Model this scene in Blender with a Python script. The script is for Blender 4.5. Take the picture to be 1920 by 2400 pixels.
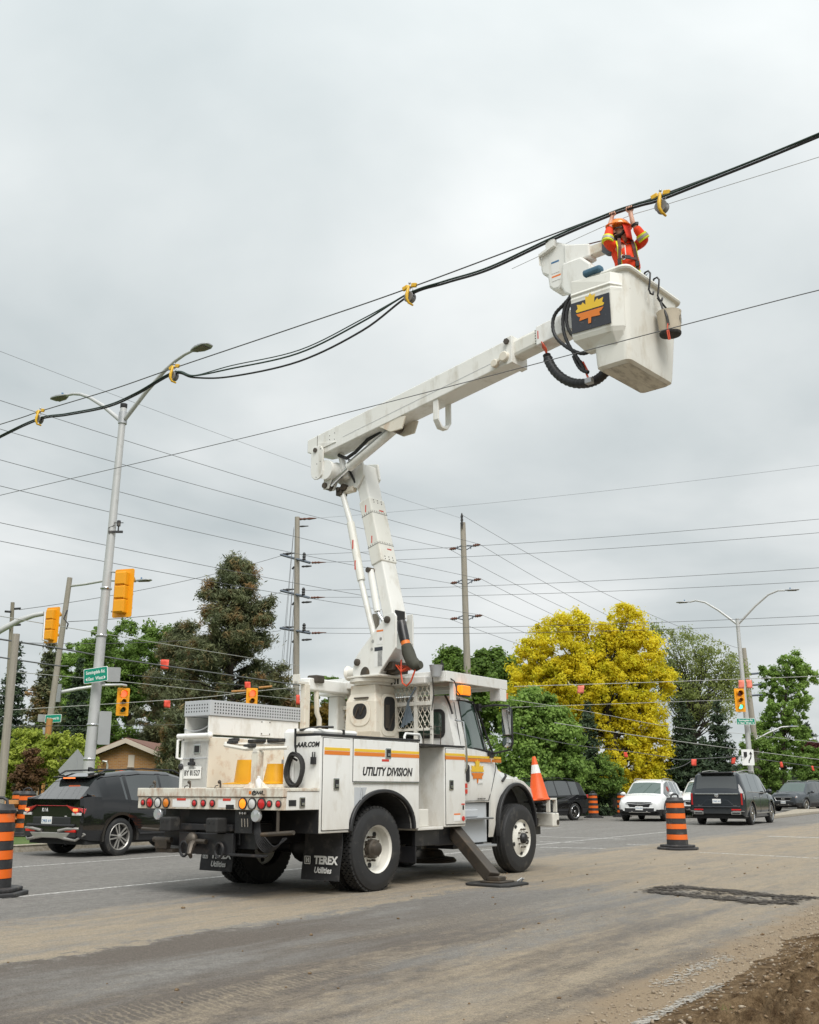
import bpy, bmesh, math, random
import numpy as np
from mathutils import Vector, Matrix
R = math.radians
random.seed(7); rng = np.random.default_rng(11)
sc = bpy.context.scene
for o in list(bpy.data.objects): bpy.data.objects.remove(o)

# ---------------------------------------------------------------- camera
CAMH = 1.30; FPX = 2390.0; PITCH = math.atan(649/2390.0)
cd = bpy.data.cameras.new('camera'); cam = bpy.data.objects.new('camera', cd)
sc.collection.objects.link(cam); sc.camera = cam
cam.location = (0, 0, CAMH); cam.rotation_euler = (R(90)+PITCH, 0, 0)
cd.sensor_fit = 'VERTICAL'; cd.sensor_height = 36; cd.lens = 36*FPX/2400; cd.clip_start = .1; cd.clip_end = 3000

# ---------------------------------------------------------------- sky + sun
SUN_EL, SUN_AZ = R(52), R(165)           # azimuth clockwise from +Y
w = bpy.data.worlds.new('World'); sc.world = w; w.use_nodes = True
nt = w.node_tree; nt.nodes.clear()
def wn(t, **k):
    n = nt.nodes.new(t)
    for a, b in k.items(): setattr(n, a, b)
    return n
def wm(op, a, b=None, c=None):
    n = wn('ShaderNodeMath', operation=op)
    for i, v in enumerate((a, b, c)):
        if v is None: continue
        if isinstance(v, (int, float)): n.inputs[i].default_value = v
        else: nt.links.new(v, n.inputs[i])
    return n.outputs[0]
L = nt.links.new
tc = wn('ShaderNodeTexCoord'); sep = wn('ShaderNodeSeparateXYZ'); L(tc.outputs['Generated'], sep.inputs[0])
zz = wm('MAXIMUM', sep.outputs[2], 0.0); den = wm('ADD', zz, 0.22)
cmb = wn('ShaderNodeCombineXYZ'); L(wm('DIVIDE', sep.outputs[0], den), cmb.inputs[0]); L(wm('DIVIDE', sep.outputs[1], den), cmb.inputs[1])
n1 = wn('ShaderNodeTexNoise'); n1.inputs['Scale'].default_value = 1.15; n1.inputs['Detail'].default_value = 6; n1.inputs['Roughness'].default_value = .5; n1.inputs['Distortion'].default_value = .25
n2 = wn('ShaderNodeTexNoise'); n2.inputs['Scale'].default_value = .55; n2.inputs['Detail'].default_value = 3
L(cmb.outputs[0], n1.inputs['Vector']); L(cmb.outputs[0], n2.inputs['Vector'])
mixn = wm('ADD', wm('MULTIPLY', n1.outputs['Fac'], .55), wm('MULTIPLY', n2.outputs['Fac'], .45))
rmp = wn('ShaderNodeValToRGB'); L(mixn, rmp.inputs[0])
cr = rmp.color_ramp; cr.elements[0].position = .40; cr.elements[0].color = (.47, .515, .525, 1); cr.elements[1].position = .60; cr.elements[1].color = (.77, .79, .785, 1)
e_ = cr.elements.new(.5); e_.color = (.60, .635, .638, 1)
z3 = wm('POWER', zz, 3.0); grad = wm('ADD', wm('MULTIPLY_ADD', zz, .22, .82), wm('MULTIPLY', z3, .75))   # an overcast dome is brighter overhead
vm = wn('ShaderNodeVectorMath', operation='SCALE'); L(rmp.outputs[0], vm.inputs[0]); L(grad, vm.inputs[3])
sky = wn('ShaderNodeTexSky', sky_type='NISHITA'); sky.sun_disc = False; sky.sun_elevation = SUN_EL; sky.sun_rotation = SUN_AZ
bg1 = wn('ShaderNodeBackground'); L(sky.outputs[0], bg1.inputs[0]); bg1.inputs[1].default_value = .05
bg2 = wn('ShaderNodeBackground'); L(vm.outputs[0], bg2.inputs[0]); bg2.inputs[1].default_value = 0.655
mx = wn('ShaderNodeMixShader'); mx.inputs[0].default_value = .95; L(bg1.outputs[0], mx.inputs[1]); L(bg2.outputs[0], mx.inputs[2])
wo = wn('ShaderNodeOutputWorld'); L(mx.outputs[0], wo.inputs[0])
sd = bpy.data.lights.new('sun', 'SUN'); sd.energy = 1.5; sd.angle = R(35); sd.color = (1, .97, .92)
so = bpy.data.objects.new('sun', sd); sc.collection.objects.link(so)
sdir = Vector((math.sin(SUN_AZ)*math.cos(SUN_EL), math.cos(SUN_AZ)*math.cos(SUN_EL), math.sin(SUN_EL)))
so.rotation_euler = sdir.to_track_quat('Z', 'Y').to_euler()
vs = sc.view_settings; vs.view_transform = 'Standard'; vs.look = 'None'; vs.exposure = 1.02; vs.gamma = 1; vs.use_curve_mapping = False
sc.render.engine = 'CYCLES'

# ---------------------------------------------------------------- places from the survey of the photograph
_cp, _sp = math.cos(PITCH), math.sin(PITCH)
def ray(u, v):
    x = (u-960)/FPX; y = (1200-v)/FPX
    return Vector((x, _cp-y*_sp, _sp+y*_cp))
def at(u, v, D):                                  # point seen at (u, v), D metres ahead
    r = ray(u, v); return Vector((0, 0, CAMH)) + r*(D/r.y)
def gnd(u, v, z=0.0):
    r = ray(u, v); return Vector((0, 0, CAMH)) + r*((z-CAMH)/r.z)
def base(u, v, D, z=0.0):
    p = at(u, v, D); p.z = z; return p

# ---------------------------------------------------------------- materials
MATS = {}
def mat(name, col, rough=.5, metal=0., var=.08, vs=3., bump=0., bs=60., dirt=None, emis=0., coat=0., spec=.5, alpha=None, trans=0., detail=4, stretch=None, low=None):
    """dirt = (colour, amount 0..1, scale)"""
    if name in MATS: return MATS[name]
    m = bpy.data.materials.new(name); m.use_nodes = True; MATS[name] = m
    t = m.node_tree; b = t.nodes['Principled BSDF']; lk = t.links.new
    b.inputs['Roughness'].default_value = rough; b.inputs['Metallic'].default_value = metal
    b.inputs['Coat Weight'].default_value = coat; b.inputs['Coat Roughness'].default_value = .05
    b.inputs['Specular IOR Level'].default_value = spec
    if trans: b.inputs['Transmission Weight'].default_value = trans
    if alpha is not None: b.inputs['Alpha'].default_value = alpha
    c = (*col, 1)
    tcn = t.nodes.new('ShaderNodeTexCoord'); vec = tcn.outputs['Object']
    if stretch:
        mp = t.nodes.new('ShaderNodeMapping'); mp.inputs['Scale'].default_value = stretch; lk(vec, mp.inputs[0]); vec = mp.outputs[0]
    out = None
    def noise(s, d=detail, r=.55):
        n = t.nodes.new('ShaderNodeTexNoise'); n.inputs['Scale'].default_value = s; n.inputs['Detail'].default_value = d; n.inputs['Roughness'].default_value = r
        lk(vec, n.inputs['Vector']); return n.outputs['Fac']
    def mixc(f, a, bb):
        n = t.nodes.new('ShaderNodeMix'); n.data_type = 'RGBA'
        if isinstance(f, float): n.inputs[0].default_value = f
        else: lk(f, n.inputs[0])
        for i, v in ((6, a), (7, bb)):
            if isinstance(v, tuple): n.inputs[i].default_value = v
            else: lk(v, n.inputs[i])
        return n.outputs[2]
    if var > 0:
        lo = tuple(max(0, x*(1-var*1.6)) for x in col)+(1,); hi = tuple(min(1, x*(1+var)) for x in col)+(1,)
        out = mixc(noise(vs), lo, hi)
    if dirt:
        dc, da, ds = dirt
        n = noise(ds, 7, .65); r = t.nodes.new('ShaderNodeMapRange'); lk(n, r.inputs[0])
        r.inputs[1].default_value = .62-.3*da; r.inputs[2].default_value = .82-.22*da; r.inputs[3].default_value = 0; r.inputs[4].default_value = min(1, .5+da*.5)
        out = mixc(r.outputs[0], out if out else c, (*dc, 1))
    if low:                                            # road dust sprayed on the lower panels
        zh, zl, lc, la = low; sp = t.nodes.new('ShaderNodeSeparateXYZ'); lk(tcn.outputs['Object'], sp.inputs[0]); r = t.nodes.new('ShaderNodeMapRange'); lk(sp.outputs[2], r.inputs[0]); r.inputs[1].default_value = zh; r.inputs[2].default_value = zl; r.inputs[3].default_value = 0; r.inputs[4].default_value = la
        n = noise(7., 7, .7); mu = t.nodes.new('ShaderNodeMath'); mu.operation = 'MULTIPLY'; lk(r.outputs[0], mu.inputs[0]); lk(n, mu.inputs[1]); out = mixc(mu.outputs[0], out if out else c, (*lc, 1))
    if out: lk(out, b.inputs['Base Color'])
    else: b.inputs['Base Color'].default_value = c
    if emis:
        b.inputs['Emission Color'].default_value = c; b.inputs['Emission Strength'].default_value = emis
    if bump:
        bn = t.nodes.new('ShaderNodeBump'); bn.inputs['Strength'].default_value = bump; bn.inputs['Distance'].default_value = .02
        lk(noise(bs, 3), bn.inputs['Height']); lk(bn.outputs[0], b.inputs['Normal'])
    return m
GRIME = (.30, .25, .18); RUST = (.25, .09, .025)
mat('white_paint', (.81, .81, .785), .32, var=.03, vs=1.5, dirt=((.48, .43, .34), .30, 4.2), coat=.3, stretch=(1, 1, .45), low=(1.5, .7, (.36, .30, .22), .75))
mat('boom_white', (.78, .78, .745), .38, var=.04, vs=1.2, dirt=((.44, .40, .32), .34, 4.2), coat=.15, stretch=(1, 1, .35))
mat('old_white', (.70, .68, .62), .5, var=.05, vs=2, dirt=(GRIME, .22, 3.5))
mat('rusty_white', (.70, .67, .58), .55, var=.08, vs=3, dirt=((.30, .12, .03), .58, 8.0), stretch=(1, 1, .5))
mat('cream_paint', (.70, .655, .56), .5, var=.06, vs=2, dirt=((.40, .20, .08), .30, 6))
mat('fibreglass', (.74, .735, .68), .45, var=.05, vs=1.5, dirt=((.44, .38, .28), .30, 4.5), stretch=(1, 1, .4))
mat('fibreglass_dirty', (.62, .59, .51), .6, var=.1, vs=2.5, dirt=((.13, .11, .09), .55, 5), stretch=(.6, 2, 1))
mat('light_grey_paint', (.48, .50, .52), .45, var=.05)
mat('black_paint', (.018, .018, .02), .35, var=.15, dirt=((.16, .14, .12), .15, 6))
mat('black_steel', (.03, .03, .032), .45, metal=.3, var=.2, dirt=((.16, .12, .09), .25, 7))
mat('worn_steel', (.10, .085, .07), .5, metal=.6, var=.25, dirt=((.22, .15, .09), .35, 5))
mat('rubber', (.024, .0235, .023), .75, var=.2, vs=8, bump=.15, bs=80, dirt=((.20, .18, .15), .2, 5))
mat('tyre_wall', (.021, .021, .022), .6, var=.25, vs=4, dirt=((.13, .118, .10), .22, 6)); mat('mirror', (.55, .56, .56), .03, metal=1., var=0)
mat('flap_black', (.022, .022, .024), .7, var=.2, dirt=((.13, .12, .11), .25, 5))
mat('plastic_black', (.02, .02, .022), .5, var=.15)
mat('chrome', (.62, .62, .62), .16, metal=1., var=.05)
mat('galvanised', (.42, .43, .44), .45, metal=.55, var=.1, vs=5)
mat('pole_steel', (.50, .505, .50), .5, metal=.25, var=.08, vs=3, dirt=((.30, .29, .27), .2, 4))
mat('glass_dark', (.02, .024, .024), .03, var=0., coat=1., spec=1.)
mat('glass_green', (.035, .065, .05), .03, var=0., coat=1., spec=.9)
mat('interior_dark', (.02, .02, .02), .8, var=0)
mat('lens_red', (.55, .008, .01), .12, var=.0, coat=.8)
mat('lens_red_lit', (.9, .06, .03), .2, var=.0, emis=.9)
mat('lens_amber', (.75, .22, .01), .15, var=.0, coat=.8)
mat('lens_amber_lit', (.95, .25, .012), .2, var=.0, emis=.5)
mat('lens_clear', (.62, .62, .60), .1, var=.05, coat=.8)
mat('headlamp', (.50, .52, .54), .08, metal=.3, var=.1, coat=1.)
mat('headlamp_lit', (1., .86, .62), .1, var=0., emis=2.)
mat('stripe_yellow', (.80, .52, .035), .4, var=.03)
mat('stripe_orange', (.72, .20, .02), .4, var=.03)
mat('ink_black', (.015, .015, .015), .5, var=0.)
mat('print_white', (.78, .78, .76), .5, var=.03)
mat('print_red', (.60, .05, .03), .5, var=.03)
mat('print_orange', (.80, .20, .03), .5, var=.03)
mat('print_blue', (.05, .16, .32), .5, var=.03)
mat('panel_navy', (.035, .038, .048), .4, var=.1, dirt=((.3, .3, .3), .08, 12))
mat('cone_orange', (.80, .11, .015), .5, var=.06)
mat('barrel_orange', (.78, .14, .012), .45, var=.07, dirt=((.35, .22, .12), .22, 6))
mat('barrel_black', (.028, .028, .03), .55, var=.2, dirt=((.20, .18, .15), .25, 6))
mat('signal_yellow', (.80, .34, .008), .4, var=.04)
mat('funnel_yellow', (.80, .40, .01), .4, var=.05)
mat('roller_yellow', (.72, .42, .015), .45, var=.1, dirt=((.2, .16, .1), .25, 30))
mat('hose_red', (.62, .07, .02), .4, var=.1)
mat('cable_green', (.012, .035, .024), .45, var=.2)
mat('wire_grey', (.10, .102, .105), .5, var=.1)
mat('wire_pale', (.36, .36, .34), .5, var=.1)
mat('insulator', (.14, .055, .035), .25, var=.2)
mat('wood_pole', (.33, .30, .25), .85, var=.25, vs=4, bump=.5, bs=30, stretch=(6, 6, .35))
mat('wood_pole_dark', (.24, .215, .165), .85, var=.3, vs=4, bump=.5, bs=30, stretch=(6, 6, .35))
mat('wood_orange', (.42, .20, .06), .7, var=.25, vs=4, bump=.3, bs=30, stretch=(6, 6, .35))
mat('concrete', (.40, .38, .34), .85, var=.12, vs=3, bump=.3, bs=40)
mat('sign_green', (.0, .24, .155), .4, var=.03)
mat('sign_white', (.76, .77, .76), .4, var=.03)
mat('sign_back', (.42, .43, .43), .45, metal=.5, var=.08)
mat('flag_red', (.74, .085, .05), .6, var=.08)
mat('canvas', (.56, .50, .40), .85, var=.1, vs=8, bump=.2, bs=120)
mat('skin', (.62, .35, .25), .55, var=.08, vs=30)
mat('hivis_orange', (.86, .055, .006), .75, var=.12, vs=9, bump=.4, bs=14)
mat('hivis_red', (.75, .035, .008), .75, var=.1, vs=9, bump=.3, bs=14)
mat('hivis_yellow', (.72, .78, .02), .6, var=.05)
mat('reflective_grey', (.38, .36, .33), .4, var=.05)
mat('strap_brown', (.12, .055, .05), .8, var=.15)
mat('hair_dark', (.022, .014, .01), .8, var=.2)
mat('helmet_orange', (.95, .25, .02), .3, var=.03, coat=.4)
mat('denim_blue', (.06, .14, .21), .7, var=.1)
mat('trouser_navy', (.03, .035, .05), .8, var=.1)

# ---------------------------------------------------------------- mesh builder
def perp(d):
    d = d.normalized(); a = Vector((0, 0, 1)) if abs(d.z) < .9 else Vector((1, 0, 0))
    u = d.cross(a).normalized(); return u, d.cross(u)
class MB:
    def __init__(s, xf=None): s.v = []; s.f = []; s.xf = xf
    def add(s, vs, fs):
        n = len(s.v); s.v += [Vector(p) for p in vs]; s.f += [tuple(i+n for i in f) for f in fs]; return s
    def box(s, c, d, m=None):
        x, y, z = d[0]/2, d[1]/2, d[2]/2
        vs = [Vector((i*x, j*y, k*z)) for k in (-1, 1) for j in (-1, 1) for i in (-1, 1)]
        if m is not None: vs = [m @ p for p in vs]
        c = Vector(c)
        return s.add([p+c for p in vs], [(0, 2, 3, 1), (4, 5, 7, 6), (0, 1, 5, 4), (2, 6, 7, 3), (0, 4, 6, 2), (1, 3, 7, 5)])
    def bx(s, x0, x1, y0, y1, z0, z1): return s.box(((x0+x1)/2, (y0+y1)/2, (z0+z1)/2), (x1-x0, y1-y0, z1-z0))
    def hexa(s, p8): return s.add(p8, [(0, 3, 2, 1), (4, 5, 6, 7), (0, 1, 5, 4), (1, 2, 6, 5), (2, 3, 7, 6), (3, 0, 4, 7)])
    def prism(s, pts, o, u, v, ext):
        """polygon pts (a,b) in the plane o + a*u + b*v, extruded by vector ext"""
        o, u, v, e = Vector(o), Vector(u), Vector(v), Vector(ext); n = len(pts)
        A = [o+u*a+v*b for a, b in pts]; B = [p+e for p in A]
        return s.add(A+B, [tuple(range(n))[::-1], tuple(range(n, 2*n))]+[(i, (i+1) % n, n+(i+1) % n, n+i) for i in range(n)])
    def loft(s, rings, closed=True, cap=True):
        n = len(rings[0]); vs = [p for r in rings for p in r]; fs = []
        for k in range(len(rings)-1):
            for i in range(n if closed else n-1):
                j = (i+1) % n; fs.append((k*n+i, k*n+j, (k+1)*n+j, (k+1)*n+i))
        if cap and closed: fs += [tuple(range(n))[::-1], tuple(range((len(rings)-1)*n, len(rings)*n))]
        return s.add(vs, fs)
    def tube(s, path, r, n=8, cap=True):
        P = [Vector(p) for p in path]; m = len(P); rs = r if isinstance(r, (list, tuple)) else [r]*m
        T = [(P[min(i+1, m-1)]-P[max(i-1, 0)]).normalized() for i in range(m)]
        u, _ = perp(T[0]); rings = []
        for i in range(m):
            u = (u-T[i]*u.dot(T[i])).normalized(); v = T[i].cross(u)
            rings.append([P[i]+(u*math.cos(2*math.pi*k/n)+v*math.sin(2*math.pi*k/n))*rs[i] for k in range(n)])
        return s.loft(rings, True, cap)
    def cyl(s, p0, p1, r0, r1=None, n=16): return s.tube([p0, p1], [r0, r0 if r1 is None else r1], n)
    def lathe(s, prof, o, ax, n=24, cap=True):
        o, ax = Vector(o), Vector(ax).normalized(); u, v = perp(ax)
        return s.loft([[o+ax*h+(u*math.cos(2*math.pi*k/n)+v*math.sin(2*math.pi*k/n))*max(r, 1e-4) for k in range(n)] for r, h in prof], True, cap)
    def ball(s, c, r, n=12, m=8, sc_=(1, 1, 1)):
        c = Vector(c); rings = []
        for j in range(m+1):
            t = math.pi*j/m; rr = max(math.sin(t), 1e-3)
            rings.append([c+Vector((rr*math.cos(2*math.pi*k/n)*r*sc_[0], rr*math.sin(2*math.pi*k/n)*r*sc_[1], -math.cos(t)*r*sc_[2])) for k in range(n)])
        return s.loft(rings)
    def build(s, name, m, parent=None, bev=0, smooth=None, seg=2):
        me = bpy.data.meshes.new(name); vs = [tuple(s.xf(p)) for p in s.v] if s.xf else [tuple(p) for p in s.v]
        me.from_pydata(vs, [], s.f); me.update()
        bm = bmesh.new(); bm.from_mesh(me); bmesh.ops.recalc_face_normals(bm, faces=bm.faces); bm.to_mesh(me); bm.free()
        return finish(name, me, m, parent, bev, smooth, seg)
def finish(name, me, m, parent=None, bev=0, smooth=None, seg=2):
    me.materials.append(MATS[m] if isinstance(m, str) else m)
    if smooth is not None:
        me.polygons.foreach_set('use_smooth', [True]*len(me.polygons)); me.set_sharp_from_angle(angle=R(smooth))
    o = bpy.data.objects.new(name, me); sc.collection.objects.link(o)
    if parent: o.parent = parent
    if bev:
        b = o.modifiers.new('bevel', 'BEVEL'); b.width = bev; b.segments = seg; b.limit_method = 'ANGLE'; b.angle_limit = R(35)
    return o
def tag(o, label, cat, group=None):
    o['label'] = label; o['category'] = cat
    if group: o['group'] = group
    return o
def thing(name, label, cat, loc=(0, 0, 0), rz=0., group=None):
    o = bpy.data.objects.new(name, None); sc.collection.objects.link(o); o.location = loc; o.rotation_euler = (0, 0, rz); o.empty_display_size = .2
    return tag(o, label, cat, group)
def struct(o, kind='structure'): o['kind'] = kind; return o
def copy_tree(o, parent=None):
    c = o.copy(); sc.collection.objects.link(c)
    if parent: c.parent = parent
    for ch in [x for x in bpy.data.objects if x.parent == o]: copy_tree(ch, c)
    return c
FONTS = {}
def text(name, s, size, m, o, u, v, parent=None, shear=0., bold=0., ext=.0015, align='CENTER', xs=1.):
    """flat lettering standing at o, reading along u with its top towards v"""
    c = bpy.data.curves.new(name, 'FONT'); c.body = s; c.size = size; c.shear = shear; c.offset = bold; c.extrude = ext; c.align_x = align; c.align_y = 'CENTER'; c.resolution_u = 2; c.fill_mode = 'BOTH'
    t = bpy.data.objects.new(name, c); dg = bpy.context.evaluated_depsgraph_get()
    sc.collection.objects.link(t); dg.update(); me = bpy.data.meshes.new_from_object(t.evaluated_get(dg)); bpy.data.objects.remove(t)
    u, v = Vector(u).normalized(), Vector(v).normalized(); n = u.cross(v); o = Vector(o)
    me.materials.clear()
    for p in me.vertices: q = p.co.copy(); p.co = o+u*(q.x*xs)+v*q.y+n*q.z
    return finish(name, me, m, parent)
def smooth_path(P, k=6):
    P = [Vector(p) for p in P]; Q = []
    for i in range(len(P)-1):
        p0, p1, p2, p3 = P[max(i-1, 0)], P[i], P[i+1], P[min(i+2, len(P)-1)]
        for j in range(k): t = j/k; Q.append(.5*((2*p1)+(p2-p0)*t+(2*p0-5*p1+4*p2-p3)*t*t+(3*p1-p0-3*p2+p3)*t**3))
    return Q+[P[-1]]
def sag(a, b, s, n=14):
    a, b = Vector(a), Vector(b)
    return [a.lerp(b, t/n)-Vector((0, 0, s*4*(t/n)*(1-t/n))) for t in range(n+1)]
LEAF_T = [(0, 1.0), (.09, .86), (.22, .91), (.19, .56), (.33, .70), (.39, .61), (.60, .67), (.55, .49), (.64, .42), (.60, .335)]
LEAF_B = [(.62, .275), (.52, .15), (.43, .12), (.47, -.03), (.30, -.02), (.07, .0), (.06, -.24)]
def leaf_badge(parent, o, u, v, h):
    """two-tone leaf emblem of height h"""
    o, u, v = Vector(o), Vector(u).normalized(), Vector(v).normalized(); n = u.cross(v); k = h/1.24
    for nm, mm, half in (('leaf_emblem_top', 'stripe_yellow', LEAF_T), ('leaf_emblem_bottom', 'stripe_orange', LEAF_B)):
        pts = [(a*k, b*k) for a, b in half]+[(-a*k, b*k) for a, b in half[::-1] if a > 0]; b = MB(); b.prism(pts, o, u, v, n*.003); b.build(nm, mm, parent)
# ================================================================ the ground
RA = R(33); RS = Vector((math.sin(RA), math.cos(RA), 0)); RT = Vector((math.cos(RA), -math.sin(RA), 0))
def st(s, t, z=0.): p = RS*s+RT*t; p.z = z; return p
def nodes(name):
    m = bpy.data.materials.new(name); m.use_nodes = True; MATS[name] = m; return m, m.node_tree, m.node_tree.nodes['Principled BSDF']
class NT:
    def __init__(s, t): s.t = t
    def n(s, ty, ins=None, **k):
        x = s.t.nodes.new(ty)
        for a, b in k.items(): setattr(x, a, b)
        for i, v in (ins or {}).items():
            if isinstance(v, bpy.types.NodeSocket): s.t.links.new(v, x.inputs[i])
            else: x.inputs[i].default_value = v
        return x
    def m(s, op, a, b=0., c=0., clamp=False): return s.n('ShaderNodeMath', {0: a, 1: b, 2: c}, operation=op, use_clamp=clamp).outputs[0]
    def mix(s, f, a, b): return s.n('ShaderNodeMix', {0: f, 6: a, 7: b}, data_type='RGBA').outputs[2]
    def noise(s, vec, sc_, d=4, r=.55, dist=0.): return s.n('ShaderNodeTexNoise', {'Vector': vec, 'Scale': sc_, 'Detail': d, 'Roughness': r, 'Distortion': dist}).outputs['Fac']
    def rng(s, v, a, b, c=0., d=1., smooth=True): return s.n('ShaderNodeMapRange', {0: v, 1: a, 2: b, 3: c, 4: d}, interpolation_type='SMOOTHSTEP' if smooth else 'LINEAR').outputs[0]
def road_coords(g):
    tcn = g.n('ShaderNodeTexCoord').outputs['Object']
    mp = g.n('ShaderNodeMapping', {0: tcn}, vector_type='POINT'); mp.inputs['Rotation'].default_value = (0, 0, RA-math.pi/2)  # x = along, y = -across
    sp = g.n('ShaderNodeSeparateXYZ', {0: tcn})
    s = g.m('ADD', g.m('MULTIPLY', sp.outputs[0], RS.x), g.m('MULTIPLY', sp.outputs[1], RS.y))
    t = g.m('ADD', g.m('MULTIPLY', sp.outputs[0], RT.x), g.m('MULTIPLY', sp.outputs[1], RT.y))
    return tcn, s, t
m, t_, b_ = nodes('road_asphalt'); g = NT(t_); P, S, T = road_coords(g)
def cv(s, t): return g.n('ShaderNodeCombineXYZ', {0: s, 1: t}).outputs[0]
lo = cv(g.m('MULTIPLY', S, .10), g.m('MULTIPLY', T, .9))         # long streaks along the road
mid = cv(g.m('MULTIPLY', S, .30), g.m('MULTIPLY', T, 1.3))
wob = g.m('ADD', T, g.m('MULTIPLY', g.m('SUBTRACT', g.noise(mid, 1.2, 5), .5), 1.3)); wob = g.m('ADD', wob, g.m('MULTIPLY', g.m('SUBTRACT', g.noise(P, 5, 9, .78), .5), 1.7))
fine = g.rng(g.noise(P, 150, 3, .75), .28, .72); fine2 = g.noise(P, 26, 6, .7); iso = g.noise(P, 7, 9, .74)
asph = g.mix(fine, (.145, .137, .127, 1), (.285, .27, .248, 1)); asph = g.mix(g.rng(g.noise(lo, 2.2, 5), .35, .7), asph, g.mix(fine, (.18, .173, .162, 1), (.31, .297, .275, 1)))
asph = g.mix(g.rng(fine2, .66, .74, 0., .5), asph, (.06, .058, .055, 1))
# newer, darker asphalt strip nearest the camera
dark = g.mix(fine, (.080, .068, .058, 1), (.18, .155, .132, 1))
dm = g.m('MULTIPLY', g.rng(wob, -7.35, -7.0), g.rng(g.noise(mid, .8, 5, .6), .36, .54, .22, 1.))
dm = g.m('MULTIPLY', dm, g.rng(S, 7.2, 13.5, 1., .12))
asph = g.mix(g.rng(iso, .40, .62, 0., .40), asph, (.10, .097, .093, 1)); col = g.mix(dm, asph, dark)
# dust: a tan film broken by tyre streaks
dn = g.noise(cv(g.m('MULTIPLY', S, .22), g.m('MULTIPLY', T, 1.7)), 1.5, 8, .66, .5); dn2 = g.noise(cv(g.m('MULTIPLY', S, 1.1), g.m('MULTIPLY', T, 3.5)), 1.8, 6, .7)
film = g.m('ADD', g.m('ADD', g.m('MULTIPLY', dn, .46), g.m('MULTIPLY', dn2, .22)), g.m('MULTIPLY', iso, .32))
zone = g.m('MAXIMUM', g.m('MULTIPLY', g.rng(wob, -10.6, -8.6), g.rng(wob, -7.0, -7.35)), g.rng(wob, -7.2, -3.2, .26, .84))
zone = g.m('MAXIMUM', zone, g.m('MULTIPLY', g.rng(wob, -10.5, -7.5), g.rng(S, 10, 15)))
thr = g.m('MULTIPLY_ADD', zone, -.29, .655)
dust = g.m('MULTIPLY', g.m('DIVIDE', g.m('SUBTRACT', film, thr), .16, clamp=True), g.rng(fine, .15, .6, .55, .95))
dust = g.m('MULTIPLY', dust, g.rng(zone, .0, .1))
col = g.mix(dust, col, g.mix(dn2, (.27, .218, .152, 1), (.415, .345, .255, 1)))
# tread print: short pale bars across the wheel path
wv = g.n('ShaderNodeTexWave', {'Vector': cv(g.m('ADD', S, g.m('MULTIPLY', T, .35)), T), 'Scale': 5.2, 'Distortion': 5.5, 'Detail': 3., 'Detail Scale': 2.2}, bands_direction='X').outputs['Fac']
trk = g.m('MULTIPLY', g.rng(wv, .62, .9), g.m('MULTIPLY', g.rng(g.noise(lo, 1.7, 3), .5, .62), g.rng(wob, -6.6, -5.6)))
col = g.mix(g.m('MULTIPLY', trk, .34), col, (.37, .31, .22, 1))
grain = g.rng(g.noise(P, 62, 3, .8), .30, .70, .70, 1.28); grain2 = g.rng(g.noise(P, 19, 4, .75), .3, .7, .86, 1.13); gv = g.n('ShaderNodeVectorMath', {0: col, 3: g.m('MULTIPLY', grain, grain2)}, operation='SCALE'); col = gv.outputs[0]
col = g.mix(g.rng(g.noise(P, 34, 2, .6), .70, .74, 0., .6), col, (.045, .04, .036, 1))
# gravel shoulder towards the dirt
shd = g.rng(g.m('ADD', T, g.m('MULTIPLY', g.m('SUBTRACT', g.noise(P, 1.6, 5), .5), .9)), -3.05, -2.65)
grv = g.mix(g.noise(P, 60, 4, .7), (.15, .10, .06, 1), (.40, .32, .22, 1))
col = g.mix(shd, col, grv)
# oil and damp spots
col = g.mix(g.rng(g.noise(P, .9, 4), .70, .78, 0., .45), col, (.055, .05, .048, 1))
t_.links.new(col, b_.inputs['Base Color']); b_.inputs['Roughness'].default_value = .88; b_.inputs['Specular IOR Level'].default_value = .25
bn = g.n('ShaderNodeBump', {'Strength': .7, 'Distance': .016, 'Height': g.m('ADD', grain, g.m('MULTIPLY', fine2, .8))}); t_.links.new(bn.outputs[0], b_.inputs['Normal'])

m, t_, b_ = nodes('dirt'); g = NT(t_); P, S, T = road_coords(g)
a1 = g.rng(g.noise(P, 9, 7, .7), .32, .68); a2 = g.noise(P, 45, 5, .7)
col = g.mix(a1, (.075, .043, .02, 1), (.29, .20, .112, 1)); col = g.mix(g.rng(a2, .55, .75, 0., .5), col, (.24, .17, .10, 1)); col = g.mix(g.rng(g.noise(P, 18, 4), .62, .72, 0., .6), col, (.045, .026, .014, 1))
t_.links.new(col, b_.inputs['Base Color']); b_.inputs['Roughness'].default_value = .95; b_.inputs['Specular IOR Level'].default_value = .15
bn = g.n('ShaderNodeBump', {'Strength': 1., 'Distance': .05, 'Height': a2}); t_.links.new(bn.outputs[0], b_.inputs['Normal'])

m, t_, b_ = nodes('grass'); g = NT(t_); P = g.n('ShaderNodeTexCoord').outputs['Object']
col = g.mix(g.noise(P, 1.5, 5), (.045, .085, .016, 1), (.12, .19, .035, 1)); col = g.mix(g.rng(g.noise(P, .35, 4), .5, .7, 0., .7), col, (.20, .17, .09, 1))
t_.links.new(col, b_.inputs['Base Color']); b_.inputs['Roughness'].default_value = .9
bn = g.n('ShaderNodeBump', {'Strength': .8, 'Distance': .05, 'Height': g.noise(P, 40, 3)}); t_.links.new(bn.outputs[0], b_.inputs['Normal'])

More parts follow.
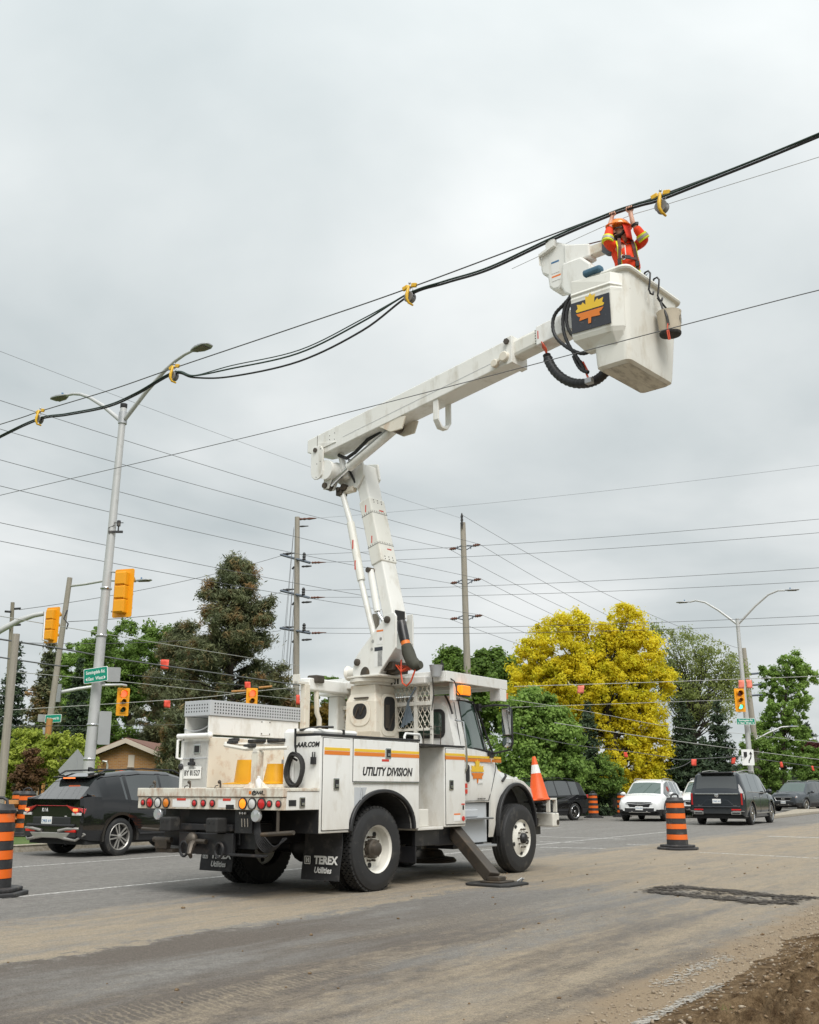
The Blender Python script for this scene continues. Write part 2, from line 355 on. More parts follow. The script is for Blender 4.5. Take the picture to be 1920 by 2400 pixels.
def speckle(name, c1, c2, sc_, thr=None, rough=.9):
    m, t, b = nodes(name); g = NT(t); P = g.n('ShaderNodeTexCoord').outputs['Object']
    n = g.noise(P, sc_, 4, .7); t.links.new(g.mix(g.rng(n, .35, .65), (*c1, 1), (*c2, 1)), b.inputs['Base Color']); b.inputs['Roughness'].default_value = rough
    if thr is not None:
        a = g.m('MULTIPLY', g.rng(g.noise(P, sc_*.35, 6, .72), thr, thr+.12), g.rng(n, .3, .45)); t.links.new(a, b.inputs['Alpha'])
    bn = g.n('ShaderNodeBump', {'Strength': .8, 'Distance': .02, 'Height': n}); t.links.new(bn.outputs[0], b.inputs['Normal'])
speckle('line_paint', (.42, .41, .39), (.66, .65, .62), 40, .40)
speckle('chalk', (.36, .33, .28), (.58, .55, .50), 120)
speckle('fresh_asphalt', (.018, .016, .015), (.12, .10, .08), 60)
speckle('kerb_concrete', (.27, .235, .18), (.40, .36, .295), 12)
speckle('stone', (.17, .13, .09), (.36, .30, .225), 9); speckle('earth_far', (.15, .12, .075), (.22, .18, .12), .5)
speckle('clod', (.10, .062, .03), (.24, .165, .095), 30)

b = MB(); b.add([(-900, -300, -.06), (900, -300, -.06), (900, 1500, -.06), (-900, 1500, -.06)], [(0, 1, 2, 3)]); struct(b.build('ground', 'earth_far'))
b = MB(); b.add([st(-60, -2.1), st(160, -2.1), st(160, -60), st(-60, -60)], [(0, 1, 2, 3)]); struct(b.build('road', 'road_asphalt'))
# side road to the right of the far corner
b = MB(); b.add([st(22, -2.05, -.004), st(160, -2.05, -.004), st(160, 90, -.004), st(22, 90, -.004)], [(0, 1, 2, 3)]); struct(b.build('cross_road', 'road_asphalt'))

# far verge and its kerb
KL = [(-60, -19.4), (24, -19.4), (32, -19.7), (38, -20.6), (43, -22.2), (52, -24.2), (70, -25.5), (110, -25)]
b = MB(); b.add([st(s, t, .13) for s, t in KL]+[st(260, 150, .13), st(260, -220, .13), st(-60, -220, .13)], [tuple(range(len(KL)+3))]); struct(b.build('grass_verge', 'grass'))
b = MB(); P0 = [(s, t) for s, t in KL]
ring = []
for i, (s, t) in enumerate(P0):
    a = Vector((P0[min(i+1, len(P0)-1)][0]-P0[max(i-1, 0)][0], P0[min(i+1, len(P0)-1)][1]-P0[max(i-1, 0)][1])).normalized(); nx, ny = -a.y, a.x
    if ny > 0: nx, ny = -nx, -ny
    ring.append([st(s-nx*.0, t-ny*.0, -.02), st(s+nx*.02, t+ny*.02, .15), st(s+nx*.18, t+ny*.18, .15), st(s+nx*.2, t+ny*.2, .05)])
b.loft(ring); struct(b.build('kerb', 'kerb_concrete', bev=.02))
# median island near the right edge of the picture
b = MB(); isl = [(1795, 1921), (1925, 1906), (2100, 1896), (2150, 1889), (1900, 1893)]; gp = [gnd(u, v) for u, v in isl]
b.prism([(p.x, p.y) for p in gp], (0, 0, -.02), (1, 0, 0), (0, 1, 0), (0, 0, .17)); struct(b.build('traffic_island', 'kerb_concrete', bev=.04))

# painted lines
def line(pts, wd, name, m, z=.004):
    P = [Vector(p) for p in pts]; b = MB(); vs = []
    for i, p in enumerate(P):
        a = (P[min(i+1, len(P)-1)]-P[max(i-1, 0)]).normalized(); n = Vector((-a.y, a.x, 0))*wd/2; vs += [p+n+Vector((0, 0, z)), p-n+Vector((0, 0, z))]
    b.add(vs, [(2*i, 2*i+1, 2*i+3, 2*i+2) for i in range(len(P)-1)]); return struct(b.build(name, m))
line([st(s, -11.45) for s in (-20, 0, 8, 14, 24, 34)], .10, 'lane_line', 'line_paint')
line([st(s, -15.75) for s in (-20, 0, 12, 24, 34)], .10, 'lane_line', 'line_paint')
for (a, c, wd) in [((1265, 1961), (1465, 1967), .16), ((1265, 1973), (1370, 1976), .14), ((1470, 1979), (1520, 1981), .14), ((1265, 1986), (1420, 1989), .16), ((1640, 1998), (1920, 2012), .12), ((1800, 1960), (1930, 1964), .3)]:
    line([gnd(*a), gnd(*c)], wd, 'crossing_line', 'line_paint')

# dug earth on the right: tracks pressed by a crawler
ns, ntt = 330, 170; ss = np.linspace(2.6, 15.5, ns); tt = np.concatenate([np.linspace(-2.75, .6, 130), np.linspace(.64, 6, ntt-130)]); SG, TG = np.meshgrid(ss, tt, indexing='ij')
def vnoise(x, y, seed):
    r = np.random.default_rng(seed); tab = r.random((64, 64)); xi = np.floor(x).astype(int); yi = np.floor(y).astype(int); fx = x-xi; fy = y-yi; fx = fx*fx*(3-2*fx); fy = fy*fy*(3-2*fy)
    q = lambda a, c: tab[a % 64, c % 64]
    return (q(xi, yi)*(1-fx)+q(xi+1, yi)*fx)*(1-fy)+(q(xi, yi+1)*(1-fx)+q(xi+1, yi+1)*fx)*fy
def fbm(x, y, seed, o=4):
    v = 0; a = .5
    for k in range(o): v = v+a*vnoise(x*2**k, y*2**k, seed+k); a *= .5
    return v
edge = TG+.22*(fbm(SG*1.1, TG*1.1, 3)-.5)*2; rough = np.clip((edge+2.25)/.35, 0, 1)
ridge = np.abs(np.sin((SG*2.1+TG*.75+1.3*(fbm(SG*.9, TG*2.2, 9)-.5))*math.pi*2.2))**1.6
ZZ = -.012+.035*np.clip((edge+2.55)/.4, 0, 1)+rough*(.13*ridge*np.clip((fbm(SG*.7, TG*1.5, 5)-.3)*5, 0, 1)+.10*(fbm(SG*1.8, TG*2.4, 21)-.45)+.10*(fbm(SG*7, TG*7, 31)-.5)+.07*(fbm(SG*17, TG*17, 35)-.5))+.012*(fbm(SG*12, TG*12, 41)-.5)+np.clip(TG+1.2, 0, 5)*.04
X = SG*RS.x+TG*RT.x; Y = SG*RS.y+TG*RT.y
me = bpy.data.meshes.new('dug_earth'); V = np.stack([X, Y, ZZ], -1).reshape(-1, 3)
idx = np.arange(ns*ntt).reshape(ns, ntt); F = np.stack([idx[:-1, :-1], idx[1:, :-1], idx[1:, 1:], idx[:-1, 1:]], -1).reshape(-1, 4)
def np_mesh(me, V, F):
    k = F.shape[1]; me.vertices.add(len(V)); me.vertices.foreach_set('co', V.astype(np.float32).ravel()); me.loops.add(F.size); me.loops.foreach_set('vertex_index', F.astype(np.int32).ravel())
    me.polygons.add(len(F)); me.polygons.foreach_set('loop_start', np.arange(0, F.size, k, dtype=np.int32)); me.update(calc_edges=True); me.validate(); return me
np_mesh(me, V, F); struct(finish('dug_earth', me, 'dirt', smooth=180))

# loose stones and clods
ICO = np.array([(0, 0, 1), (.89, 0, .45), (.28, .85, .45), (-.72, .53, .45), (-.72, -.53, .45), (.28, -.85, .45), (.72, .53, -.45), (-.28, .85, -.45), (-.89, 0, -.45), (-.28, -.85, -.45), (.72, -.53, -.45), (0, 0, -1)])
ICF = np.array([(0, 1, 2), (0, 2, 3), (0, 3, 4), (0, 4, 5), (0, 5, 1), (1, 6, 2), (2, 7, 3), (3, 8, 4), (4, 9, 5), (5, 10, 1), (6, 7, 2), (7, 8, 3), (8, 9, 4), (9, 10, 5), (10, 6, 1), (11, 7, 6), (11, 8, 7), (11, 9, 8), (11, 10, 9), (11, 6, 10)])
def stones(name, m, n, pos, size):
    Vs = []; Fs = []
    for k in range(n):
        s, t, z = pos(); r = size(); q = ICO*(rng.uniform(.7, 1.25, (12, 1)))*np.array([rng.uniform(.8, 1.4), rng.uniform(.7, 1.1), rng.uniform(.5, .85)])*r; a = rng.uniform(0, 6.28)
        q = q @ np.array([[math.cos(a), math.sin(a), 0], [-math.sin(a), math.cos(a), 0], [0, 0, 1]]); p = st(s, t, z+r*.3); Vs.append(q+np.array(p)); Fs.append(ICF+12*k)
    me = bpy.data.meshes.new(name); np_mesh(me, np.concatenate(Vs), np.concatenate(Fs)); return struct(finish(name, me, m), 'stuff')
def dz(s, t):
    i = int(np.clip((s-2.6)/(12.9)*(ns-1), 0, ns-1)); j = int(np.clip(np.searchsorted(tt, t), 0, ntt-1)); return float(max(ZZ[i, j], 0))
def p_dirt():
    s = rng.uniform(3, 14.5); t = min(1.5, -2.75+abs(rng.normal(0, .7))); return s, t, dz(s, t)
stones('gravel', 'stone', 2400, p_dirt, lambda: .003+abs(rng.normal(0, .0065)))
stones('earth_clods', 'clod', 2600, lambda: (lambda s, t: (s, t, dz(s, t)))(rng.uniform(3, 14.5), min(2, -2.2+abs(rng.normal(0, .9)))), lambda: .003+abs(rng.normal(0, .008)))
stones('road_crumbs', 'clod', 130, lambda: (rng.uniform(2, 20), rng.uniform(-10, -2.6), 0), lambda: .004+abs(rng.normal(0, .009)))
stones('shoulder_gravel', 'stone', 2600, lambda: (rng.uniform(3, 15), -2.6+rng.normal(0, .22), dz(5, -2.7)), lambda: .002+abs(rng.normal(0, .0038)))
# asphalt patch with a ragged rim
pp = [(1512, 2091), (1545, 2080), (1590, 2077), (1640, 2083), (1700, 2087), (1780, 2096), (1850, 2103), (1910, 2104), (1850, 2119), (1770, 2117), (1690, 2109), (1600, 2100)]
pg = [gnd(u, v) for u, v in pp]; pts = []
for i in range(len(pg)):
    a, c = pg[i], pg[(i+1) % len(pg)]
    for k in range(6): q = a.lerp(c, k/6); pts.append((q.x+rng.normal(0, .025), q.y+rng.normal(0, .035)))
cx_ = sum(p[0] for p in pts)/len(pts); cy_ = sum(p[1] for p in pts)/len(pts); Vs, Fs = [], []
for k in range(3000):                                 # ragged skin of loose fresh asphalt, thicker along the rim
    i = rng.integers(len(pts)); f = 1-abs(rng.normal(0, .13)) if k % 4 else rng.random()**.5; x = cx_+(pts[i][0]-cx_)*f+rng.normal(0, .05); y = cy_+(pts[i][1]-cy_)*f+rng.normal(0, .07)
    r = .008+abs(rng.normal(0, .013)); a = rng.uniform(0, 6.28); m0 = len(Vs); h = .003+.010*rng.random(); Vs += [(x+math.cos(a+q)*r*rng.uniform(.6, 1.5), y+math.sin(a+q)*r*rng.uniform(.8, 2.2), h+.004*rng.random()) for q in (0, 1.26, 2.5, 3.77, 5.03)]; Fs.append(list(range(m0, m0+5)))
me = bpy.data.meshes.new('asphalt_patch'); np_mesh(me, np.array(Vs), np.array(Fs)); struct(finish('asphalt_patch', me, 'fresh_asphalt'), 'stuff')
def chalk(s0, s1, tf, wd, n):
    Vs, Fs = [], []
    for k in range(n):
        s = rng.uniform(s0, s1); e = min(1, (s-s0)/.5, (s1-s)/.5); t = tf(s)+rng.normal(0, wd*.33)
        if rng.random() > e*(.35+.65*math.sin(s*2.3+1.2*math.sin(s*5.1))**2): continue
        r = .003+abs(rng.normal(0, .0055)); p = st(s, t, dz(s, t)+.004+rng.random()*.003); a = rng.uniform(0, 6.28); q = [(math.cos(a+x)*r*rng.uniform(.6, 1.8), math.sin(a+x)*r*rng.uniform(.5, 1.1), 0) for x in (0, 1.2, 2.5, 3.7, 5.)]; m0 = len(Vs); Vs += [(p.x+a_, p.y+b_, p.z) for a_, b_, _ in q]; Fs.append(range(m0, m0+5))
    me = bpy.data.meshes.new('chalk_line'); np_mesh(me, np.array(Vs), np.array([list(f) for f in Fs])); return struct(finish('chalk_line', me, 'chalk'), 'stuff')
chalk(3.4, 7.7, lambda s: -2.40+.018*(s-5), .075, 4200); chalk(7.1, 9.0, lambda s: -2.68, .16, 1500)
# a few grass tufts on the earth
b = MB()
for (u, v) in ((1905, 2375), (1880, 2370), (1720, 2392), (1915, 2368)):
    c = gnd(u, v, .03)
    for k in range(40):
        p = c+Vector((rng.normal(0, .04), rng.normal(0, .04), 0)); d = Vector((rng.normal(0, .035), rng.normal(0, .035), rng.uniform(.03, .08))); q = Vector((.004, 0, 0)); b.add([p-q, p+q, p+d], [(0, 1, 2)])
struct(b.build('grass_tuft', 'grass'), 'stuff')
# ================================================================ lofted vehicle shells
def shell(keys, arches, cls, zcut, dx=.06, crown=.03):
    """keys: (x, zb, zs, zbelt, zroof, w0, w1, wbelt, wroof) stations; returns {class: MB} split by cls(xm, band, zm)"""
    K = np.array(keys, float); xs = set(np.round(K[:, 0], 4))
    x = K[0, 0]
    while x < K[-1, 0]: xs.add(round(x, 4)); x += dx
    for cx, cz, r in arches:
        for k in range(-12, 13): xs.add(round(cx+r*math.sin(k/12*math.pi/2), 4))
    xs = sorted(q for q in xs if K[0, 0] <= q <= K[-1, 0]); out = {}
    rows = []
    for x in xs:
        q = [np.interp(x, K[:, 0], K[:, i]) for i in range(1, 9)]; zb, zs, ze, zr, w0, w1, we, wr = q
        for cx, cz, r in arches:
            if abs(x-cx) < r: zb = max(zb, cz+math.sqrt(r*r-(x-cx)**2)); w0 = max(w0, w1-.01)
        z1 = zb+.4*(max(zs, zb+.02)-zb); zs = max(zs, zb+.03); zl = max(ze+.0, zr-.07) if zr-ze > .1 else ze+(zr-ze)*.5
        half = [(w0, zb), (w1, z1), (w1, zs), (w1*.35+we*.65, zs*.35+ze*.65+.015), (we, ze), (wr, zl), (wr-.10, zr), (wr*.5, zr+crown*.8), (0, zr+crown)]
        rows.append((x, half))
    nh = 9
    def vid(i, j): return i*(2*nh-1)+j
    V = []
    for x, h in rows:
        V += [Vector((x, -a, z)) for a, z in h]+[Vector((x, a, z)) for a, z in h[-2::-1]]
    for i in range(len(rows)-1):
        xm = (rows[i][0]+rows[i+1][0])/2
        for j in range(2*nh-2):
            band = j if j < nh-1 else 2*nh-3-j; side = -1 if j < nh-1 else 1
            ids = [vid(i, j), vid(i+1, j), vid(i+1, j+1), vid(i, j+1)]; zm = sum(V[k].z for k in ids)/4
            c = cls(xm, band, side); out.setdefault(c, MB()).add([V[k] for k in ids], [(0, 1, 2, 3)])
    for i in (0, len(rows)-1):
        n2 = 2*nh-1; ring = [V[vid(i, j)] for j in range(n2)]; c = cls(rows[i][0], -1, 0)
        # close the end with matching horizontal strips
        b = out.setdefault(c, MB())
        for j in range(nh-1): b.add([ring[j], ring[j+1], ring[n2-2-j], ring[n2-1-j]] if j < nh-2 else [ring[j], ring[j+1], ring[n2-1-j]], [(0, 1, 2, 3)] if j < nh-2 else [(0, 1, 2)])
    return out
def weld(o, d=.0008):
    bm = bmesh.new(); bm.from_mesh(o.data); bmesh.ops.remove_doubles(bm, verts=bm.verts, dist=d); bmesh.ops.recalc_face_normals(bm, faces=bm.faces); bm.to_mesh(o.data); bm.free()
    o.data.polygons.foreach_set('use_smooth', [True]*len(o.data.polygons)); o.data.set_sharp_from_angle(angle=R(32)); return o
def wheel(parent, c, ax, r, wd, rim_r, style, rimm='chrome', tyrem='tyre_wall', tread=False):
    """c: centre of the outer face, ax: unit vector pointing outwards"""
    c, ax = Vector(c), Vector(ax); b = MB()
    b.lathe([(rim_r*.97, -wd), (r*.86, -wd), (r*.97, -wd*.93), (r, -wd*.82), (r, -wd*.18), (r*.97, -wd*.07), (r*.86, 0), (r*.8, .004), (rim_r*1.03, -.004), (rim_r, -.02), (rim_r, -wd*.9)], c, ax, 40, cap=False)
    ty = b.build('tyre', tyrem, parent, smooth=30)
    if tread:
        b = MB(); u, v = perp(ax); nb = 46
        for k in range(nb):
            for q in range(5):
                if tread == 2 and q % 1 == 0 and False: continue
                a = 2*math.pi*(k+.5*(q % 2))/nb; rad = u*math.cos(a)+v*math.sin(a); tg = ax.cross(rad)
                h = -wd*(.14+.72*(q+.5)/5); m = Matrix((ax, tg, rad)).transposed()
                b.box(c+ax*h+rad*(r+.002), (wd*.128, 2*math.pi*r/nb*.74, .034), m)
        struct(b.build('tread', 'rubber', ty), 'stuff')
    u, v = perp(ax); rp = None
    if style == 'dual_rear':
        b = MB(); b.lathe([(rim_r*1.02, .0), (rim_r*1.0, -.012), (rim_r*.95, -.03), (rim_r*.93, -.15), (rim_r*.86, -.165), (rim_r*.45, -.15), (rim_r*.40, -.13), (.001, -.13)], c, ax, 36, cap=False); rp = b.build('rim', 'old_white', parent, smooth=30)
        b = MB(); b.lathe([(.125, -.15), (.125, -.06), (.10, -.045), (.085, .0), (.05, .015), (.001, .016)], c, ax, 20); b.build('hub', 'worn_steel', rp, smooth=30)
        b = MB()
        for k in range(10):
            a = 2*math.pi*k/10; q = c+(u*math.cos(a)+v*math.sin(a))*.155; b.cyl(q-ax*.14, q-ax*.085, .016, n=6)
        struct(b.build('wheel_nuts', 'worn_steel', rp), 'stuff')
        b = MB()
        for k in range(5):
            a = 2*math.pi*(k+.3)/5; q = c+(u*math.cos(a)+v*math.sin(a))*rim_r*.70; b.cyl(q-ax*.17, q-ax*.146, .034, n=14)
        struct(b.build('hand_hole', 'interior_dark', rp), 'stuff')
    elif style == 'steer':
        b = MB(); b.lathe([(rim_r*1.02, .0), (rim_r, -.012), (rim_r*.94, -.035), (rim_r*.90, -.04), (rim_r*.72, -.01), (rim_r*.60, .0), (rim_r*.55, .012), (.001, .012)], c, ax, 36, cap=False); rp = b.build('rim', 'old_white', parent, smooth=30)
        b = MB(); b.lathe([(.082, .01), (.082, .05), (.06, .08), (.001, .085)], c, ax, 18); b.build('hub', 'black_steel', rp, smooth=30)
        b = MB()
        for k in range(10):
            a = 2*math.pi*k/10; q = c+(u*math.cos(a)+v*math.sin(a))*.143; b.cyl(q, q+ax*.05, .017, .012, n=6)
        struct(b.build('wheel_nuts', 'worn_steel', rp), 'stuff')
        b = MB()
        for k in range(5):
            a = 2*math.pi*(k+.3)/5; q = c+(u*math.cos(a)+v*math.sin(a))*rim_r*.80; b.cyl(q-ax*.03, q-ax*.012, .03, n=14)
        struct(b.build('hand_hole', 'interior_dark', rp), 'stuff')
    else:                                           # car alloy with spokes
        b = MB(); b.lathe([(rim_r*1.02, -.004), (rim_r*.98, .004), (rim_r*.92, -.012), (rim_r*.90, -.05), (rim_r*.9, -wd*.75)], c, ax, 36, cap=False)
        ns = int(style); tw = .22 if ns == 6 else .0
        for k in range(ns):
            a = 2*math.pi*k/ns; d = u*math.cos(a)+v*math.sin(a); tg = ax.cross(d)
            for sgn in ((-1, 1) if ns <= 6 else (0,)):
                p0 = c+d*rim_r*.16+tg*sgn*.02-ax*.01; p1 = c+d*rim_r*.93+tg*(sgn*.045+tw*rim_r*.8)-ax*.006; e = ax*.022; wv = tg*(.013 if ns <= 6 else .016)
                b.hexa([p0-wv-e, p0+wv-e, p1+wv-e, p1-wv-e, p0-wv, p0+wv, p1+wv, p1-wv])
        b.lathe([(rim_r*.2, -.04), (rim_r*.2, .0), (rim_r*.14, .008), (.001, .009)], c, ax, 16); rp = b.build('rim', rimm, parent, smooth=35)
        b = MB(); b.lathe([(rim_r*.9, -.075), (rim_r*.3, -.07), (.001, -.07)], c, ax, 24, cap=False); b.build('brake_disc', 'interior_dark', rp)
    return ty

# ================================================================ the bucket truck
TA = R(90-36.1); TO = Vector((-.4192, 14.1958, 0))
truck = thing('bucket_truck', 'white utility bucket truck with raised articulated boom, orange and yellow stripes', 'truck', TO, TA)
TM = Matrix.Translation(TO) @ Matrix.Rotation(TA, 4, 'Z'); TMi = TM.inverted()
def tp(name, m, b, bev=0, parent=None, smooth=None): return b.build(name, m, parent or truck, bev, smooth)
X1, Y1, Z1 = Vector((1, 0, 0)), Vector((0, 1, 0)), Vector((0, 0, 1))
# chassis
tp('frame_rail', 'black_paint', MB().bx(-1.7, 4.7, .86, .94, .62, .87), .01); tp('frame_rail', 'black_paint', MB().bx(-1.7, 4.7, 1.66, 1.74, .62, .87), .01)
tp('rear_axle', 'black_steel', MB().cyl((.03, .3, .53), (.03, 2.3, .53), .09).ball((.03, 1.3, .53), .22), smooth=40)
tp('front_axle', 'black_steel', MB().cyl((3.87, .3, .5), (3.87, 2.3, .5), .06)); tp('drive_shaft', 'black_steel', MB().cyl((.1, 1.3, .58), (2.6, 1.3, .66), .055), smooth=40)
tp('fuel_tank', 'black_paint', MB().cyl((1.1, 1.95, .6), (2.2, 1.95, .6), .26, n=20), smooth=40)
for y0, s in ((.02, -1), (2.58, 1)):
    wheel(truck, (.03, y0, .53), (0, s, 0), .53, .26, .30, 'dual_rear', tread=True); wheel(truck, (.03, y0-s*.31, .53), (0, s, 0), .53, .26, .30, 'dual_rear', tread=True)
    wheel(truck, (3.87, y0-s*.03, .53), (0, s, 0), .53, .28, .285, 'steer')
b = MB()
for q in range(3): b.lathe([(.5305, -.07-q*.06), (.537, -.075-q*.06), (.537, -.105-q*.06), (.5305, -.11-q*.06)], (3.87, .05, .53), (0, -1, 0), 40, cap=False)
tp('tread_ribs', 'rubber', b, smooth=30)
# right side body with its wheel opening
ARCH = [(.10-.675*math.cos(a), .763+.485*math.sin(a)**.92) for a in np.linspace(0, math.pi, 25)]
b = MB(); b.prism([(-1.2, .763)]+ARCH+[(.94, .763), (.94, 1.955), (-1.2, 1.955)], (0, 0, 0), X1, Z1, Y1*.6); side_r = tp('side_compartment', 'white_paint', b, .012)
b = MB(); b.prism([(-1.2, .763)]+ARCH+[(.94, .763), (.94, 1.955), (-1.2, 1.955)], (0, 2.6, 0), X1, Z1, Y1*-.55); side_l = tp('side_compartment', 'white_paint', b, .012)
for y in (-.012, 2.612):
    b = MB(); pts = [Vector((a, y, z)) for a, z in ARCH]
    b.loft([[p+Vector((0, -.03, 0)), p+Vector((0, .05, 0)), p+Vector((0, .05, 0))+(p-Vector((.1, y, .62))).normalized()*.05, p+Vector((0, -.03, 0))+(p-Vector((.1, y, .62))).normalized()*.05] for p in pts]); tp('wheel_arch_flare', 'plastic_black', b, .012, smooth=40)
b = MB(); b.loft([[Vector((.10+(a-.10)*.985, y, .763+(z-.763)*.985)) for a, z in ARCH] for y in (.02, .595)], closed=False, cap=False); b.prism([(.10+(a-.10)*.985, .763+(z-.763)*.985) for a, z in ARCH], (0, .59, 0), X1, Z1, Y1*.005); tp('wheel_well', 'interior_dark', b)
tp('top_rail', 'black_paint', MB().bx(-1.2, .955, -.015, .61, 1.955, 1.983), .006)
def latch(x, z, par, w_=.11, h=.15, y=-.014):
    f = tp('latch', 'chrome', MB().bx(x-w_/2, x+w_/2, y-.012, y+.004, z-h/2, z+h/2), .008, par)
    tp('latch_recess', 'interior_dark', MB().bx(x-w_*.33, x+w_*.33, y-.0145, y-.010, z-h*.36, z+h*.36), 0, f); tp('latch_handle', 'chrome', MB().bx(x-w_*.22, x+w_*.22, y-.024, y-.013, z-h*.26, z-h*.02), .004, f)
def door(x0, x1, z0, z1, lx, lz):
    d = tp('compartment_door', 'white_paint', MB().bx(x0, x1, -.016, .004, z0, z1), .006, side_r); tp('door_gasket', 'interior_dark', MB().bx(x0-.008, x1+.008, -.004, .003, z0-.008, z1+.008), 0, side_r)
    return d
d1 = door(-1.15, -.625, .80, 1.925, 0, 0); latch(-.90, 1.36, side_r, y=-.018); d2 = door(-.545, .925, 1.395, 1.935, 0, 0); latch(.19, 1.77, side_r, .12, .14, -.018)
tp('hinge_strip', 'chrome', MB().bx(-.55, .93, -.022, -.006, 1.372, 1.388), .003, side_r)
b = MB(); b.prism([(-.51, 1.32), (-.25, 1.32), (-.30, 1.22), (-.44, 1.09), (-.51, 1.09)], (0, -.004, 0), X1, Z1, Y1*.01); fr = tp('filler_recess', 'light_grey_paint', b, 0, side_r); tp('filler_rod', 'galvanised', MB().cyl((-.36, -.012, 1.31), (-.39, -.012, 1.16), .014), 0, side_r)
# stripes and lettering on the side
def stripes(x0, x1, y, par, dz=0.):
    tp('yellow_stripe', 'stripe_yellow', MB().bx(x0, x1, y, y+.003, 1.776+dz, 1.812+dz), 0, par); tp('orange_stripe', 'stripe_orange', MB().bx(x0, x1, y, y+.003, 1.722+dz, 1.770+dz), 0, par)
stripes(-1.14, -.632, -.0185, side_r); stripes(-.54, .12, -.0185, side_r); stripes(.26, .92, -.0185, side_r)
text('lettering', 'UTILITY DIVISION', .152, 'ink_black', (.185, -.0175, 1.52), X1, Z1, side_r, shear=.25, bold=.005, xs=.92)
tp('warning_decal', 'print_white', MB().bx(.05, .30, -.0185, -.015, 1.60, 1.69), 0, side_r); tp('warning_decal_header', 'print_red', MB().bx(.05, .21, -.0205, -.0188, 1.66, 1.69), 0, side_r)
# open access step between the compartments, then the forward compartment
acc = tp('access_step', 'white_paint', MB().bx(.942, 1.578, .02, .60, .735, .775), .008); tp('access_back_wall', 'white_paint', MB().bx(.942, 1.578, .56, .60, .777, 1.90), 0, acc)
tp('access_side_wall', 'old_white', MB().bx(.956, .975, .03, .558, .777, 1.90), 0, acc)
tp('step_box', 'old_white', MB().bx(.98, 1.26, .06, .40, .777, 1.02), .01, acc); tp('step_seam', 'light_grey_paint', MB().bx(.98, 1.57, .548, .5585, 1.07, 1.085), 0, acc)
tp('access_edge', 'black_paint', MB().bx(.96, 2.13, -.012, .60, 1.905, 1.93), .005)
side_f = tp('forward_compartment', 'white_paint', MB().bx(1.58, 2.13, 0, .6, .763, 1.903), .012)
tp('compartment_door', 'white_paint', MB().bx(1.61, 2.11, -.016, .004, .80, 1.875), .006, side_f); tp('door_gasket', 'interior_dark', MB().bx(1.602, 2.118, -.004, .003, .792, 1.883), 0, side_f)
latch(1.73, 1.355, side_f, y=-.018); stripes(1.585, 2.105, -.0185, side_f)
tp('warning_decal', 'print_orange', MB().bx(1.80, 1.97, -.0185, -.015, .93, .95), 0, side_f); tp('warning_decal', 'print_white', MB().bx(1.80, 1.97, -.0185, -.015, .845, .928), 0, side_f); tp('reflector', 'lens_red', MB().cyl((2.045, -.026, .875), (2.045, -.014, .875), .035, n=18), 0, side_f)
tp('warning_decal', 'print_red', MB().bx(2.0, 2.09, -.0185, -.015, 1.07, 1.09), 0, side_f); tp('warning_decal', 'ink_black', MB().bx(2.03, 2.07, -.0185, -.015, 1.0, 1.065), 0, side_f)
for x in (1.15, 1.5):
    pass
tp('grab_loop', 'white_paint', MB().tube([(1.0, .3, 1.93), (1.0, .3, 2.04), (1.03, .3, 2.08), (1.37, .3, 2.08), (1.40, .3, 2.04), (1.40, .3, 1.93)], .018), smooth=40)
tp('wire_frame', 'worn_steel', MB().tube([(1.55, .35, 1.93), (1.55, .35, 2.22), (2.0, .35, 2.22), (2.0, .35, 1.93)], .008, 6).tube([(1.55, .35, 2.1), (2.0, .35, 2.1)], .006, 6))
# deck, tail panel and lamps
tp('deck', 'rusty_white', MB().bx(-1.80, 2.0, .6, 2.05, 1.24, 1.31)); tp('tail_deck', 'rusty_white', MB().bx(-1.80, -1.21, .02, 2.62, 1.27, 1.308))
tail = tp('tail_panel', 'rusty_white', MB().bx(-1.86, -1.80, 0, 2.64, 1.05, 1.2), .006); tp('tail_rail', 'rusty_white', MB().bx(-1.875, -1.798, -.01, 2.65, 1.203, 1.312), .008, tail)
tp('rust_seam', 'worn_steel', MB().bx(-1.864, -1.80, .0, 2.64, 1.196, 1.2055), 0, tail)
tsr = tp('tail_side_panel', 'white_paint', MB().bx(-1.798, -1.205, 0, .03, 1.05, 1.27), .006); latch(-1.52, 1.14, tsr, .10, .13, -.002); tp('nameplate', 'ink_black', MB().bx(-1.76, -1.63, -.006, .0, 1.10, 1.17), 0, tsr)
tp('tail_side_panel', 'white_paint', MB().bx(-1.798, -1.205, 2.6, 2.63, 1.05, 1.27), .006)
tp('tail_side_rail', 'rusty_white', MB().bx(-1.797, -1.205, -.01, .04, 1.272, 1.312), .006)
for y, r, mm in ((2.53, .032, 'lens_red'), (2.393, .056, 'lens_red'), (2.233, .056, 'lens_clear'), (2.069, .056, 'lens_amber'), (1.531, .036, 'lens_red'), (1.367, .036, 'lens_red'), (1.202, .036, 'lens_red'), (.664, .058, 'lens_amber_lit'), (.504, .058, 'lens_clear'), (.345, .058, 'lens_red'), (.214, .036, 'lens_red'), (.066, .036, 'lens_red')):
    rg = tp('lamp_ring', 'rubber', MB().lathe([(r*1.22, 0), (r*1.22, .016), (r*1.05, .02), (r, .006)], (-1.86, y, 1.125), (-1, 0, 0), 20, cap=False), 0, tail, 35)
    tp('tail_lamp', mm, MB().lathe([(r*1.04, 0), (r*1.04, .012), (r*.8, .019), (.001, .022)], (-1.86, y, 1.125), (-1, 0, 0), 20), 0, rg, 40)
for y0, y1 in ((1.62, 1.95), (.80, 1.10)):
    tp('warning_decal', 'print_white', MB().bx(-1.8635, -1.86, y0, y1, 1.075, 1.17), 0, tail); tp('warning_decal_header', 'print_red', MB().bx(-1.8655, -1.8637, y0+.08, y1-.08, 1.155, 1.185), 0, tail)
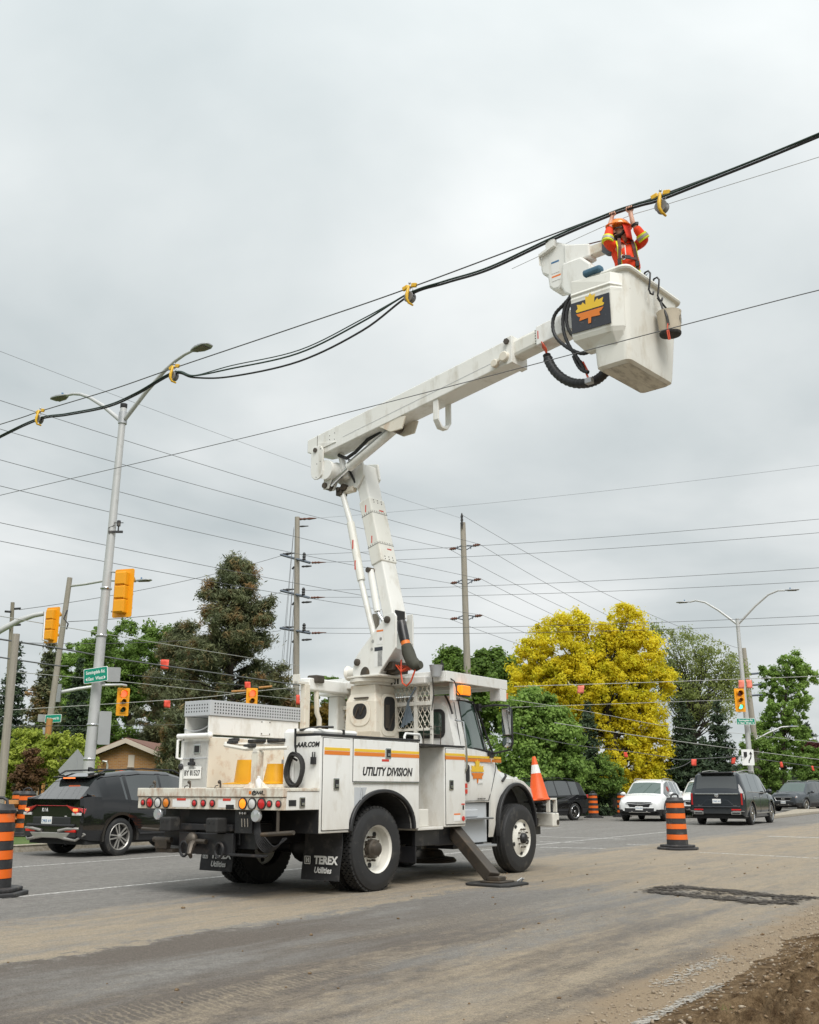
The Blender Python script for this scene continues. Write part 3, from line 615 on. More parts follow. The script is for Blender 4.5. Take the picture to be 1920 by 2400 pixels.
tp('nameplate', 'ink_black', MB().bx(-1.866, -1.861, .82, .96, 1.056, 1.11), 0, tail)
text('lettering', '@JAAR_', .06, 'ink_black', (-1.877, .40, 1.255), -Y1, Z1, tail, shear=.25, bold=.002); tp('camera_icon', 'stripe_orange', MB().bx(-1.879, -1.876, .52, .555, 1.238, 1.275), 0, tail)
for y in (2.34, 1.66, 1.10): tp('tie_down', 'worn_steel', MB().cyl((-1.84, y, 1.31), (-1.84, y, 1.37), .012, n=8).ball((-1.84, y+.02, 1.385), .024, 8, 6).tube([(-1.86, y+.02, 1.345), (-1.87, y+.06, 1.335), (-1.87, y+.07, 1.31), (-1.86, y+.04, 1.30)], .006, 6), 0, tail)
# under the tail
tp('under_tail_panel', 'black_paint', MB().bx(-1.66, -1.62, .62, 2.3, .58, 1.05)); tp('rear_lower_panel', 'black_paint', MB().bx(-1.215, -1.202, 0, .78, .763, 1.05))
tp('crossmember', 'black_steel', MB().bx(-1.80, -1.72, .9, 1.85, .79, .87), .008)
for y in (1.10, 1.96): tp('bumper_block', 'rubber', MB().bx(-1.97, -1.78, y-.10, y+.10, .77, .95), .02)
for y in (1.06, 1.14, 1.92, 2.0): tp('bolt_hole', 'interior_dark', MB().cyl((-1.974, y, .90), (-1.965, y, .90), .022, n=10))
hp = tp('hitch_plate', 'black_paint', MB().bx(-1.80, -1.74, .88, 1.86, .50, .765), .012)
tp('pintle_hook', 'worn_steel', MB().ball((-1.86, 1.55, .68), .09, 12, 8, (.7, 1, 1)).tube([(-1.84, 1.52, .66), (-1.94, 1.47, .60), (-1.98, 1.45, .52), (-1.94, 1.46, .47)], [.05, .045, .035, .02], 8).cyl((-1.85, 1.30, .66), (-1.85, 1.46, .66), .03), 0, hp, 40)
for y in (1.72, 1.08): tp('tow_ring', 'black_steel', MB().tube([(-1.83, y+.07*math.cos(a), .56+.09*math.sin(a)) for a in np.linspace(0, 6.28, 15)], .017, 8), 0, hp, 40)
tp('ball_mount', 'worn_steel', MB().bx(-1.80, -1.5, 1.98, 2.30, .50, .55).bx(-1.84, -1.76, 2.05, 2.28, .55, .66).cyl((-1.8, 2.0, .66), (-1.8, 2.34, .66), .035), .006)
tp('valve_panel', 'black_paint', MB().bx(-1.80, -1.74, .56, .86, .77, 1.05), .006)
for k in range(3): tp('valve_lever', 'chrome', MB().tube([(-1.81, .62+k*.05, .85), (-1.84, .60+k*.05, .95)], .007, 6).ball((-1.83, .65+k*.045, 1.01), .018, 8, 6))
for y in (2.245, .455): tp('work_lamp', 'headlamp', MB().lathe([(.06, 0), (.078, .02), (.078, .05), (.07, .06), (.001, .064)], (-1.80, y, .985), (-1, 0, 0), 20), smooth=40)
tp('rusty_bar', 'worn_steel', MB().cyl((-1.83, .36, .765), (-1.83, -.16, .80), .026).cyl((-1.83, .10, .79), (-1.83, .10, 1.05), .02), smooth=40); tp('rusty_bar', 'worn_steel', MB().cyl((-1.83, 2.56, .79), (-1.83, 2.2, .78), .02), smooth=40)
tp('step_bar', 'black_steel', MB().bx(-1.82, -1.72, .35, .92, .50, .53), .006)
for k in range(7):
    y = .50-.03*k; tp('hydraulic_hose', 'plastic_black', MB().tube(smooth_path([(-1.72, .58-.012*k, .98), (-1.77, .54-.016*k, .80), (-1.76, .48-.02*k, .63+.015*k), (-1.72, .38-.02*k, .555+.012*k), (-1.66, .28-.015*k, .60+.012*k), (-1.58, .24-.01*k, .72)]), .009, 6), smooth=40)
b = MB(); b.bx(-1.70, -1.60, .9, 1.8, .88, 1.04).cyl((-1.6, 1.1, .72), (-1.3, 1.1, .72), .12, n=14).cyl((-1.6, 1.6, .66), (-1.2, 1.6, .7), .1, n=14); tp('winch_case', 'interior_dark', b)
# mud flaps
for y0, y1, zb in ((.07, .71, .17), (1.98, 2.62, .20)):
    b = MB(); pr = []
    for k in range(7): t = k/6; x = -.66-.05*t*t+.012*math.sin(k); pr.append([(x, y0, .78-(.78-zb)*t), (x, y1, .78-(.78-zb)*t), (x+.012, y1, .78-(.78-zb)*t), (x+.012, y0, .78-(.78-zb)*t)])
    b.loft([[Vector(q) for q in r] for r in pr]); fl = tp('mud_flap', 'flap_black', b); yc = (y0+y1)/2
    ux = -Y1; vx = Vector((.085, 0, 1)).normalized()
    text('lettering', 'TEREX', .135, 'print_white', (-.706, yc-.09, .41), ux, vx, fl, bold=.006, xs=.98); text('lettering', 'Utilities', .105, 'print_white', (-.716, yc-.05, .29), ux, vx, fl, shear=.2, bold=.002, xs=.9)
    b = MB(); o = Vector((-.708, yc+.215, .41))
    for s_ in ((-.05, .05, .04, .05), (-.05, .05, -.05, -.04), (-.05, -.04, -.05, .05), (.04, .05, -.05, .05), (-.025, -.008, -.03, .03), (.008, .025, -.03, .03), (-.025, .025, -.006, .006)): b.bx(o.x-.004, o.x, o.y+s_[0], o.y+s_[1], o.z+s_[2], o.z+s_[3])
    tp('flap_logo', 'print_white', b, 0, fl)
# rear face of the right compartment: lettering, soft edge cover
cap = tp('corner_cover', 'white_paint', MB().bx(-1.235, -1.203, .42, .60, 1.32, 2.02), .03); tp('top_cover', 'white_paint', MB().bx(-1.22, -.30, .12, .60, 1.984, 2.05), .03); tp('strap_band', 'ink_black', MB().bx(-.62, -.58, .115, .605, 1.984, 2.056), 0)
text('lettering', 'J-AAR.COM', .085, 'ink_black', (-1.204, .235, 1.845), -Y1, Z1, side_r, shear=.25, bold=.003)
tp('padlock', 'plastic_black', MB().bx(-1.24, -1.205, .06, .13, 1.60, 1.69).tube([(-1.22, .075, 1.68), (-1.22, .075, 1.75), (-1.22, .115, 1.75), (-1.22, .115, 1.68)], .008, 6), .008)
# left box stack: tall cabinet, chute, perforated tray
cab_l = tp('left_cabinet', 'white_paint', MB().bx(-1.2, .62, 2.05, 2.545, 1.31, 2.0), .012); tp('cabinet_inner_wall', 'cream_paint', MB().bx(-1.19, .62, 2.035, 2.049, 1.32, 1.99), 0, cab_l)
latch_b = tp('latch', 'chrome', MB().bx(-1.215, -1.20, 2.19, 2.32, 1.77, 1.90), .008, cab_l); tp('latch_recess', 'interior_dark', MB().bx(-1.219, -1.214, 2.21, 2.30, 1.79, 1.88), 0, latch_b)
tp('door_seam', 'light_grey_paint', MB().bx(-1.206, -1.2, 2.06, 2.54, 1.705, 1.72), 0, cab_l)
pl = tp('licence_plate', 'print_white', MB().bx(-1.215, -1.208, 2.15, 2.50, 1.435, 1.60), .004, cab_l); text('plate_lettering', 'BY 81527', .10, 'ink_black', (-1.2155, 2.325, 1.51), -Y1, Z1, pl, bold=.002, xs=.80)
text('plate_lettering', 'ONTARIO', .03, 'ink_black', (-1.2155, 2.325, 1.578), -Y1, Z1, pl)
tp('plate_lamp', 'plastic_black', MB().bx(-1.26, -1.2, 2.28, 2.38, 1.615, 1.66).cyl((-1.23, 2.33, 1.64), (-1.23, 2.33, 1.71), .03, n=10), .008, cab_l)
tp('grab_handle', 'white_paint', MB().tube([(-1.2, 2.56, 1.98), (-1.26, 2.60, 1.96), (-1.26, 2.60, 1.72), (-1.2, 2.56, 1.70)], .02), 0, cab_l, 40); tp('side_knob', 'plastic_black', MB().ball((-1.2, 2.57, 1.60), .045, 10, 8), 0, cab_l, 40)
tp('roller_bar', 'white_paint', MB().cyl((-1.24, 1.98, 2.015), (-1.24, 2.62, 2.015), .035).ball((-1.24, 1.98, 2.015), .045, 10, 8), 0, cab_l, 40)
ch = tp('chute', 'white_paint', MB().bx(-1.2, .64, 2.05, 2.075, 2.03, 2.285).bx(-1.2, .64, 2.52, 2.545, 2.03, 2.285).bx(-1.2, .64, 2.075, 2.52, 2.03, 2.05), .006)
tp('chute_back', 'light_grey_paint', MB().bx(-.35, -.33, 2.075, 2.52, 2.05, 2.285), 0, ch); tp('chute_plate', 'white_paint', MB().bx(-.19, .02, 2.042, 2.049, 2.06, 2.27), .004, ch)
for x in (-.17, 0.): tp('bolt', 'worn_steel', MB().cyl((x, 2.036, 2.25), (x, 2.045, 2.25), .010, n=8).cyl((x, 2.036, 2.08), (x, 2.045, 2.08), .010, n=8), 0, ch)
tp('chute_chain', 'galvanised', MB().tube(sag((-1.21, 2.06, 2.14), (-1.21, 2.54, 2.12), .05, 10), .008, 6), 0, ch)
tr = tp('perforated_tray', 'light_grey_paint', MB().bx(-1.21, .66, 2.03, 2.05, 2.29, 2.50).bx(-1.21, .66, 2.535, 2.555, 2.29, 2.50).bx(-1.21, -1.19, 2.05, 2.535, 2.29, 2.50).bx(-1.2, .65, 2.05, 2.535, 2.288, 2.30), .004)
MATS['light_grey_paint'].node_tree.nodes['Principled BSDF'].inputs['Roughness'].default_value = .5
b = MB()
for i in range(34):
    for j in range(4): x = -1.12+i*.053; b.cyl((x, 2.0285, 2.33+j*.042), (x, 2.031, 2.33+j*.042), .0125, n=8)
for i in range(9):
    for j in range(3): y = 2.09+i*.053; b.cyl((-1.2115, y, 2.35+j*.045), (-1.209, y, 2.35+j*.045), .0115, n=8)
struct(tp('perforations', 'interior_dark', b, 0, tr), 'stuff')
tp('left_forward_box', 'old_white', MB().bx(.66, 2.0, 2.05, 2.6, 1.31, 2.12), .012)
# deck furniture: rest post, boom rest mast
b = MB().bx(-1.55, -1.45, .74, .86, 1.31, 1.76).add([(-1.58, .64, 1.31), (-1.58, .96, 1.31), (-1.42, .96, 1.31), (-1.42, .64, 1.31), (-1.5, .8, 1.46)], [(0, 1, 4), (1, 2, 4), (2, 3, 4), (3, 0, 4)]); post = tp('rest_post', 'rusty_white', b, .006)
tp('rest_frame', 'old_white', MB().tube([(-1.5, .28, 1.80), (-1.5, 1.02, 1.80), (-1.42, 1.48, 1.86), (-1.15, 1.75, 1.90)], .028, 6).tube([(-1.2, .5, 1.86), (-1.3, 1.6, 1.88)], .025, 6).bx(-1.55, -1.45, .76, .84, 1.74, 1.80), 0, post)
for (x, y, z, l, r) in ((-1.47, .98, 1.84, .34, .5), (-1.35, 1.42, 1.90, .26, .45), (-1.24, .72, 1.91, .30, .05), (-1.27, 1.05, 1.91, .28, .05), (-1.2, 1.55, 1.94, .30, .5)): tp('rubber_pad', 'rubber', MB().box((x, y, z), (.08, l, .045), Matrix.Rotation(-r, 3, 'Z')), .012, post)
mast = tp('boom_rest_mast', 'cream_paint', MB().bx(.66, .78, 1.95, 2.05, 1.31, 2.86), .008); tp('mast_plate', 'old_white', MB().bx(.5, 1.0, 1.96, 2.04, 2.86, 2.90).bx(.5, .515, 1.93, 2.07, 2.86, 3.0), .004, mast)
tp('mast_roller', 'worn_steel', MB().bx(.86, 1.06, 1.90, 2.1, 2.90, 3.02), .02, mast); tp('mast_arm', 'cream_paint', MB().tube([(.97, 2.0, 2.9), (.98, 2.0, 2.7), (1.0, 2.0, 2.45), (1.06, 2.0, 2.35), (1.06, 2.0, 1.9)], .04, 8), 0, mast, 40)
tp('left_lift_arm', 'white_paint', MB().bx(1.62, 1.82, 2.1, 2.3, 1.9, 2.75).bx(1.4, 2.1, 2.05, 2.35, 2.75, 2.82), .02)
# pedestal under the turret
PX, PY = 1.51, 1.30
def ring4(z, h): return [Vector((PX-h, PY-h, z)), Vector((PX+h, PY-h, z)), Vector((PX+h, PY+h, z)), Vector((PX-h, PY+h, z))]
ped = tp('pedestal', 'cream_paint', MB().loft([ring4(1.31, .315), ring4(2.60, .295), ring4(2.72, .25), ring4(2.86, .245)]), .02)
def oval(b, o, u, v, w_, h, r, ext, n=6):
    pts = []
    for sx, sy, a0 in ((1, 1, 0), (-1, 1, 90), (-1, -1, 180), (1, -1, 270)):
        for k in range(n+1): a = R(a0+90*k/n); pts.append((sx*(w_/2-r)+r*math.cos(a), sy*(h/2-r)+r*math.sin(a)))
    return b.prism(pts, o, u, v, ext)
tp('window_rim', 'cream_paint', oval(MB(), (PX-.301, PY, 2.42), Y1, Z1, .40, .38, .16, X1*-.012), .004, ped); tp('window_opening', 'interior_dark', oval(MB(), (PX-.312, PY, 2.45), Y1, Z1, .27, .24, .11, X1*-.004), 0, ped)
tp('window_rim', 'cream_paint', oval(MB(), (PX+.03, PY-.300, 2.40), X1, Z1, .40, .64, .12, Y1*-.012), .004, ped); tp('window_opening', 'interior_dark', oval(MB(), (PX+.03, PY-.311, 2.42), X1, Z1, .28, .52, .09, Y1*-.004), 0, ped)
tp('inner_valve', 'worn_steel', MB().bx(PX-.08, PX+.02, PY-.324, PY-.316, 2.2, 2.55).box((PX+.07, PY-.32, 2.3), (.03, .01, .3), Matrix.Rotation(.5, 3, 'Y')), 0, ped)
tp('inner_pipes', 'worn_steel', MB().tube([(PX-.318, PY+.09, 2.37), (PX-.319, PY+.02, 2.51), (PX-.318, PY-.02, 2.40), (PX-.319, PY-.09, 2.53)], .016, 6), 0, ped, 40)
tp('small_hook', 'worn_steel', MB().bx(PX-.315, PX-.285, PY-.15, PY+.12, 2.645, 2.665), 0, ped)
b = MB(); b.lathe([(.29, 2.86), (.29, 2.90), (.36, 2.905), (.36, 2.955), (.32, 2.96), (.001, 2.96)], (PX, PY, 0), Z1, 36); tp('turntable', 'old_white', b, 0, None, 35)
tp('cardboard_box', 'canvas', MB().bx(.78, 1.0, .75, 1.0, 1.95, 2.12), .004)
# mesh guard behind the cab
gd = tp('guard_frame', 'old_white', MB().bx(1.76, 1.80, .34, .38, 1.31, 2.86).bx(1.76, 1.80, 2.2, 2.24, 1.31, 2.86).bx(1.76, 1.80, .34, 2.24, 2.84, 2.88).bx(1.76, 1.80, .34, 2.24, 2.16, 2.20).bx(1.74, 1.80, .34, 2.24, 2.54, 2.60).bx(1.75, 1.80, .62, .68, 1.31, 2.86).bx(1.75, 1.80, 1.1, 1.16, 1.31, 2.86), .004)
b = MB(); pitch = .085
for k in range(-16, 50):
    for s in (1, -1):
        y = .36+k*pitch; a0, z0 = y, 2.18; a1, z1 = y+s*.38, 2.86
        # clip to the frame
        def cl(a, z, a2, z2):
            ts = [0., 1.]
            for lim, sg in ((.36, 1), (2.22, -1)):
                if abs(a2-a) < 1e-6: continue
                t = (lim-a)/(a2-a)
                if sg*(a2-a) > 0: ts[0] = max(ts[0], t)
                else: ts[1] = min(ts[1], t)
            return ts
        t0, t1 = cl(a0, z0, a1, z1)
        if t1-t0 > .02: b.tube([(1.78+.006*s, a0+(a1-a0)*t0, z0+(z1-z0)*t0), (1.78+.006*s, a0+(a1-a0)*t1, z0+(z1-z0)*t1)], .007, 4)
struct(tp('wire_mesh', 'cream_paint', b, 0, gd), 'stuff')
mat('strap_grey', (.16, .20, .24), .6, var=.2, vs=8)
for k in range(4): tp('hanging_strap', 'strap_grey', MB().hexa([(1.72+.01*k, .74+.012*k, 2.62), (1.72+.01*k, .77+.012*k, 2.62), (1.73+.01*k, .77+.012*k, 2.62), (1.73+.01*k, .74+.012*k, 2.62), (1.71+.01*k, .84-.055*k, 2.22+.03*k), (1.71+.01*k, .90-.055*k, 2.22+.03*k), (1.72+.01*k, .90-.055*k, 2.22+.03*k), (1.72+.01*k, .84-.055*k, 2.22+.03*k)]))
tp('strap_rod', 'strap_grey', MB().tube([(1.72, .62, 2.82), (1.72, .76, 2.60)], .014, 6))
# ---------------------------------------------------------------- cab
def cab_cls(x, band, side):
    if band == -1: return 'cab_body'
    if band == 4 and 2.42 < x < 3.26: return 'side_window%d' % side
    if band >= 5 and 2.98 < x < 3.38: return 'windshield'
    return 'cab_body'
ck = [(2.10, 1.10, 1.5, 1.92, 2.58, 1.12, 1.15, 1.14, 1.0), (2.26, 1.10, 1.5, 1.92, 2.70, 1.13, 1.16, 1.15, 1.0), (2.60, 1.10, 1.5, 1.90, 2.74, 1.13, 1.16, 1.15, 1.0), (2.90, 1.10, 1.5, 1.88, 2.70, 1.13, 1.16, 1.14, .98), (2.98, 1.10, 1.5, 1.87, 2.62, 1.13, 1.16, 1.14, .98),
      (3.085, 1.10, 1.5, 1.85, 2.42, 1.13, 1.16, 1.12, .98), (3.09, .57, 1.5, 1.85, 2.41, 1.10, 1.16, 1.12, .98), (3.40, .57, 1.48, 1.79, 1.86, 1.12, 1.16, 1.02, .92), (3.46, .57, 1.46, 1.72, 1.82, 1.12, 1.17, .86, .74), (3.75, .57, 1.46, 1.62, 1.75, 1.13, 1.18, .80, .70), (4.1, .57, 1.42, 1.54, 1.66, 1.13, 1.18, .78, .68), (4.4, .60, 1.30, 1.42, 1.52, 1.10, 1.15, .76, .64), (4.6, .72, 1.12, 1.26, 1.36, 1.02, 1.08, .74, .6), (4.68, .8, 1.0, 1.12, 1.2, .9, .98, .72, .58)]
CO = Vector((0, 1.3, 0)); cab = None
for k, b in sorted(shell(ck, [(3.86, .76, .63)], cab_cls, 1.9, .08).items()):
    o = weld(b.build(k.rstrip('-1'), 'white_paint' if k == 'cab_body' else 'glass_green', truck)); o.location = CO
    if k == 'cab_body': cab = o
    else: o.parent = cab; o.location = (0, 0, 0)
def cp(name, m, b, bev=0, smooth=None):
    o = b.build(name, m, cab, bev, smooth); o.location = -CO; return o
# seams, window gasket, handle, grab rail
def seam(pts, r=.006, m='ink_black', name='seam'): return cp(name, m, MB().tube(pts, r, 6))
yd = .138
seam([(2.26, .27, 2.62), (2.27, .16, 1.95), (2.29, yd, 1.6), (2.32, yd+.01, 1.12), (3.04, yd+.01, 1.12)]); seam([(3.05, .155, 1.13), (3.12, yd, 1.3), (3.25, yd, 1.6), (3.26, .15, 1.80), (3.02, .30, 2.52)])
cp('window_gasket', 'rubber', MB().tube([(2.42, .17, 1.93), (2.42, .298, 2.655), (2.86, .298, 2.65), (2.98, .30, 2.56), (3.25, .25, 1.99), (3.24, .18, 1.87), (2.9, .16, 1.895), (2.42, .17, 1.93)], .016, 6), 0, 40); cp('quarter_post', 'rubber', MB().tube([(2.88, .297, 2.62), (2.98, .165, 1.90)], .012, 6))
cp('door_handle', 'plastic_black', oval(MB(), (2.42, .143, 1.53), X1, Z1, .09, .26, .04, -Y1*.02), .006); cp('grab_rail', 'chrome', MB().tube([(2.17, .19, 2.33), (2.2, .06, 2.3), (2.26, .05, 1.9), (2.27, .05, 1.62), (2.22, .11, 1.46)], .017, 8), 0, 40)
for x0, x1 in ((2.30, 3.10), (3.13, 3.42)): cp('yellow_stripe', 'stripe_yellow', MB().bx(x0, x1, .1355, .1385, 1.765, 1.80)); cp('orange_stripe', 'stripe_orange', MB().bx(x0, x1, .1325, .1355, 1.71, 1.758))
# stripes run on over the sloping hood
def hood_y(x, z):
    K = np.array(ck); zs, ze, zr, w1, we, wr = [np.interp(x, K[:, 0], K[:, i]) for i in (2, 3, 4, 6, 7, 8)]
    return 1.3-np.interp(z, [zs, zs*.35+ze*.65+.015, ze, max(ze+.01, zr-.05)], [w1, w1*.35+we*.65, we, wr])
for nm, mm, z0, z1 in (('yellow_stripe', 'stripe_yellow', 0., .03), ('orange_stripe', 'stripe_orange', -.045, -.006)):
    b = MB(); rings = []
    for x in np.linspace(3.47, 4.3, 12):
        zt = np.interp(x, [3.45, 3.8, 4.1, 4.4], [1.755, 1.66, 1.575, 1.45]); rings.append([Vector((x, hood_y(x, zt+z0)-.012, zt+z0+.006)), Vector((x, hood_y(x, zt+(z0+z1)/2)-.014, zt+(z0+z1)/2+.008)), Vector((x, hood_y(x, zt+z1)-.012, zt+z1+.010))])
    b.loft(rings, closed=False, cap=False); cp(nm, mm, b)
leaf_badge(cab, Vector((2.70, .132, 1.46))-CO, X1, Z1, .36); text('lettering', 'J-AAR', .055, 'print_white', Vector((2.77, .124, 1.40))-CO, X1, Z1, cab, shear=.2, bold=.003)
text('unit_number', '9259', .085, 'ink_black', Vector((2.40, .297, 2.662))-CO, X1, Vector((0, .2, .6)), cab); text('lettering', 'USA 00044 77469', .032, 'ink_black', Vector((2.82, .142, 1.15))-CO, X1, Z1, cab)
b = MB()
for k in range(2): b.bx(2.31, 2.40, .128, .134, 1.23+k*.085, 1.295+k*.085)
cp('red_decal', 'print_red', b)
arch = [(3.855-.62*math.cos(a), .72+.68*math.sin(a)) for a in np.linspace(-.22, math.pi+.05, 24)]
b = MB(); b.loft([[Vector((a, .08, z)), Vector((a, .16, z)), Vector((3.86+(a-3.86)*.93, .16, .76+(z-.76)*.92)), Vector((3.86+(a-3.86)*.93, .08, .76+(z-.76)*.92))] for a, z in arch]); cp('fender_flare', 'plastic_black', b, .012, 40)
cp('wheel_well', 'interior_dark', MB().prism([(a, z) for a, z in arch], (0, .40, 0), X1, Z1, Y1*.3)); cp('hood_latch', 'plastic_black', MB().tube([(3.42, .12, 1.42), (3.5, .10, 1.5), (3.55, .14, 1.53)], .02, 6)); cp('side_marker', 'lens_clear', MB().ball((3.92, .16, 1.46), .035, 8, 6))
cp('rear_window_frame', 'rubber', oval(MB(), (2.098, 1.3, 2.28), -Y1, Z1, 1.95, .44, .10, X1*-.02), .006); cp('rear_window', 'glass_green', oval(MB(), (2.076, 1.3, 2.28), -Y1, Z1, 1.84, .35, .07, X1*-.004))
cp('cab_trim', 'rubber', MB().tube([(2.11, .20, 2.42), (2.11, .25, 2.56), (2.16, .33, 2.66), (2.24, .42, 2.72)], .018, 6))
# mirror
mir = cp('mirror_arm', 'plastic_black', MB().tube([(2.98, .28, 2.58), (3.02, .0, 2.60), (3.08, -.24, 2.585), (3.10, -.27, 2.5), (3.12, -.27, 2.0), (3.10, -.24, 1.90), (3.12, .14, 1.84)], .016, 8).bx(2.94, 3.02, .24, .32, 2.52, 2.63).bx(3.06, 3.16, .11, .17, 1.78, 1.88), 0, 40)
b = MB(); rings = [[Vector((3.06+dx, -.20+y, 2.33+z)) for y, z in ((-.085*s, -.22*s), (.085*s, -.22*s), (.1*s, 0), (.085*s, .22*s), (-.085*s, .22*s), (-.1*s, 0))] for dx, s in ((0, 1), (.04, .98), (.09, .6))]
o = b.loft(rings).build('mirror_housing', 'plastic_black', mir, .01); o = MB().bx(3.053, 3.0585, -.28, -.12, 2.13, 2.53).build('mirror_glass', 'mirror', mir, .004)
MB().lathe([(.09, 0), (.095, .02), (.07, .05), (.001, .06)], (3.06, -.20, 2.01), X1, 16).build('spot_mirror', 'plastic_black', mir, 0, 40); MB().lathe([(.08, 0), (.001, .012)], (3.059, -.20, 2.01), -X1, 16).build('mirror_glass', 'mirror', mir, 0, 40)
# steps under the door
stp = tp('step_panel', 'light_grey_paint', MB().bx(2.22, 3.05, .20, .52, .50, 1.09), .01); tp('step_tread', 'galvanised', MB().bx(2.20, 2.98, .03, .30, .845, .875), .006, stp); tp('step_tread', 'galvanised', MB().bx(2.36, 3.05, .02, .30, .44, .475), .006, stp)
tp('step_box_top', 'light_grey_paint', MB().bx(2.22, 2.75, .16, .50, .878, 1.0), .02, stp)
b = MB()
for k in range(26): b.bx(2.22+k*.03, 2.235+k*.03, .028, .034, .852, .868)
tp('tread_teeth', 'interior_dark', b, 0, stp)
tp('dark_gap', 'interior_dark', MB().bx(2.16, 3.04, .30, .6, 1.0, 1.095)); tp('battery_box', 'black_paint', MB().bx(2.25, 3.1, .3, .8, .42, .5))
# front bumper, marker bracket
bump = tp('front_bumper', 'old_white', MB().bx(4.82, 5.05, -.02, 2.62, .68, .905), .02); tp('bumper_hole', 'worn_steel', MB().cyl((4.99, -.026, .75), (4.99, -.015, .75), .045, n=16), 0, bump); tp('bumper_under', 'black_steel', MB().bx(4.5, 4.95, .3, 2.3, .55, .70), 0, bump)
tp('marker_frame', 'old_white', MB().bx(4.66, 4.69, -.05, .02, .92, 1.14).bx(4.90, 4.93, -.05, .02, .92, 1.14).bx(4.66, 4.93, -.05, .02, 1.12, 1.15), .004, bump)
tp('bumper_arm', 'worn_steel', MB().bx(4.3, 4.8, .25, .35, .70, .82), .006, bump); tp('cone_shelf', 'black_steel', MB().bx(4.5, 4.9, .0, .36, 1.075, 1.095).bx(4.66, 4.74, .12, .2, .91, 1.075), .004, bump); tp('slatted_guard', 'black_steel', MB().bx(4.70, 4.76, .0, .9, .92, .95).bx(4.70, 4.76, .0, .9, .99, 1.02).bx(4.70, 4.76, .0, .9, 1.06, 1.09).bx(4.70, 4.76, .0, .9, 1.13, 1.16), .004, bump)
# rack canopy over the cab
can = tp('cab_canopy', 'white_paint', MB().bx(1.80, 3.62, .12, 2.5, 2.96, 2.985).bx(1.80, 3.62, .10, .13, 2.89, 3.05).bx(1.80, 3.62, 2.49, 2.52, 2.89, 3.05).bx(3.60, 3.63, .13, 2.49, 2.89, 3.05).bx(1.79, 1.82, .13, 2.49, 2.89, 3.05), .008)
for x in (1.95, 2.55, 3.15): tp('canopy_rib', 'white_paint', MB().bx(x, x+.06, .14, 2.48, 2.90, 2.958), .004, can)
tp('canopy_post', 'white_paint', MB().bx(2.02, 2.10, .12, .19, 2.62, 2.89), .004, can); tp('canopy_post', 'white_paint', MB().bx(2.02, 2.10, 2.4, 2.47, 2.62, 2.89), .004, can); tp('canopy_bracket', 'white_paint', MB().bx(3.40, 3.58, .10, .13, 2.70, 2.888).bx(3.38, 3.41, .10, .3, 2.70, 2.888), .004, can); tp('canopy_lamp', 'lens_amber', MB().bx(3.585, 3.66, .11, .2, 2.74, 2.84), .008, can)
be = tp('beacon', 'lens_amber_lit', MB().bx(2.10, 2.34, .0, .11, 2.70, 2.85), .02, can); tp('beacon_base', 'plastic_black', MB().bx(2.11, 2.33, .01, .10, 2.68, 2.70), 0, can)
b = MB()
for k in range(7): b.bx(2.115+k*.034, 2.121+k*.034, -.003, .0005, 2.71, 2.84)
tp('beacon_ribs', 'lens_amber', b, 0, can)
tp('beacon_cable', 'rubber', MB().tube([(1.92, .10, 2.94), (1.98, .07, 2.90), (2.04, .09, 2.86), (2.06, .08, 2.76), (2.10, .05, 2.70)], .009, 6).tube([(1.72, .3, 2.98), (1.72, .28, 2.7), (1.70, .3, 2.45)], .009, 6), 0, can)
hn = tp('horn_cup', 'light_grey_paint', MB().lathe([(.065, 0), (.075, .02), (.10, .17), (.107, .18), (.095, .17), (.001, .15)], (1.70, .22, 2.95), Z1, 20), 0, can, 35); tp('aerial', 'rubber', MB().cyl((1.83, .2, 3.05), (1.83, .2, 3.17), .03, n=10).cyl((1.83, .2, 3.17), (1.83, .2, 3.22), .012, n=8), 0, can)
tp('top_beam', 'white_paint', MB().bx(.75, 1.78, 1.95, 2.15, 2.78, 2.97).bx(1.66, 1.80, .4, 2.4, 2.86, 2.98), .02); b = MB()
for k in range(7): b.bx(1.655, 1.665, .9+k*.06, .93+k*.06, 2.88, 2.985)
tp('beam_slots', 'interior_dark', b)
# outriggers
og = tp('outrigger_housing', 'black_steel', MB().bx(1.55, 2.20, .15, 1.0, .50, .76), .012); tp('housing_bracket', 'black_paint', MB().bx(.96, 1.55, .08, .14, .52, .73).bx(.96, .99, .08, .5, .30, .52), .006, og)
A0, A1 = Vector((2.10, .30, .80)), Vector((1.80, -.66, .09)); dv = (A1-A0).normalized(); sv = X1-dv*X1.dot(dv); sv.normalize(); wv = dv.cross(sv)
tp('outrigger_leg', 'worn_steel', MB().hexa([A0+sv*a*.11+wv*c*.085 for a, c in ((-1, -1), (1, -1), (1, 1), (-1, 1))]+[A1+sv*a*.105+wv*c*.08 for a, c in ((-1, -1), (1, -1), (1, 1), (-1, 1))]), .012, og)
ft = tp('outrigger_foot', 'worn_steel', MB().bx(1.62, 2.0, -.90, -.56, .03, .055).bx(1.70, 1.9, -.82, -.62, .055, .11), .008, og); tp('outrigger_pad', 'rubber', MB().prism([(-.36, -.26), (-.26, -.36), (.26, -.36), (.36, -.26), (.36, .26), (.26, .36), (-.26, .36), (-.36, .26)], (1.77, -.75, .003), X1, Y1, Z1*.028), .006, og)
tp('foot_shackle', 'galvanised', MB().tube([(2.04, -.92, .04), (2.08, -.97, .08), (2.13, -.97, .07), (2.12, -.93, .03)], .012, 6), 0, og)
tp('stabilizer_foot', 'worn_steel', MB().lathe([(.42, .16), (.44, .19), (.40, .23), (.25, .25), (.20, .34), (.14, .36), (.14, .62)], (3.05, 1.3, 0), Z1, 24), 0, og, 35)

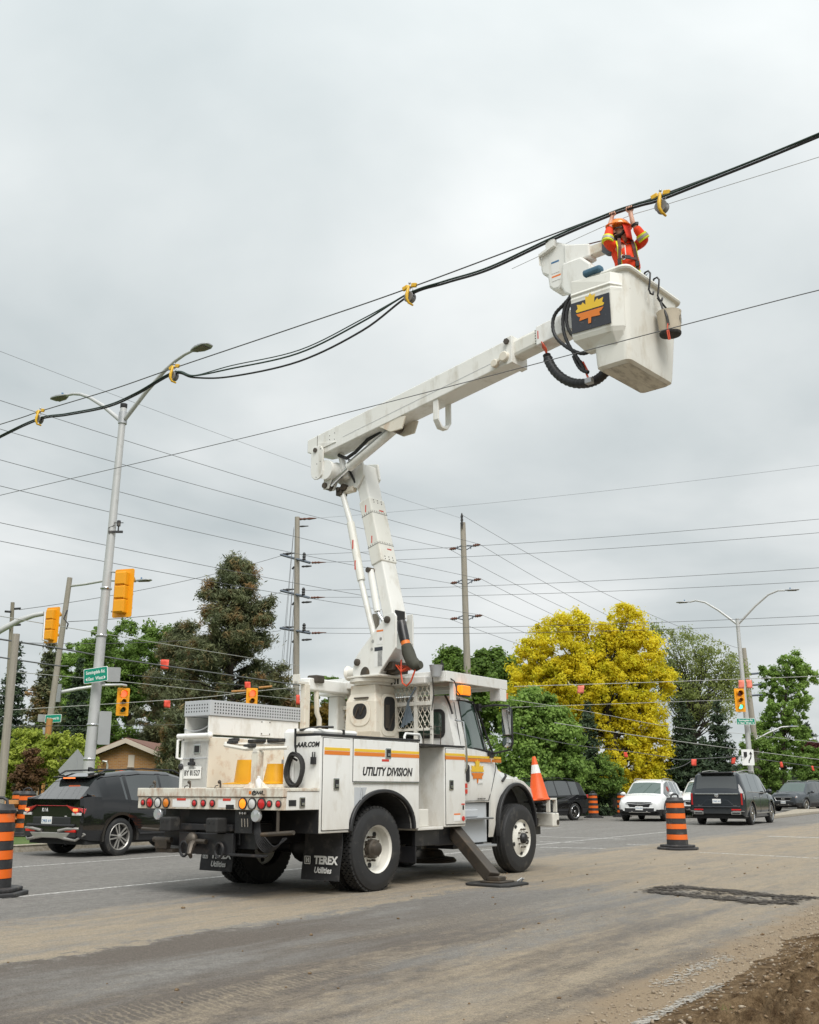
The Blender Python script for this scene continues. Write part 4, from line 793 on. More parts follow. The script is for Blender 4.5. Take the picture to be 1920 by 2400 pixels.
# ================================================================ boom, in its own vertical plane
BA = R(132); BC = Vector((-.58, 16.18, 0)); BD = Vector((math.sin(BA), math.cos(BA), 0)); BN = Vector((BD.y, -BD.x, 0))
def bw(a, n, z): p = BC+BD*a+BN*n; p.z = z; return p
def bl(p): return TMi @ bw(p[0], p[1], p[2])
def bm_(): return MB(bl)
def bp(name, m, b, bev=0, parent=None, smooth=None): return b.build(name, m, parent or truck, bev, smooth)
A_, N_, = Vector((1, 0, 0)), Vector((0, 1, 0))
def plate(pts, n0, n1): return bm_().prism(pts, (0, n0, 0), A_, Z1, (0, n1-n0, 0))
TPL = [(-.10, 2.965), (-.11, 3.12), (-.05, 3.28), (.02, 3.36), (.56, 3.84), (.64, 3.90), (.76, 3.90), (.80, 3.84), (.80, 3.36), (.42, 2.965)]
tur = bp('turret_plate', 'boom_white', plate(TPL, .30, .335), .008); bp('turret_plate', 'boom_white', plate([(-.02, 2.965), (-.04, 3.12), (.25, 3.6), (.45, 3.86), (.64, 3.86), (.64, 3.45), (.34, 2.965)], -.26, -.225), .008)
bp('turret_floor', 'old_white', bm_().bx(-.22, .50, -.30, .36, 2.962, 2.99), .006); bp('turret_web', 'boom_white', bm_().hexa([(.36, -.22, 2.99), (.36, .30, 2.99), (.40, .30, 2.99), (.40, -.22, 2.99), (.60, -.22, 3.36), (.72, .30, 3.36), (.76, .30, 3.36), (.64, -.22, 3.36)]))
bp('valve_block', 'worn_steel', bm_().bx(.42, .64, -.14, .22, 3.05, 3.18).bx(.40, .7, -.06, .14, 3.0, 3.08), .01)
arcp = [(.16+.10*math.cos(a), 3.0+.12*math.sin(a)) for a in np.linspace(0, math.pi, 12)]
bp('turret_opening', 'worn_steel', plate(arcp, .335, .339), 0, tur)
for a, z, r in ((.32, 3.5, .028), (.49, 3.52, .028), (.30, 3.38, .025)): bp('lightening_hole', 'wire_pale', bm_().cyl((a, .334, z), (a, .338, z), r, n=14), 0, tur)  # pale discs, the sky seen through the holes put into their colour
bp('decal_header', 'print_orange', bm_().bx(.40, .54, .336, .338, 3.635, 3.66), 0, tur); bp('decal', 'print_white', bm_().bx(.41, .53, .336, .338, 3.44, 3.63), 0, tur)
bp('decal_header', 'panel_navy', bm_().bx(.36, .53, .336, .338, 3.34, 3.40), 0, tur); bp('decal', 'print_white', bm_().bx(.36, .53, .336, .338, 3.10, 3.335), 0, tur); b = bm_()
for k in range(13): b.bx(.43, .525, .3383, .3395, 3.11+k*.0175, 3.118+k*.0175)
bp('decal_lines', 'ink_black', b, 0, tur)
for a, z in ((.635, 3.80), (.0, 3.2)): bp('pivot_pin', 'worn_steel', bm_().lathe([(.055, 0), (.055, .035), (.035, .045), (.001, .046)], (a, .335, z), (0, 1, 0), 14), 0, tur, 35)
bp('capstan', 'old_white', bm_().lathe([(.06, 0), (.11, .02), (.085, .05), (.085, .18), (.12, .22), (.10, .24), (.001, .24)], (-.16, .14, 3.07), (-1, .1, 0), 18), 0, None, 35)
# lower boom
def lb(t): return Vector((.50-.73*t, 0, 3.80+2.70*t))          # axis, t 0..1
dL = (lb(1)-lb(0)).normalized(); pL = Vector((dL.z, 0, -dL.x))
def lbox(t0, t1, ha, hn): return bm_().hexa([lb(t0)+pL*a*ha+N_*c*hn for a, c in ((-1, -1), (1, -1), (1, 1), (-1, 1))]+[lb(t1)+pL*a*ha+N_*c*hn for a, c in ((-1, -1), (1, -1), (1, 1), (-1, 1))])
lower = bp('lower_boom', 'boom_white', lbox(.02, 1.0, .105, .165), .02); bp('insulating_sleeve', 'fibreglass', lbox(.36, .77, .122, .182), .02, lower)
b = bm_(); rd = bm_()
for t in (.47, .67):
    for k in range(9): q = lb(t+.006*abs(k-4)*0)+pL*.1225+N_*(-.16+.04*k); b.box(q+dL*.02, (.004, .006, .03)); 
    for k in range(5): q = lb(t)+pL*(-.10+.05*k)+N_*.1825; b.box(q+dL*.02, (.006, .004, .03))
    b.tube([lb(t)-pL*.1225+N_*.183, lb(t)+pL*.1225+N_*.183, lb(t)+pL*.1235-N_*.18], .004, 4)
    rd.box(lb(t+.04)+pL*.0+N_*.183, (.02, .003, .12)); rd.box(lb(t+.02 if t > .5 else t-.03)+pL*.123+N_*-.05, (.003, .10, .025))
bp('sleeve_ticks', 'ink_black', b, 0, lower); bp('sleeve_marks', 'print_red', rd, 0, lower); b = bm_()
for t in (.375, .39, .74, .755):
    for k in (-1, 0, 1): b.cyl(lb(t)+pL*.122+N_*.09*k, lb(t)+pL*.127+N_*.09*k, .009, n=8)
struct(bp('sleeve_rivets', 'worn_steel', b, 0, lower), 'stuff')
bp('boom_throat', 'interior_dark', bm_().box(lb(.03)+pL*.106, (.01, .22, .16)), 0, lower); bp('boom_cheek', 'boom_white', plate([(.50, 3.45), (.66, 3.48), (.66, 3.95), (.55, 3.95)], -.222, -.20), .006, lower)
# levelling link and lift cylinder
lk = [(-.53, .23, 6.09), (-.31, .23, 5.51), (-.05, .23, 4.5), (.25, .23, 3.58)]
link = bp('levelling_link', 'boom_white', bm_().tube(lk, .048, 12), 0, None, 40); bp('link_sleeve', 'fibreglass', bm_().tube([(-.315, .23, 5.52), (-.05, .23, 4.52)], .066, 12), 0, link, 40)
bp('link_marks', 'print_red', bm_().bx(-.20, -.18, .292, .300, 5.05, 5.2).bx(-.14, -.12, .292, .300, 4.7, 4.85), 0, link); bp('link_fork', 'worn_steel', bm_().bx(-.60, -.48, .15, .31, 6.02, 6.16).cyl((-.54, .12, 6.12), (-.54, .34, 6.12), .04, n=12), .01, link)
bp('lift_cylinder', 'boom_white', bm_().tube([(.14, .22, 4.66), (.30, .22, 3.98)], .055, 12), 0, None, 40); bp('cylinder_rod', 'chrome', bm_().tube([(.30, .22, 3.98), (.42, .22, 3.82)], .028, 10), 0, None, 40); bp('cylinder_pin', 'worn_steel', bm_().cyl((.14, .16, 4.66), (.14, .29, 4.66), .045, n=12), 0, None, 40)
bp('wooden_wedge', 'wood_pole', bm_().hexa([(.02, -.05, 3.62), (.08, -.05, 3.62), (.08, .02, 3.62), (.02, .02, 3.62), (.0, -.05, 4.0), (.10, -.05, 4.0), (.10, .02, 4.0), (.0, .02, 4.0)]))
# hose bundle at the foot of the boom
hs = bp('hose_sleeve', 'black_paint', bm_().tube([(.66, .06, 3.80), (.70, .07, 3.66), (.76, .08, 3.48)], [.075, .085, .08], 10), 0, None, 50); bp('hose_wrap', 'print_orange', bm_().tube([(.76, .08, 3.49), (.79, .085, 3.41)], .074, 10), 0, hs, 50); mat('olive_wrap', (.06, .06, .045), .8, var=.3, vs=9, bump=.6, bs=12)
bp('hose_cover', 'olive_wrap', bm_().tube([(.79, .085, 3.42), (.84, .09, 3.30), (.92, .10, 3.16), (1.02, .10, 3.09), (1.10, .10, 3.10)], [.082, .105, .10, .09, .06], 10), 0, hs, 50)
for k in range(6):
    y = -.10+.05*k; bp('red_hose', 'hose_red', bm_().tube([(.62, y, 3.14), (.78, y+.04, 3.06-.01*k), (.90, .08, 3.08+.01*k), (1.0, .09, 3.10)], .011, 6), 0, hs, 50)
bp('red_hose', 'hose_red', bm_().tube([(.72, .12, 3.20), (.75, .16, 3.0), (.80, .18, 2.84), (.88, .18, 2.79), (.96, .17, 2.85), (1.02, .13, 3.04)], .013, 8), 0, hs, 50)
# elbow
elb = bp('elbow_drum', 'boom_white', bm_().lathe([(.165, 0), (.165, .06), (.15, .065), (.15, .22), (.175, .225), (.175, .25), (.15, .255), (.15, .42)], (-.60, .56, 6.42), (0, -1, 0), 28), 0, None, 35)
bp('elbow_arm', 'boom_white', plate([(-.78, 6.36), (-.72, 6.55), (-.30, 6.62), (-.10, 6.58), (-.05, 6.30), (-.20, 6.10), (-.55, 6.20)], .165, .21), .01, elb); bp('elbow_arm', 'boom_white', plate([(-.78, 6.36), (-.72, 6.55), (-.30, 6.62), (-.10, 6.58), (-.05, 6.30), (-.20, 6.10), (-.55, 6.20)], -.21, -.165), .01, elb)
bp('elbow_lug', 'boom_white', plate([(-.72, 6.40), (-.48, 6.40), (-.62, 6.12), (-.74, 6.12)], .30, .34).prism([(-.72, 6.40), (-.48, 6.40), (-.62, 6.12), (-.74, 6.12)], (0, .44, 0), A_, Z1, (0, .03, 0)), .006, elb)
bp('elbow_pin', 'worn_steel', bm_().cyl((-.69, .27, 6.18), (-.69, .50, 6.18), .05, n=12).cyl((-.45, .1, 6.15), (-.45, .3, 6.15), .055, n=12), 0, elb, 35); bp('linkage', 'cream_paint', bm_().bx(-.56, -.28, .12, .24, 6.06, 6.16), .02, elb)
bp('elbow_hoses', 'plastic_black', bm_().tube([(-.5, .35, 6.70), (-.3, .36, 6.60), (-.1, .36, 6.66), (.2, .38, 6.80), (.5, .38, 6.88)], .03, 8).tube([(-.3, .3, 6.6), (-.32, .26, 6.4), (-.25, .2, 6.2)], .02, 6), 0, elb, 50)
# upper boom
US = .1317
def ub(a, z0): return z0+US*(a+.67)
UPP = [(-1.07, 6.82), (-1.07, 7.045), (3.25, 7.61), (3.25, 7.235), (-.67, 6.71), (-.80, 6.72)]
up = bp('upper_boom', 'boom_white', plate(UPP, .20, .55), .014)
bp('end_plate', 'boom_white', plate([(-.93, 6.83), (-.93, 6.42), (-.90, 6.34), (-.84, 6.29), (-.78, 6.28), (-.72, 6.29), (-.66, 6.34), (-.64, 6.42), (-.64, 6.78), (-.70, 6.86), (-.86, 6.87)], .552, .585), .008, up); bp('plate_bolt', 'worn_steel', bm_().cyl((-.82, .58, 6.80), (-.82, .61, 6.80), .04, n=12), 0, up, 35)
for a, z in ((-.70, 6.80), (-.78, 6.55), (-.70, 6.58), (-.79, 6.32)): bp('bolt', 'ink_black', bm_().cyl((a, .584, z), (a, .588, z), .009, n=8), 0, up)
bp('boom_crease', 'light_grey_paint', bm_().hexa([(-.2, .5505, ub(-.2, 6.84)), (3.0, .5505, ub(3.0, 6.84)), (3.0, .553, ub(3.0, 6.84)), (-.2, .553, ub(-.2, 6.84)), (-.2, .5505, ub(-.2, 6.846)), (3.0, .5505, ub(3.0, 6.846)), (3.0, .553, ub(3.0, 6.846)), (-.2, .553, ub(-.2, 6.846))]), 0, up)
b = bm_()
for a, z in ((-.52, 6.93), (-.52, 7.0), (-.40, 6.91), (-.40, 7.02)): b.cyl((a, .549, z), (a, .553, z), .008, n=8)
bp('bolt', 'ink_black', b, 0, up)
bp('end_seam', 'worn_steel', bm_().bx(-.822, -.815, .5505, .554, 6.84, 7.07), 0, up); bp('gusset', 'boom_white', plate([(-.80, 6.93), (-.36, 6.86), (-.36, 6.85), (-.80, 6.80)], .551, .565), .004, up)
bp('end_collar', 'boom_white', plate([(3.17, 7.205), (3.17, 7.625), (3.27, 7.64), (3.27, 7.22)], .185, .565), .006, up)
for a, z, r in ((2.98, 7.27, .062), (3.15, 7.33, .075)): bp('wear_roller', 'cream_paint', bm_().lathe([(r, 0), (r, .045), (r*.85, .055), (.001, .055)], (a, .565, z), (0, 1, 0), 18), 0, up, 35)
bp('roller_link', 'cream_paint', bm_().box((3.07, .60, 7.30), (.2, .03, .05), Matrix.Rotation(-.3, 3, 'Y')), .01, up); bp('collar_bolt', 'worn_steel', bm_().cyl((3.19, .56, 7.56), (3.19, .60, 7.56), .045, n=6), 0, up)
inn = bp('telescoping_boom', 'fibreglass', plate([(3.1, 7.30), (3.1, 7.57), (4.62, 7.77), (4.62, 7.50)], .25, .51), .05); bp('boom_tip_sleeve', 'white_paint', plate([(3.67, 7.365), (3.67, 7.655), (4.66, 7.785), (4.66, 7.495)], .235, .525), .012, inn)
b = bm_()
for k in range(6): b.bx(3.645, 3.66, .511, .515, 7.40+k*.04, 7.41+k*.04)
bp('sleeve_ticks', 'ink_black', b, 0, inn); bp('sleeve_mark', 'print_red', bm_().bx(3.70, 3.715, .526, .529, 7.46, 7.58), 0, inn)
b = bm_()
for n0 in (.50, .21):
    b.bx(1.74, 1.84, n0, n0+.03, 6.72, 7.06)
b.hexa([(1.74, .53, 6.72), (1.84, .53, 6.72), (1.84, .50, 6.72), (1.74, .50, 6.72), (1.74, .44, 6.60), (1.84, .44, 6.60), (1.84, .42, 6.63), (1.74, .42, 6.63)]).hexa([(1.74, .21, 6.72), (1.84, .21, 6.72), (1.84, .24, 6.72), (1.74, .24, 6.72), (1.74, .30, 6.60), (1.84, .30, 6.60), (1.84, .32, 6.63), (1.74, .32, 6.63)]).bx(1.74, 1.84, .30, .44, 6.60, 6.63)
bp('boom_rest_loop', 'boom_white', b, .004, up)
cyl = bp('boom_cylinder', 'boom_white', bm_().tube([(.84, .38, 6.86), (-.22, .38, 6.42)], .078, 16), 0, None, 35); bp('cylinder_rod', 'chrome', bm_().tube([(-.20, .38, 6.43), (-.66, .38, 6.20)], .042, 14), 0, cyl, 35); bp('cylinder_eye', 'worn_steel', bm_().cyl((-.69, .32, 6.18), (-.69, .44, 6.18), .065, n=14).cyl((.84, .30, 6.86), (.84, .47, 6.86), .09, n=14), 0, cyl, 35); bp('cylinder_line', 'galvanised', bm_().tube([(.75, .46, 6.86), (-.18, .46, 6.47)], .012, 6), 0, cyl)
for n0 in (.51, .22): bp('cylinder_bracket', 'cream_paint', plate([(.58, 6.90), (1.02, 6.955), (1.18, 6.93), (1.10, 6.74), (.86, 6.74)], n0, n0+.03), .006, up)
bp('inspection_hole', 'ink_black', bm_().prism([(1.38+.16*math.cos(a), .375+.07*math.sin(a)) for a in np.linspace(0, 2*math.pi, 20)[:-1]], (0, 0, 6.975-.006), (1, 0, US), (0, 1, 0), (0, 0, .012)), 0, up)
bp('counter_cylinder', 'boom_white', bm_().tube([(-.50, .30, 6.72), (-.36, .30, 6.28)], .055, 12), 0, elb, 35)

# ================================================================ bucket
def rrect(a0, a1, n0, n1, z, r, k=4):
    P = []
    for sa, sn, t0 in ((1, 1, 0), (-1, 1, 90), (-1, -1, 180), (1, -1, 270)):
        ca = (a1-r) if sa > 0 else a0+r; cn = (n1-r) if sn > 0 else n0+r
        for q in range(k+1): t = R(t0+90*q/k); P.append(Vector((ca+r*math.cos(t), cn+r*math.sin(t), z)))
    return P
rings = [rrect(4.80, 5.22, -.36, .72, 6.60, .06), rrect(4.76, 5.26, -.41, .77, 6.63, .08), rrect(4.75, 5.27, -.43, .775, 6.70, .09), rrect(4.70, 5.31, -.62, .80, 7.86, .10), rrect(4.66, 5.35, -.68, .84, 7.875, .12), rrect(4.65, 5.36, -.69, .85, 7.90, .12), rrect(4.66, 5.35, -.68, .84, 7.93, .12), rrect(4.74, 5.27, -.58, .76, 7.93, .09), rrect(4.78, 5.24, -.48, .72, 6.74, .08)]
bk = bm_(); bk.loft(rings, True, False); n = len(rings[0]); bk.add(rings[0], [tuple(range(n))]); bk.add(rings[-1], [tuple(range(n))]); bucket = bp('bucket', 'fibreglass', bk, 0, None, 35)
bp('bucket_underside', 'fibreglass_dirty', bm_().prism([(p.x*.985+5.01*.015, p.y*.985+.18*.015) for p in rings[0]], (0, 0, 6.597), A_, N_, (0, 0, -.004)), 0, bucket)
# moulded pocket on the near side that carries the emblem
pk = bm_(); pk.loft([[Vector(p) for p in r] for r in (
    [(4.60, .72, 6.92), (5.10, .78, 6.86), (5.20, .74, 6.88), (5.20, .6, 6.9), (4.60, .6, 6.92)],
    [(4.50, .86, 7.06), (5.10, .88, 7.02), (5.22, .79, 7.02), (5.22, .6, 7.02), (4.50, .5, 7.06)],
    [(4.49, .88, 7.12), (5.11, .90, 7.08), (5.24, .80, 7.08), (5.24, .6, 7.08), (4.49, .5, 7.12)],
    [(4.50, .89, 7.62), (5.12, .91, 7.58), (5.25, .82, 7.56), (5.25, .6, 7.56), (4.50, .5, 7.62)],
    [(4.50, .895, 7.65), (5.12, .915, 7.62), (5.25, .825, 7.60), (5.25, .6, 7.6), (4.50, .5, 7.65)],
    [(4.50, .875, 7.68), (5.12, .895, 7.65), (5.25, .82, 7.62), (5.25, .6, 7.6), (4.50, .5, 7.68)],
    [(4.50, .90, 7.71), (5.12, .92, 7.68), (5.25, .83, 7.64), (5.25, .6, 7.6), (4.50, .5, 7.71)],
    [(4.50, .88, 7.74), (5.12, .90, 7.71), (5.25, .82, 7.66), (5.25, .6, 7.6), (4.50, .5, 7.74)],
    [(4.51, .88, 7.93), (5.12, .88, 7.86), (5.25, .80, 7.82), (5.25, .6, 7.8), (4.51, .5, 7.93)])]); bp('moulded_pocket', 'fibreglass', pk, .012, bucket)
o_ = bw(4.505, .893, 7.34); uu = (bw(5.12, .915, 7.30)-bw(4.50, .893, 7.34)).normalized(); p0 = [(4.505, .886, 7.155), (5.11, .906, 7.115), (5.11, .916, 7.545), (4.505, .897, 7.585)]
pan = bp('emblem_panel', 'panel_navy', bm_().add([Vector(p)+Vector((0, .002, 0)) for p in p0]+[Vector(p)+Vector((0, .010, 0)) for p in p0], [(0, 1, 2, 3), (4, 5, 6, 7), (0, 1, 5, 4), (1, 2, 6, 5), (2, 3, 7, 6), (3, 0, 4, 7)]), 0, bucket)
ce = TMi @ bw(4.80, .9135, 7.325); ul = (TMi @ bw(5.11, .916, 7.31))-(TMi @ bw(4.505, .897, 7.35)); ul.normalize(); vl = Z1-ul*ul.z; leaf_badge(pan, ce-vl*.03, ul, vl, .43)
bp('bucket_liner', 'denim_blue', bm_().loft([rrect(4.745, 5.265, -.57, .755, 7.90, .09), rrect(4.745, 5.265, -.57, .755, 7.955, .09), rrect(4.77, 5.24, -.54, .73, 7.955, .08), rrect(4.77, 5.24, -.54, .73, 7.90, .08)], True, False), 0, bucket)
bp('control_pad', 'denim_blue', bm_().bx(4.70, 4.98, .78, .90, 7.93, 8.02), .03, bucket); bp('bucket_step', 'fibreglass', bm_().bx(4.80, 5.22, -.1, .7, 6.76, 6.97), .01, bucket)
bp('rivets', 'worn_steel', bm_().cyl((5.262, .70, 7.40), (5.268, .70, 7.40), .012, n=8).cyl((5.285, .70, 7.62), (5.30, .70, 7.62), .012, n=8), 0, bucket)
# jib winch beside the bucket
wp = [(3.87, 8.95), (4.07, 8.88), (4.30, 8.74), (4.24, 8.56), (4.21, 8.32), (4.16, 8.21), (4.06, 8.14), (3.96, 8.14), (3.89, 8.22), (3.87, 8.40), (3.78, 8.46), (3.76, 8.54), (3.76, 8.74), (3.87, 8.79)]
jib = bp('winch_cover', 'boom_white', plate(wp, .20, .48), .035); bp('winch_bulge', 'boom_white', plate([(3.78, 8.58), (3.78, 8.72), (4.04, 8.80), (4.06, 8.90), (3.9, 8.93), (3.9, 8.80), (3.77, 8.76)], .48, .54), .03, jib)
bp('decal_header', 'print_blue', bm_().bx(3.95, 4.08, .481, .484, 8.56, 8.585), 0, jib); bp('decal', 'print_white', bm_().bx(3.95, 4.08, .481, .484, 8.40, 8.555), 0, jib); bp('decal_header', 'print_orange', bm_().bx(3.95, 4.10, .481, .484, 8.335, 8.36), 0, jib); bp('decal', 'print_white', bm_().bx(3.95, 4.10, .481, .484, 8.28, 8.333), 0, jib)
arm = bp('jib_arm', 'boom_white', bm_().hexa([(4.18, .18, 8.46), (4.18, .50, 8.46), (4.18, .50, 8.78), (4.18, .18, 8.78), (4.56, .24, 8.48), (4.56, .44, 8.48), (4.56, .44, 8.68), (4.56, .24, 8.68)]), .02); bp('jib_tip', 'cream_paint', bm_().bx(4.55, 4.74, .27, .41, 8.51, 8.65), .01, arm)
sh = bp('sheave', 'barrel_black', bm_().lathe([(.04, -.05), (.125, -.05), (.125, .05), (.04, .05)], (4.84, .35, 8.56), (0, 1, 0), 24), 0, arm, 35); bp('sheave_pin', 'worn_steel', bm_().cyl((4.84, .39, 8.56), (4.84, .42, 8.56), .028, n=12), 0, arm)
mat('sheave_grey', (.10, .115, .13), .5, var=.1); sh.data.materials[0] = MATS['sheave_grey']
bp('winch_rope', 'strap_brown', bm_().tube([(4.28, .33, 8.77), (4.84, .33, 8.69)], .009, 6).tube([(4.95, .33, 8.55), (4.955, .33, 8.42)], .008, 6), 0, arm); b = bm_()
for k in range(5): z = 8.40-.06*k; b.tube([(4.955+.018*math.cos(t), .33+.018*math.sin(t)*(k % 2), z+.035*math.sin(t)) for t in np.linspace(0, 6.28, 9)], .007, 5)
b.tube([(4.955, .33, 8.12), (4.955, .33, 8.06), (4.93, .33, 8.03), (4.95, .33, 8.0), (4.98, .33, 8.03)], .012, 6); bp('winch_hook', 'strap_brown', b, 0, arm)
bp('winch_mount', 'boom_white', plate([(4.14, 8.50), (4.45, 8.49), (4.60, 8.34), (4.62, 8.0), (4.50, 7.90), (4.30, 7.92), (4.16, 8.02), (4.10, 8.14)], .22, .50), .03, jib); bp('mount_cap', 'boom_white', bm_().hexa([(4.58, .26, 8.02), (4.58, .48, 8.02), (4.58, .48, 8.34), (4.58, .26, 8.34), (4.80, .30, 8.04), (4.80, .44, 8.04), (4.80, .44, 8.14), (4.80, .30, 8.14)]), .02, jib)
bp('tip_bracket', 'boom_white', bm_().bx(4.36, 4.68, .10, .50, 7.40, 8.02).bx(4.60, 4.74, .0, .6, 7.2, 7.7), .02)
# hoses between boom tip and bucket
for pts in ([(4.40, 7.85), (4.31, 7.85), (4.20, 7.77), (4.06, 7.70), (4.01, 7.54), (4.05, 7.35), (4.18, 7.19), (4.31, 7.07), (4.49, 6.95), (4.60, 6.97)], [(4.36, 7.90), (4.26, 7.80), (4.19, 7.62), (4.19, 7.37), (4.27, 7.15), (4.36, 6.99), (4.45, 6.84), (4.51, 6.67)], [(4.38, 7.85), (4.28, 7.72), (4.24, 7.55), (4.28, 7.34), (4.43, 7.19), (4.55, 7.05)], [(4.33, 7.0), (4.38, 6.85), (4.46, 6.72), (4.60, 6.66)]):
    P = [Vector((a, .62, z)) for a, z in pts]; Q = []
    for i in range(len(P)-1):
        for k in range(6): Q.append(P[i].lerp(P[i+1], k/6))
    Q = [sum((Q[min(max(i+k, 0), len(Q)-1)] for k in range(-3, 4)), Vector())/7 for i in range(len(Q))]
    bp('black_hose', 'plastic_black', bm_().tube(Q, [.027 if i % 2 else .023 for i in range(len(Q))], 8), 0, None, 60)
for k in range(5): bp('red_hose', 'hose_red', bm_().tube([(3.68+.02*k, .40+.03*k, 7.40), (3.76+.015*k, .42+.02*k, 7.28), (3.80, .45, 7.17)], .013, 6), 0, None, 50)
P = [Vector((a, .45, z)) for a, z in ((3.79, 7.22), (3.80, 7.17), (3.86, 7.01), (3.97, 6.85), (4.14, 6.70), (4.33, 6.62), (4.51, 6.60), (4.64, 6.63), (4.76, 6.72))]; Q = []
for i in range(len(P)-1):
    for k in range(8): Q.append(P[i].lerp(P[i+1], k/8))
Q = [sum((Q[min(max(i+k, 0), len(Q)-1)] for k in range(-4, 5)), Vector())/9 for i in range(len(Q))]
bp('hose_sleeve', 'plastic_black', bm_().tube(Q, [.066+.005*math.sin(i*2.3)+(i < 8)*(-.012) for i in range(len(Q))], 12), 0, None, 60)
bp('red_hose', 'hose_red', bm_().tube([(4.44, .60, 6.88), (4.50, .60, 6.72), (4.54, .60, 6.60)], .014, 6).tube([(4.47, .60, 6.86), (4.54, .60, 6.70)], .012, 6), 0, None, 50); bp('hose_clamp', 'galvanised', bm_().bx(4.50, 4.60, .55, .64, 6.52, 6.60), .01)

# ================================================================ things carried by the truck
def hookpts(n0, z0): return [(5.30, n0, z0-.02), (5.34, n0+.005, z0+.05), (5.385, n0, z0+.06), (5.41, n0-.005, z0+.02), (5.40, n0+.01, z0-.12), (5.385, n0+.02, z0-.22), (5.39, n0-.01, z0-.27), (5.40, n0-.06, z0-.27), (5.40, n0-.08, z0-.22)]
def wb(): return MB(lambda p: bw(p[0], p[1], p[2]))
for (n0, lab) in ((.34, 'black S-shaped steel hook hanging empty on the bucket rim'), (.10, 'black S-shaped steel hook on the bucket rim holding the canvas tool bag')):
    o = wb().tube(hookpts(n0, 7.93), .013, 8).build('rim_hook', 'black_paint', None, 0, 50); tag(o, lab, 'hook', 'hooks on the bucket rim')
bag = thing('tool_bag', 'round canvas tool bag with black base hanging from the bucket hook', 'bag', bw(5.45, .02, 7.15))
def bgx(): c = bw(5.45, .02, 7.15); return MB(lambda p: bw(p[0], p[1]+.22, p[2]-.02)-c)
BT = Vector((.02, .05, 1)).normalized(); bo = Vector((5.47, -.22, 7.15))
bgx().lathe([(.135, .05), (.15, .15), (.16, .32), (.165, .34), (.155, .34), (.145, .15), (.001, .10)], bo, BT, 26).build('bag_wall', 'canvas', bag, 0, 40); bgx().lathe([(.10, 0), (.135, .01), (.145, .03), (.145, .05), (.138, .052)], bo, BT, 26, cap=True).build('bag_base', 'rubber', bag, 0, 40)
for s in (-1, 1): bgx().tube([(5.40, -.06, 7.68), (5.42, -.12+.02*s, 7.62), (5.47, -.22+s*.155, 7.47)], .014, 6).build('bag_strap', 'ink_black', bag)
bgx().tube([(5.49, -.06, 7.48), (5.52, -.055, 7.36), (5.53, -.06, 7.24)], .018, 6).build('bag_strap', 'ink_black', bag); bgx().tube([(5.53, -.05, 7.26), (5.52, -.03, 7.14), (5.53, -.04, 7.02), (5.54, -.06, 7.03), (5.53, -.05, 7.18)], .008, 6).build('red_cord', 'hose_red', bag)
b = bgx(); cl_ = bo+BT*.20; dirn = Vector((.6, -.8, 0)).normalized()
dirn = Vector((math.sin(R(-60)), math.cos(R(-60)), 0)); dirn = Vector((.97, -.24, 0)); tg = dirn.cross(BT)
for k in range(24):
    t0, t1 = 2*math.pi*k/24, 2*math.pi*(k+1)/24
    q = lambda t, r: bo+BT*(.21+r*math.sin(t))+(dirn*math.cos(r/.156*math.cos(t))+tg*math.sin(r/.156*math.cos(t)))*.159
    b.add([q(t0, .052), q(t1, .052), q(t1, .060), q(t0, .060)], [(0, 1, 2, 3)])
for a0 in (0, .78, 1.57, 2.36): b.add([q(a0, .045), q(a0+.12, .045), q(a0+math.pi, .045), q(a0+math.pi+.12, .045)], [(0, 1, 2, 3)])
b.build('bag_stamp', 'ink_black', bag)
# traffic cone on the bumper
cn = thing('traffic_cone', 'orange traffic cone with white collar standing on the truck front bumper', 'cone', TM @ Vector((4.69, .16, 1.10)))
cn.rotation_euler = (R(-4), R(-5), 0)
MB().lathe([(.18, .03), (.165, .05), (.085, .46)], (0, 0, 0), Z1, 24).lathe([(.058, .60), (.032, .73), (.026, .745), (.001, .745)], (0, 0, 0), Z1, 24).build('cone_body', 'cone_orange', cn, 0, 40); MB().lathe([(.0855, .458), (.0585, .602)], (0, 0, 0), Z1, 24, cap=False).build('white_collar', 'print_white', cn, 0, 40); MB().bx(-.17, .17, -.17, .17, 0, .03).build('cone_base', 'cone_orange', cn, .01)
# yellow funnels on the deck
def funnel(loc, lab, r0, r1, h, brim, tilt=0, lid=False):
    t = thing('yellow_funnel', lab, 'funnel', TM @ Vector(loc), TA, 'yellow plastic funnels on the deck'); t.rotation_euler = (tilt, 0, TA)
    MB().lathe([(r0, .02), (r1, h), (r1*.96, h), (r0*.95, .03)], (0, 0, 0), Z1, 28, cap=False).build('funnel_wall', 'funnel_yellow', t, 0, 40)
    MB().lathe([(r0*.9, .02), (r0, .03), (r0*brim, .012), (r0*brim, .0), (r0*.9, 0)], (0, 0, 0), Z1, 28).build('brim', 'funnel_yellow', t, 0, 40)
    if lid: MB().bx(-.15, .15, -.15, .15, h+.01, h+.03).build('lid', 'funnel_yellow', t, .01)
funnel((-.98, 1.50, 1.36), 'yellow plastic funnel with wide flat brim upside down beside the rest post', .17, .135, .32, 1.9); funnel((-1.02, .92, 1.36), 'yellow rounded plastic funnel right of the rest post on the deck', .17, .12, .26, 1.25); funnel((-.92, .66, 1.36), 'yellow rounded plastic funnel nearest the white corner cover on the deck', .17, .13, .28, 1.2)
t = thing('yellow_crate', 'yellow plastic box leaning above the rounded funnels on the deck', 'box', TM @ Vector((-.75, .78, 1.58)), TA); MB().box((0, 0, .1), (.24, .34, .18), Matrix.Rotation(.3, 3, 'X')).build('box_shell', 'funnel_yellow', t, .02); MB().box((-.13, .12, .06), (.03, .1, .08)).build('box_latch', 'galvanised', t, .006)
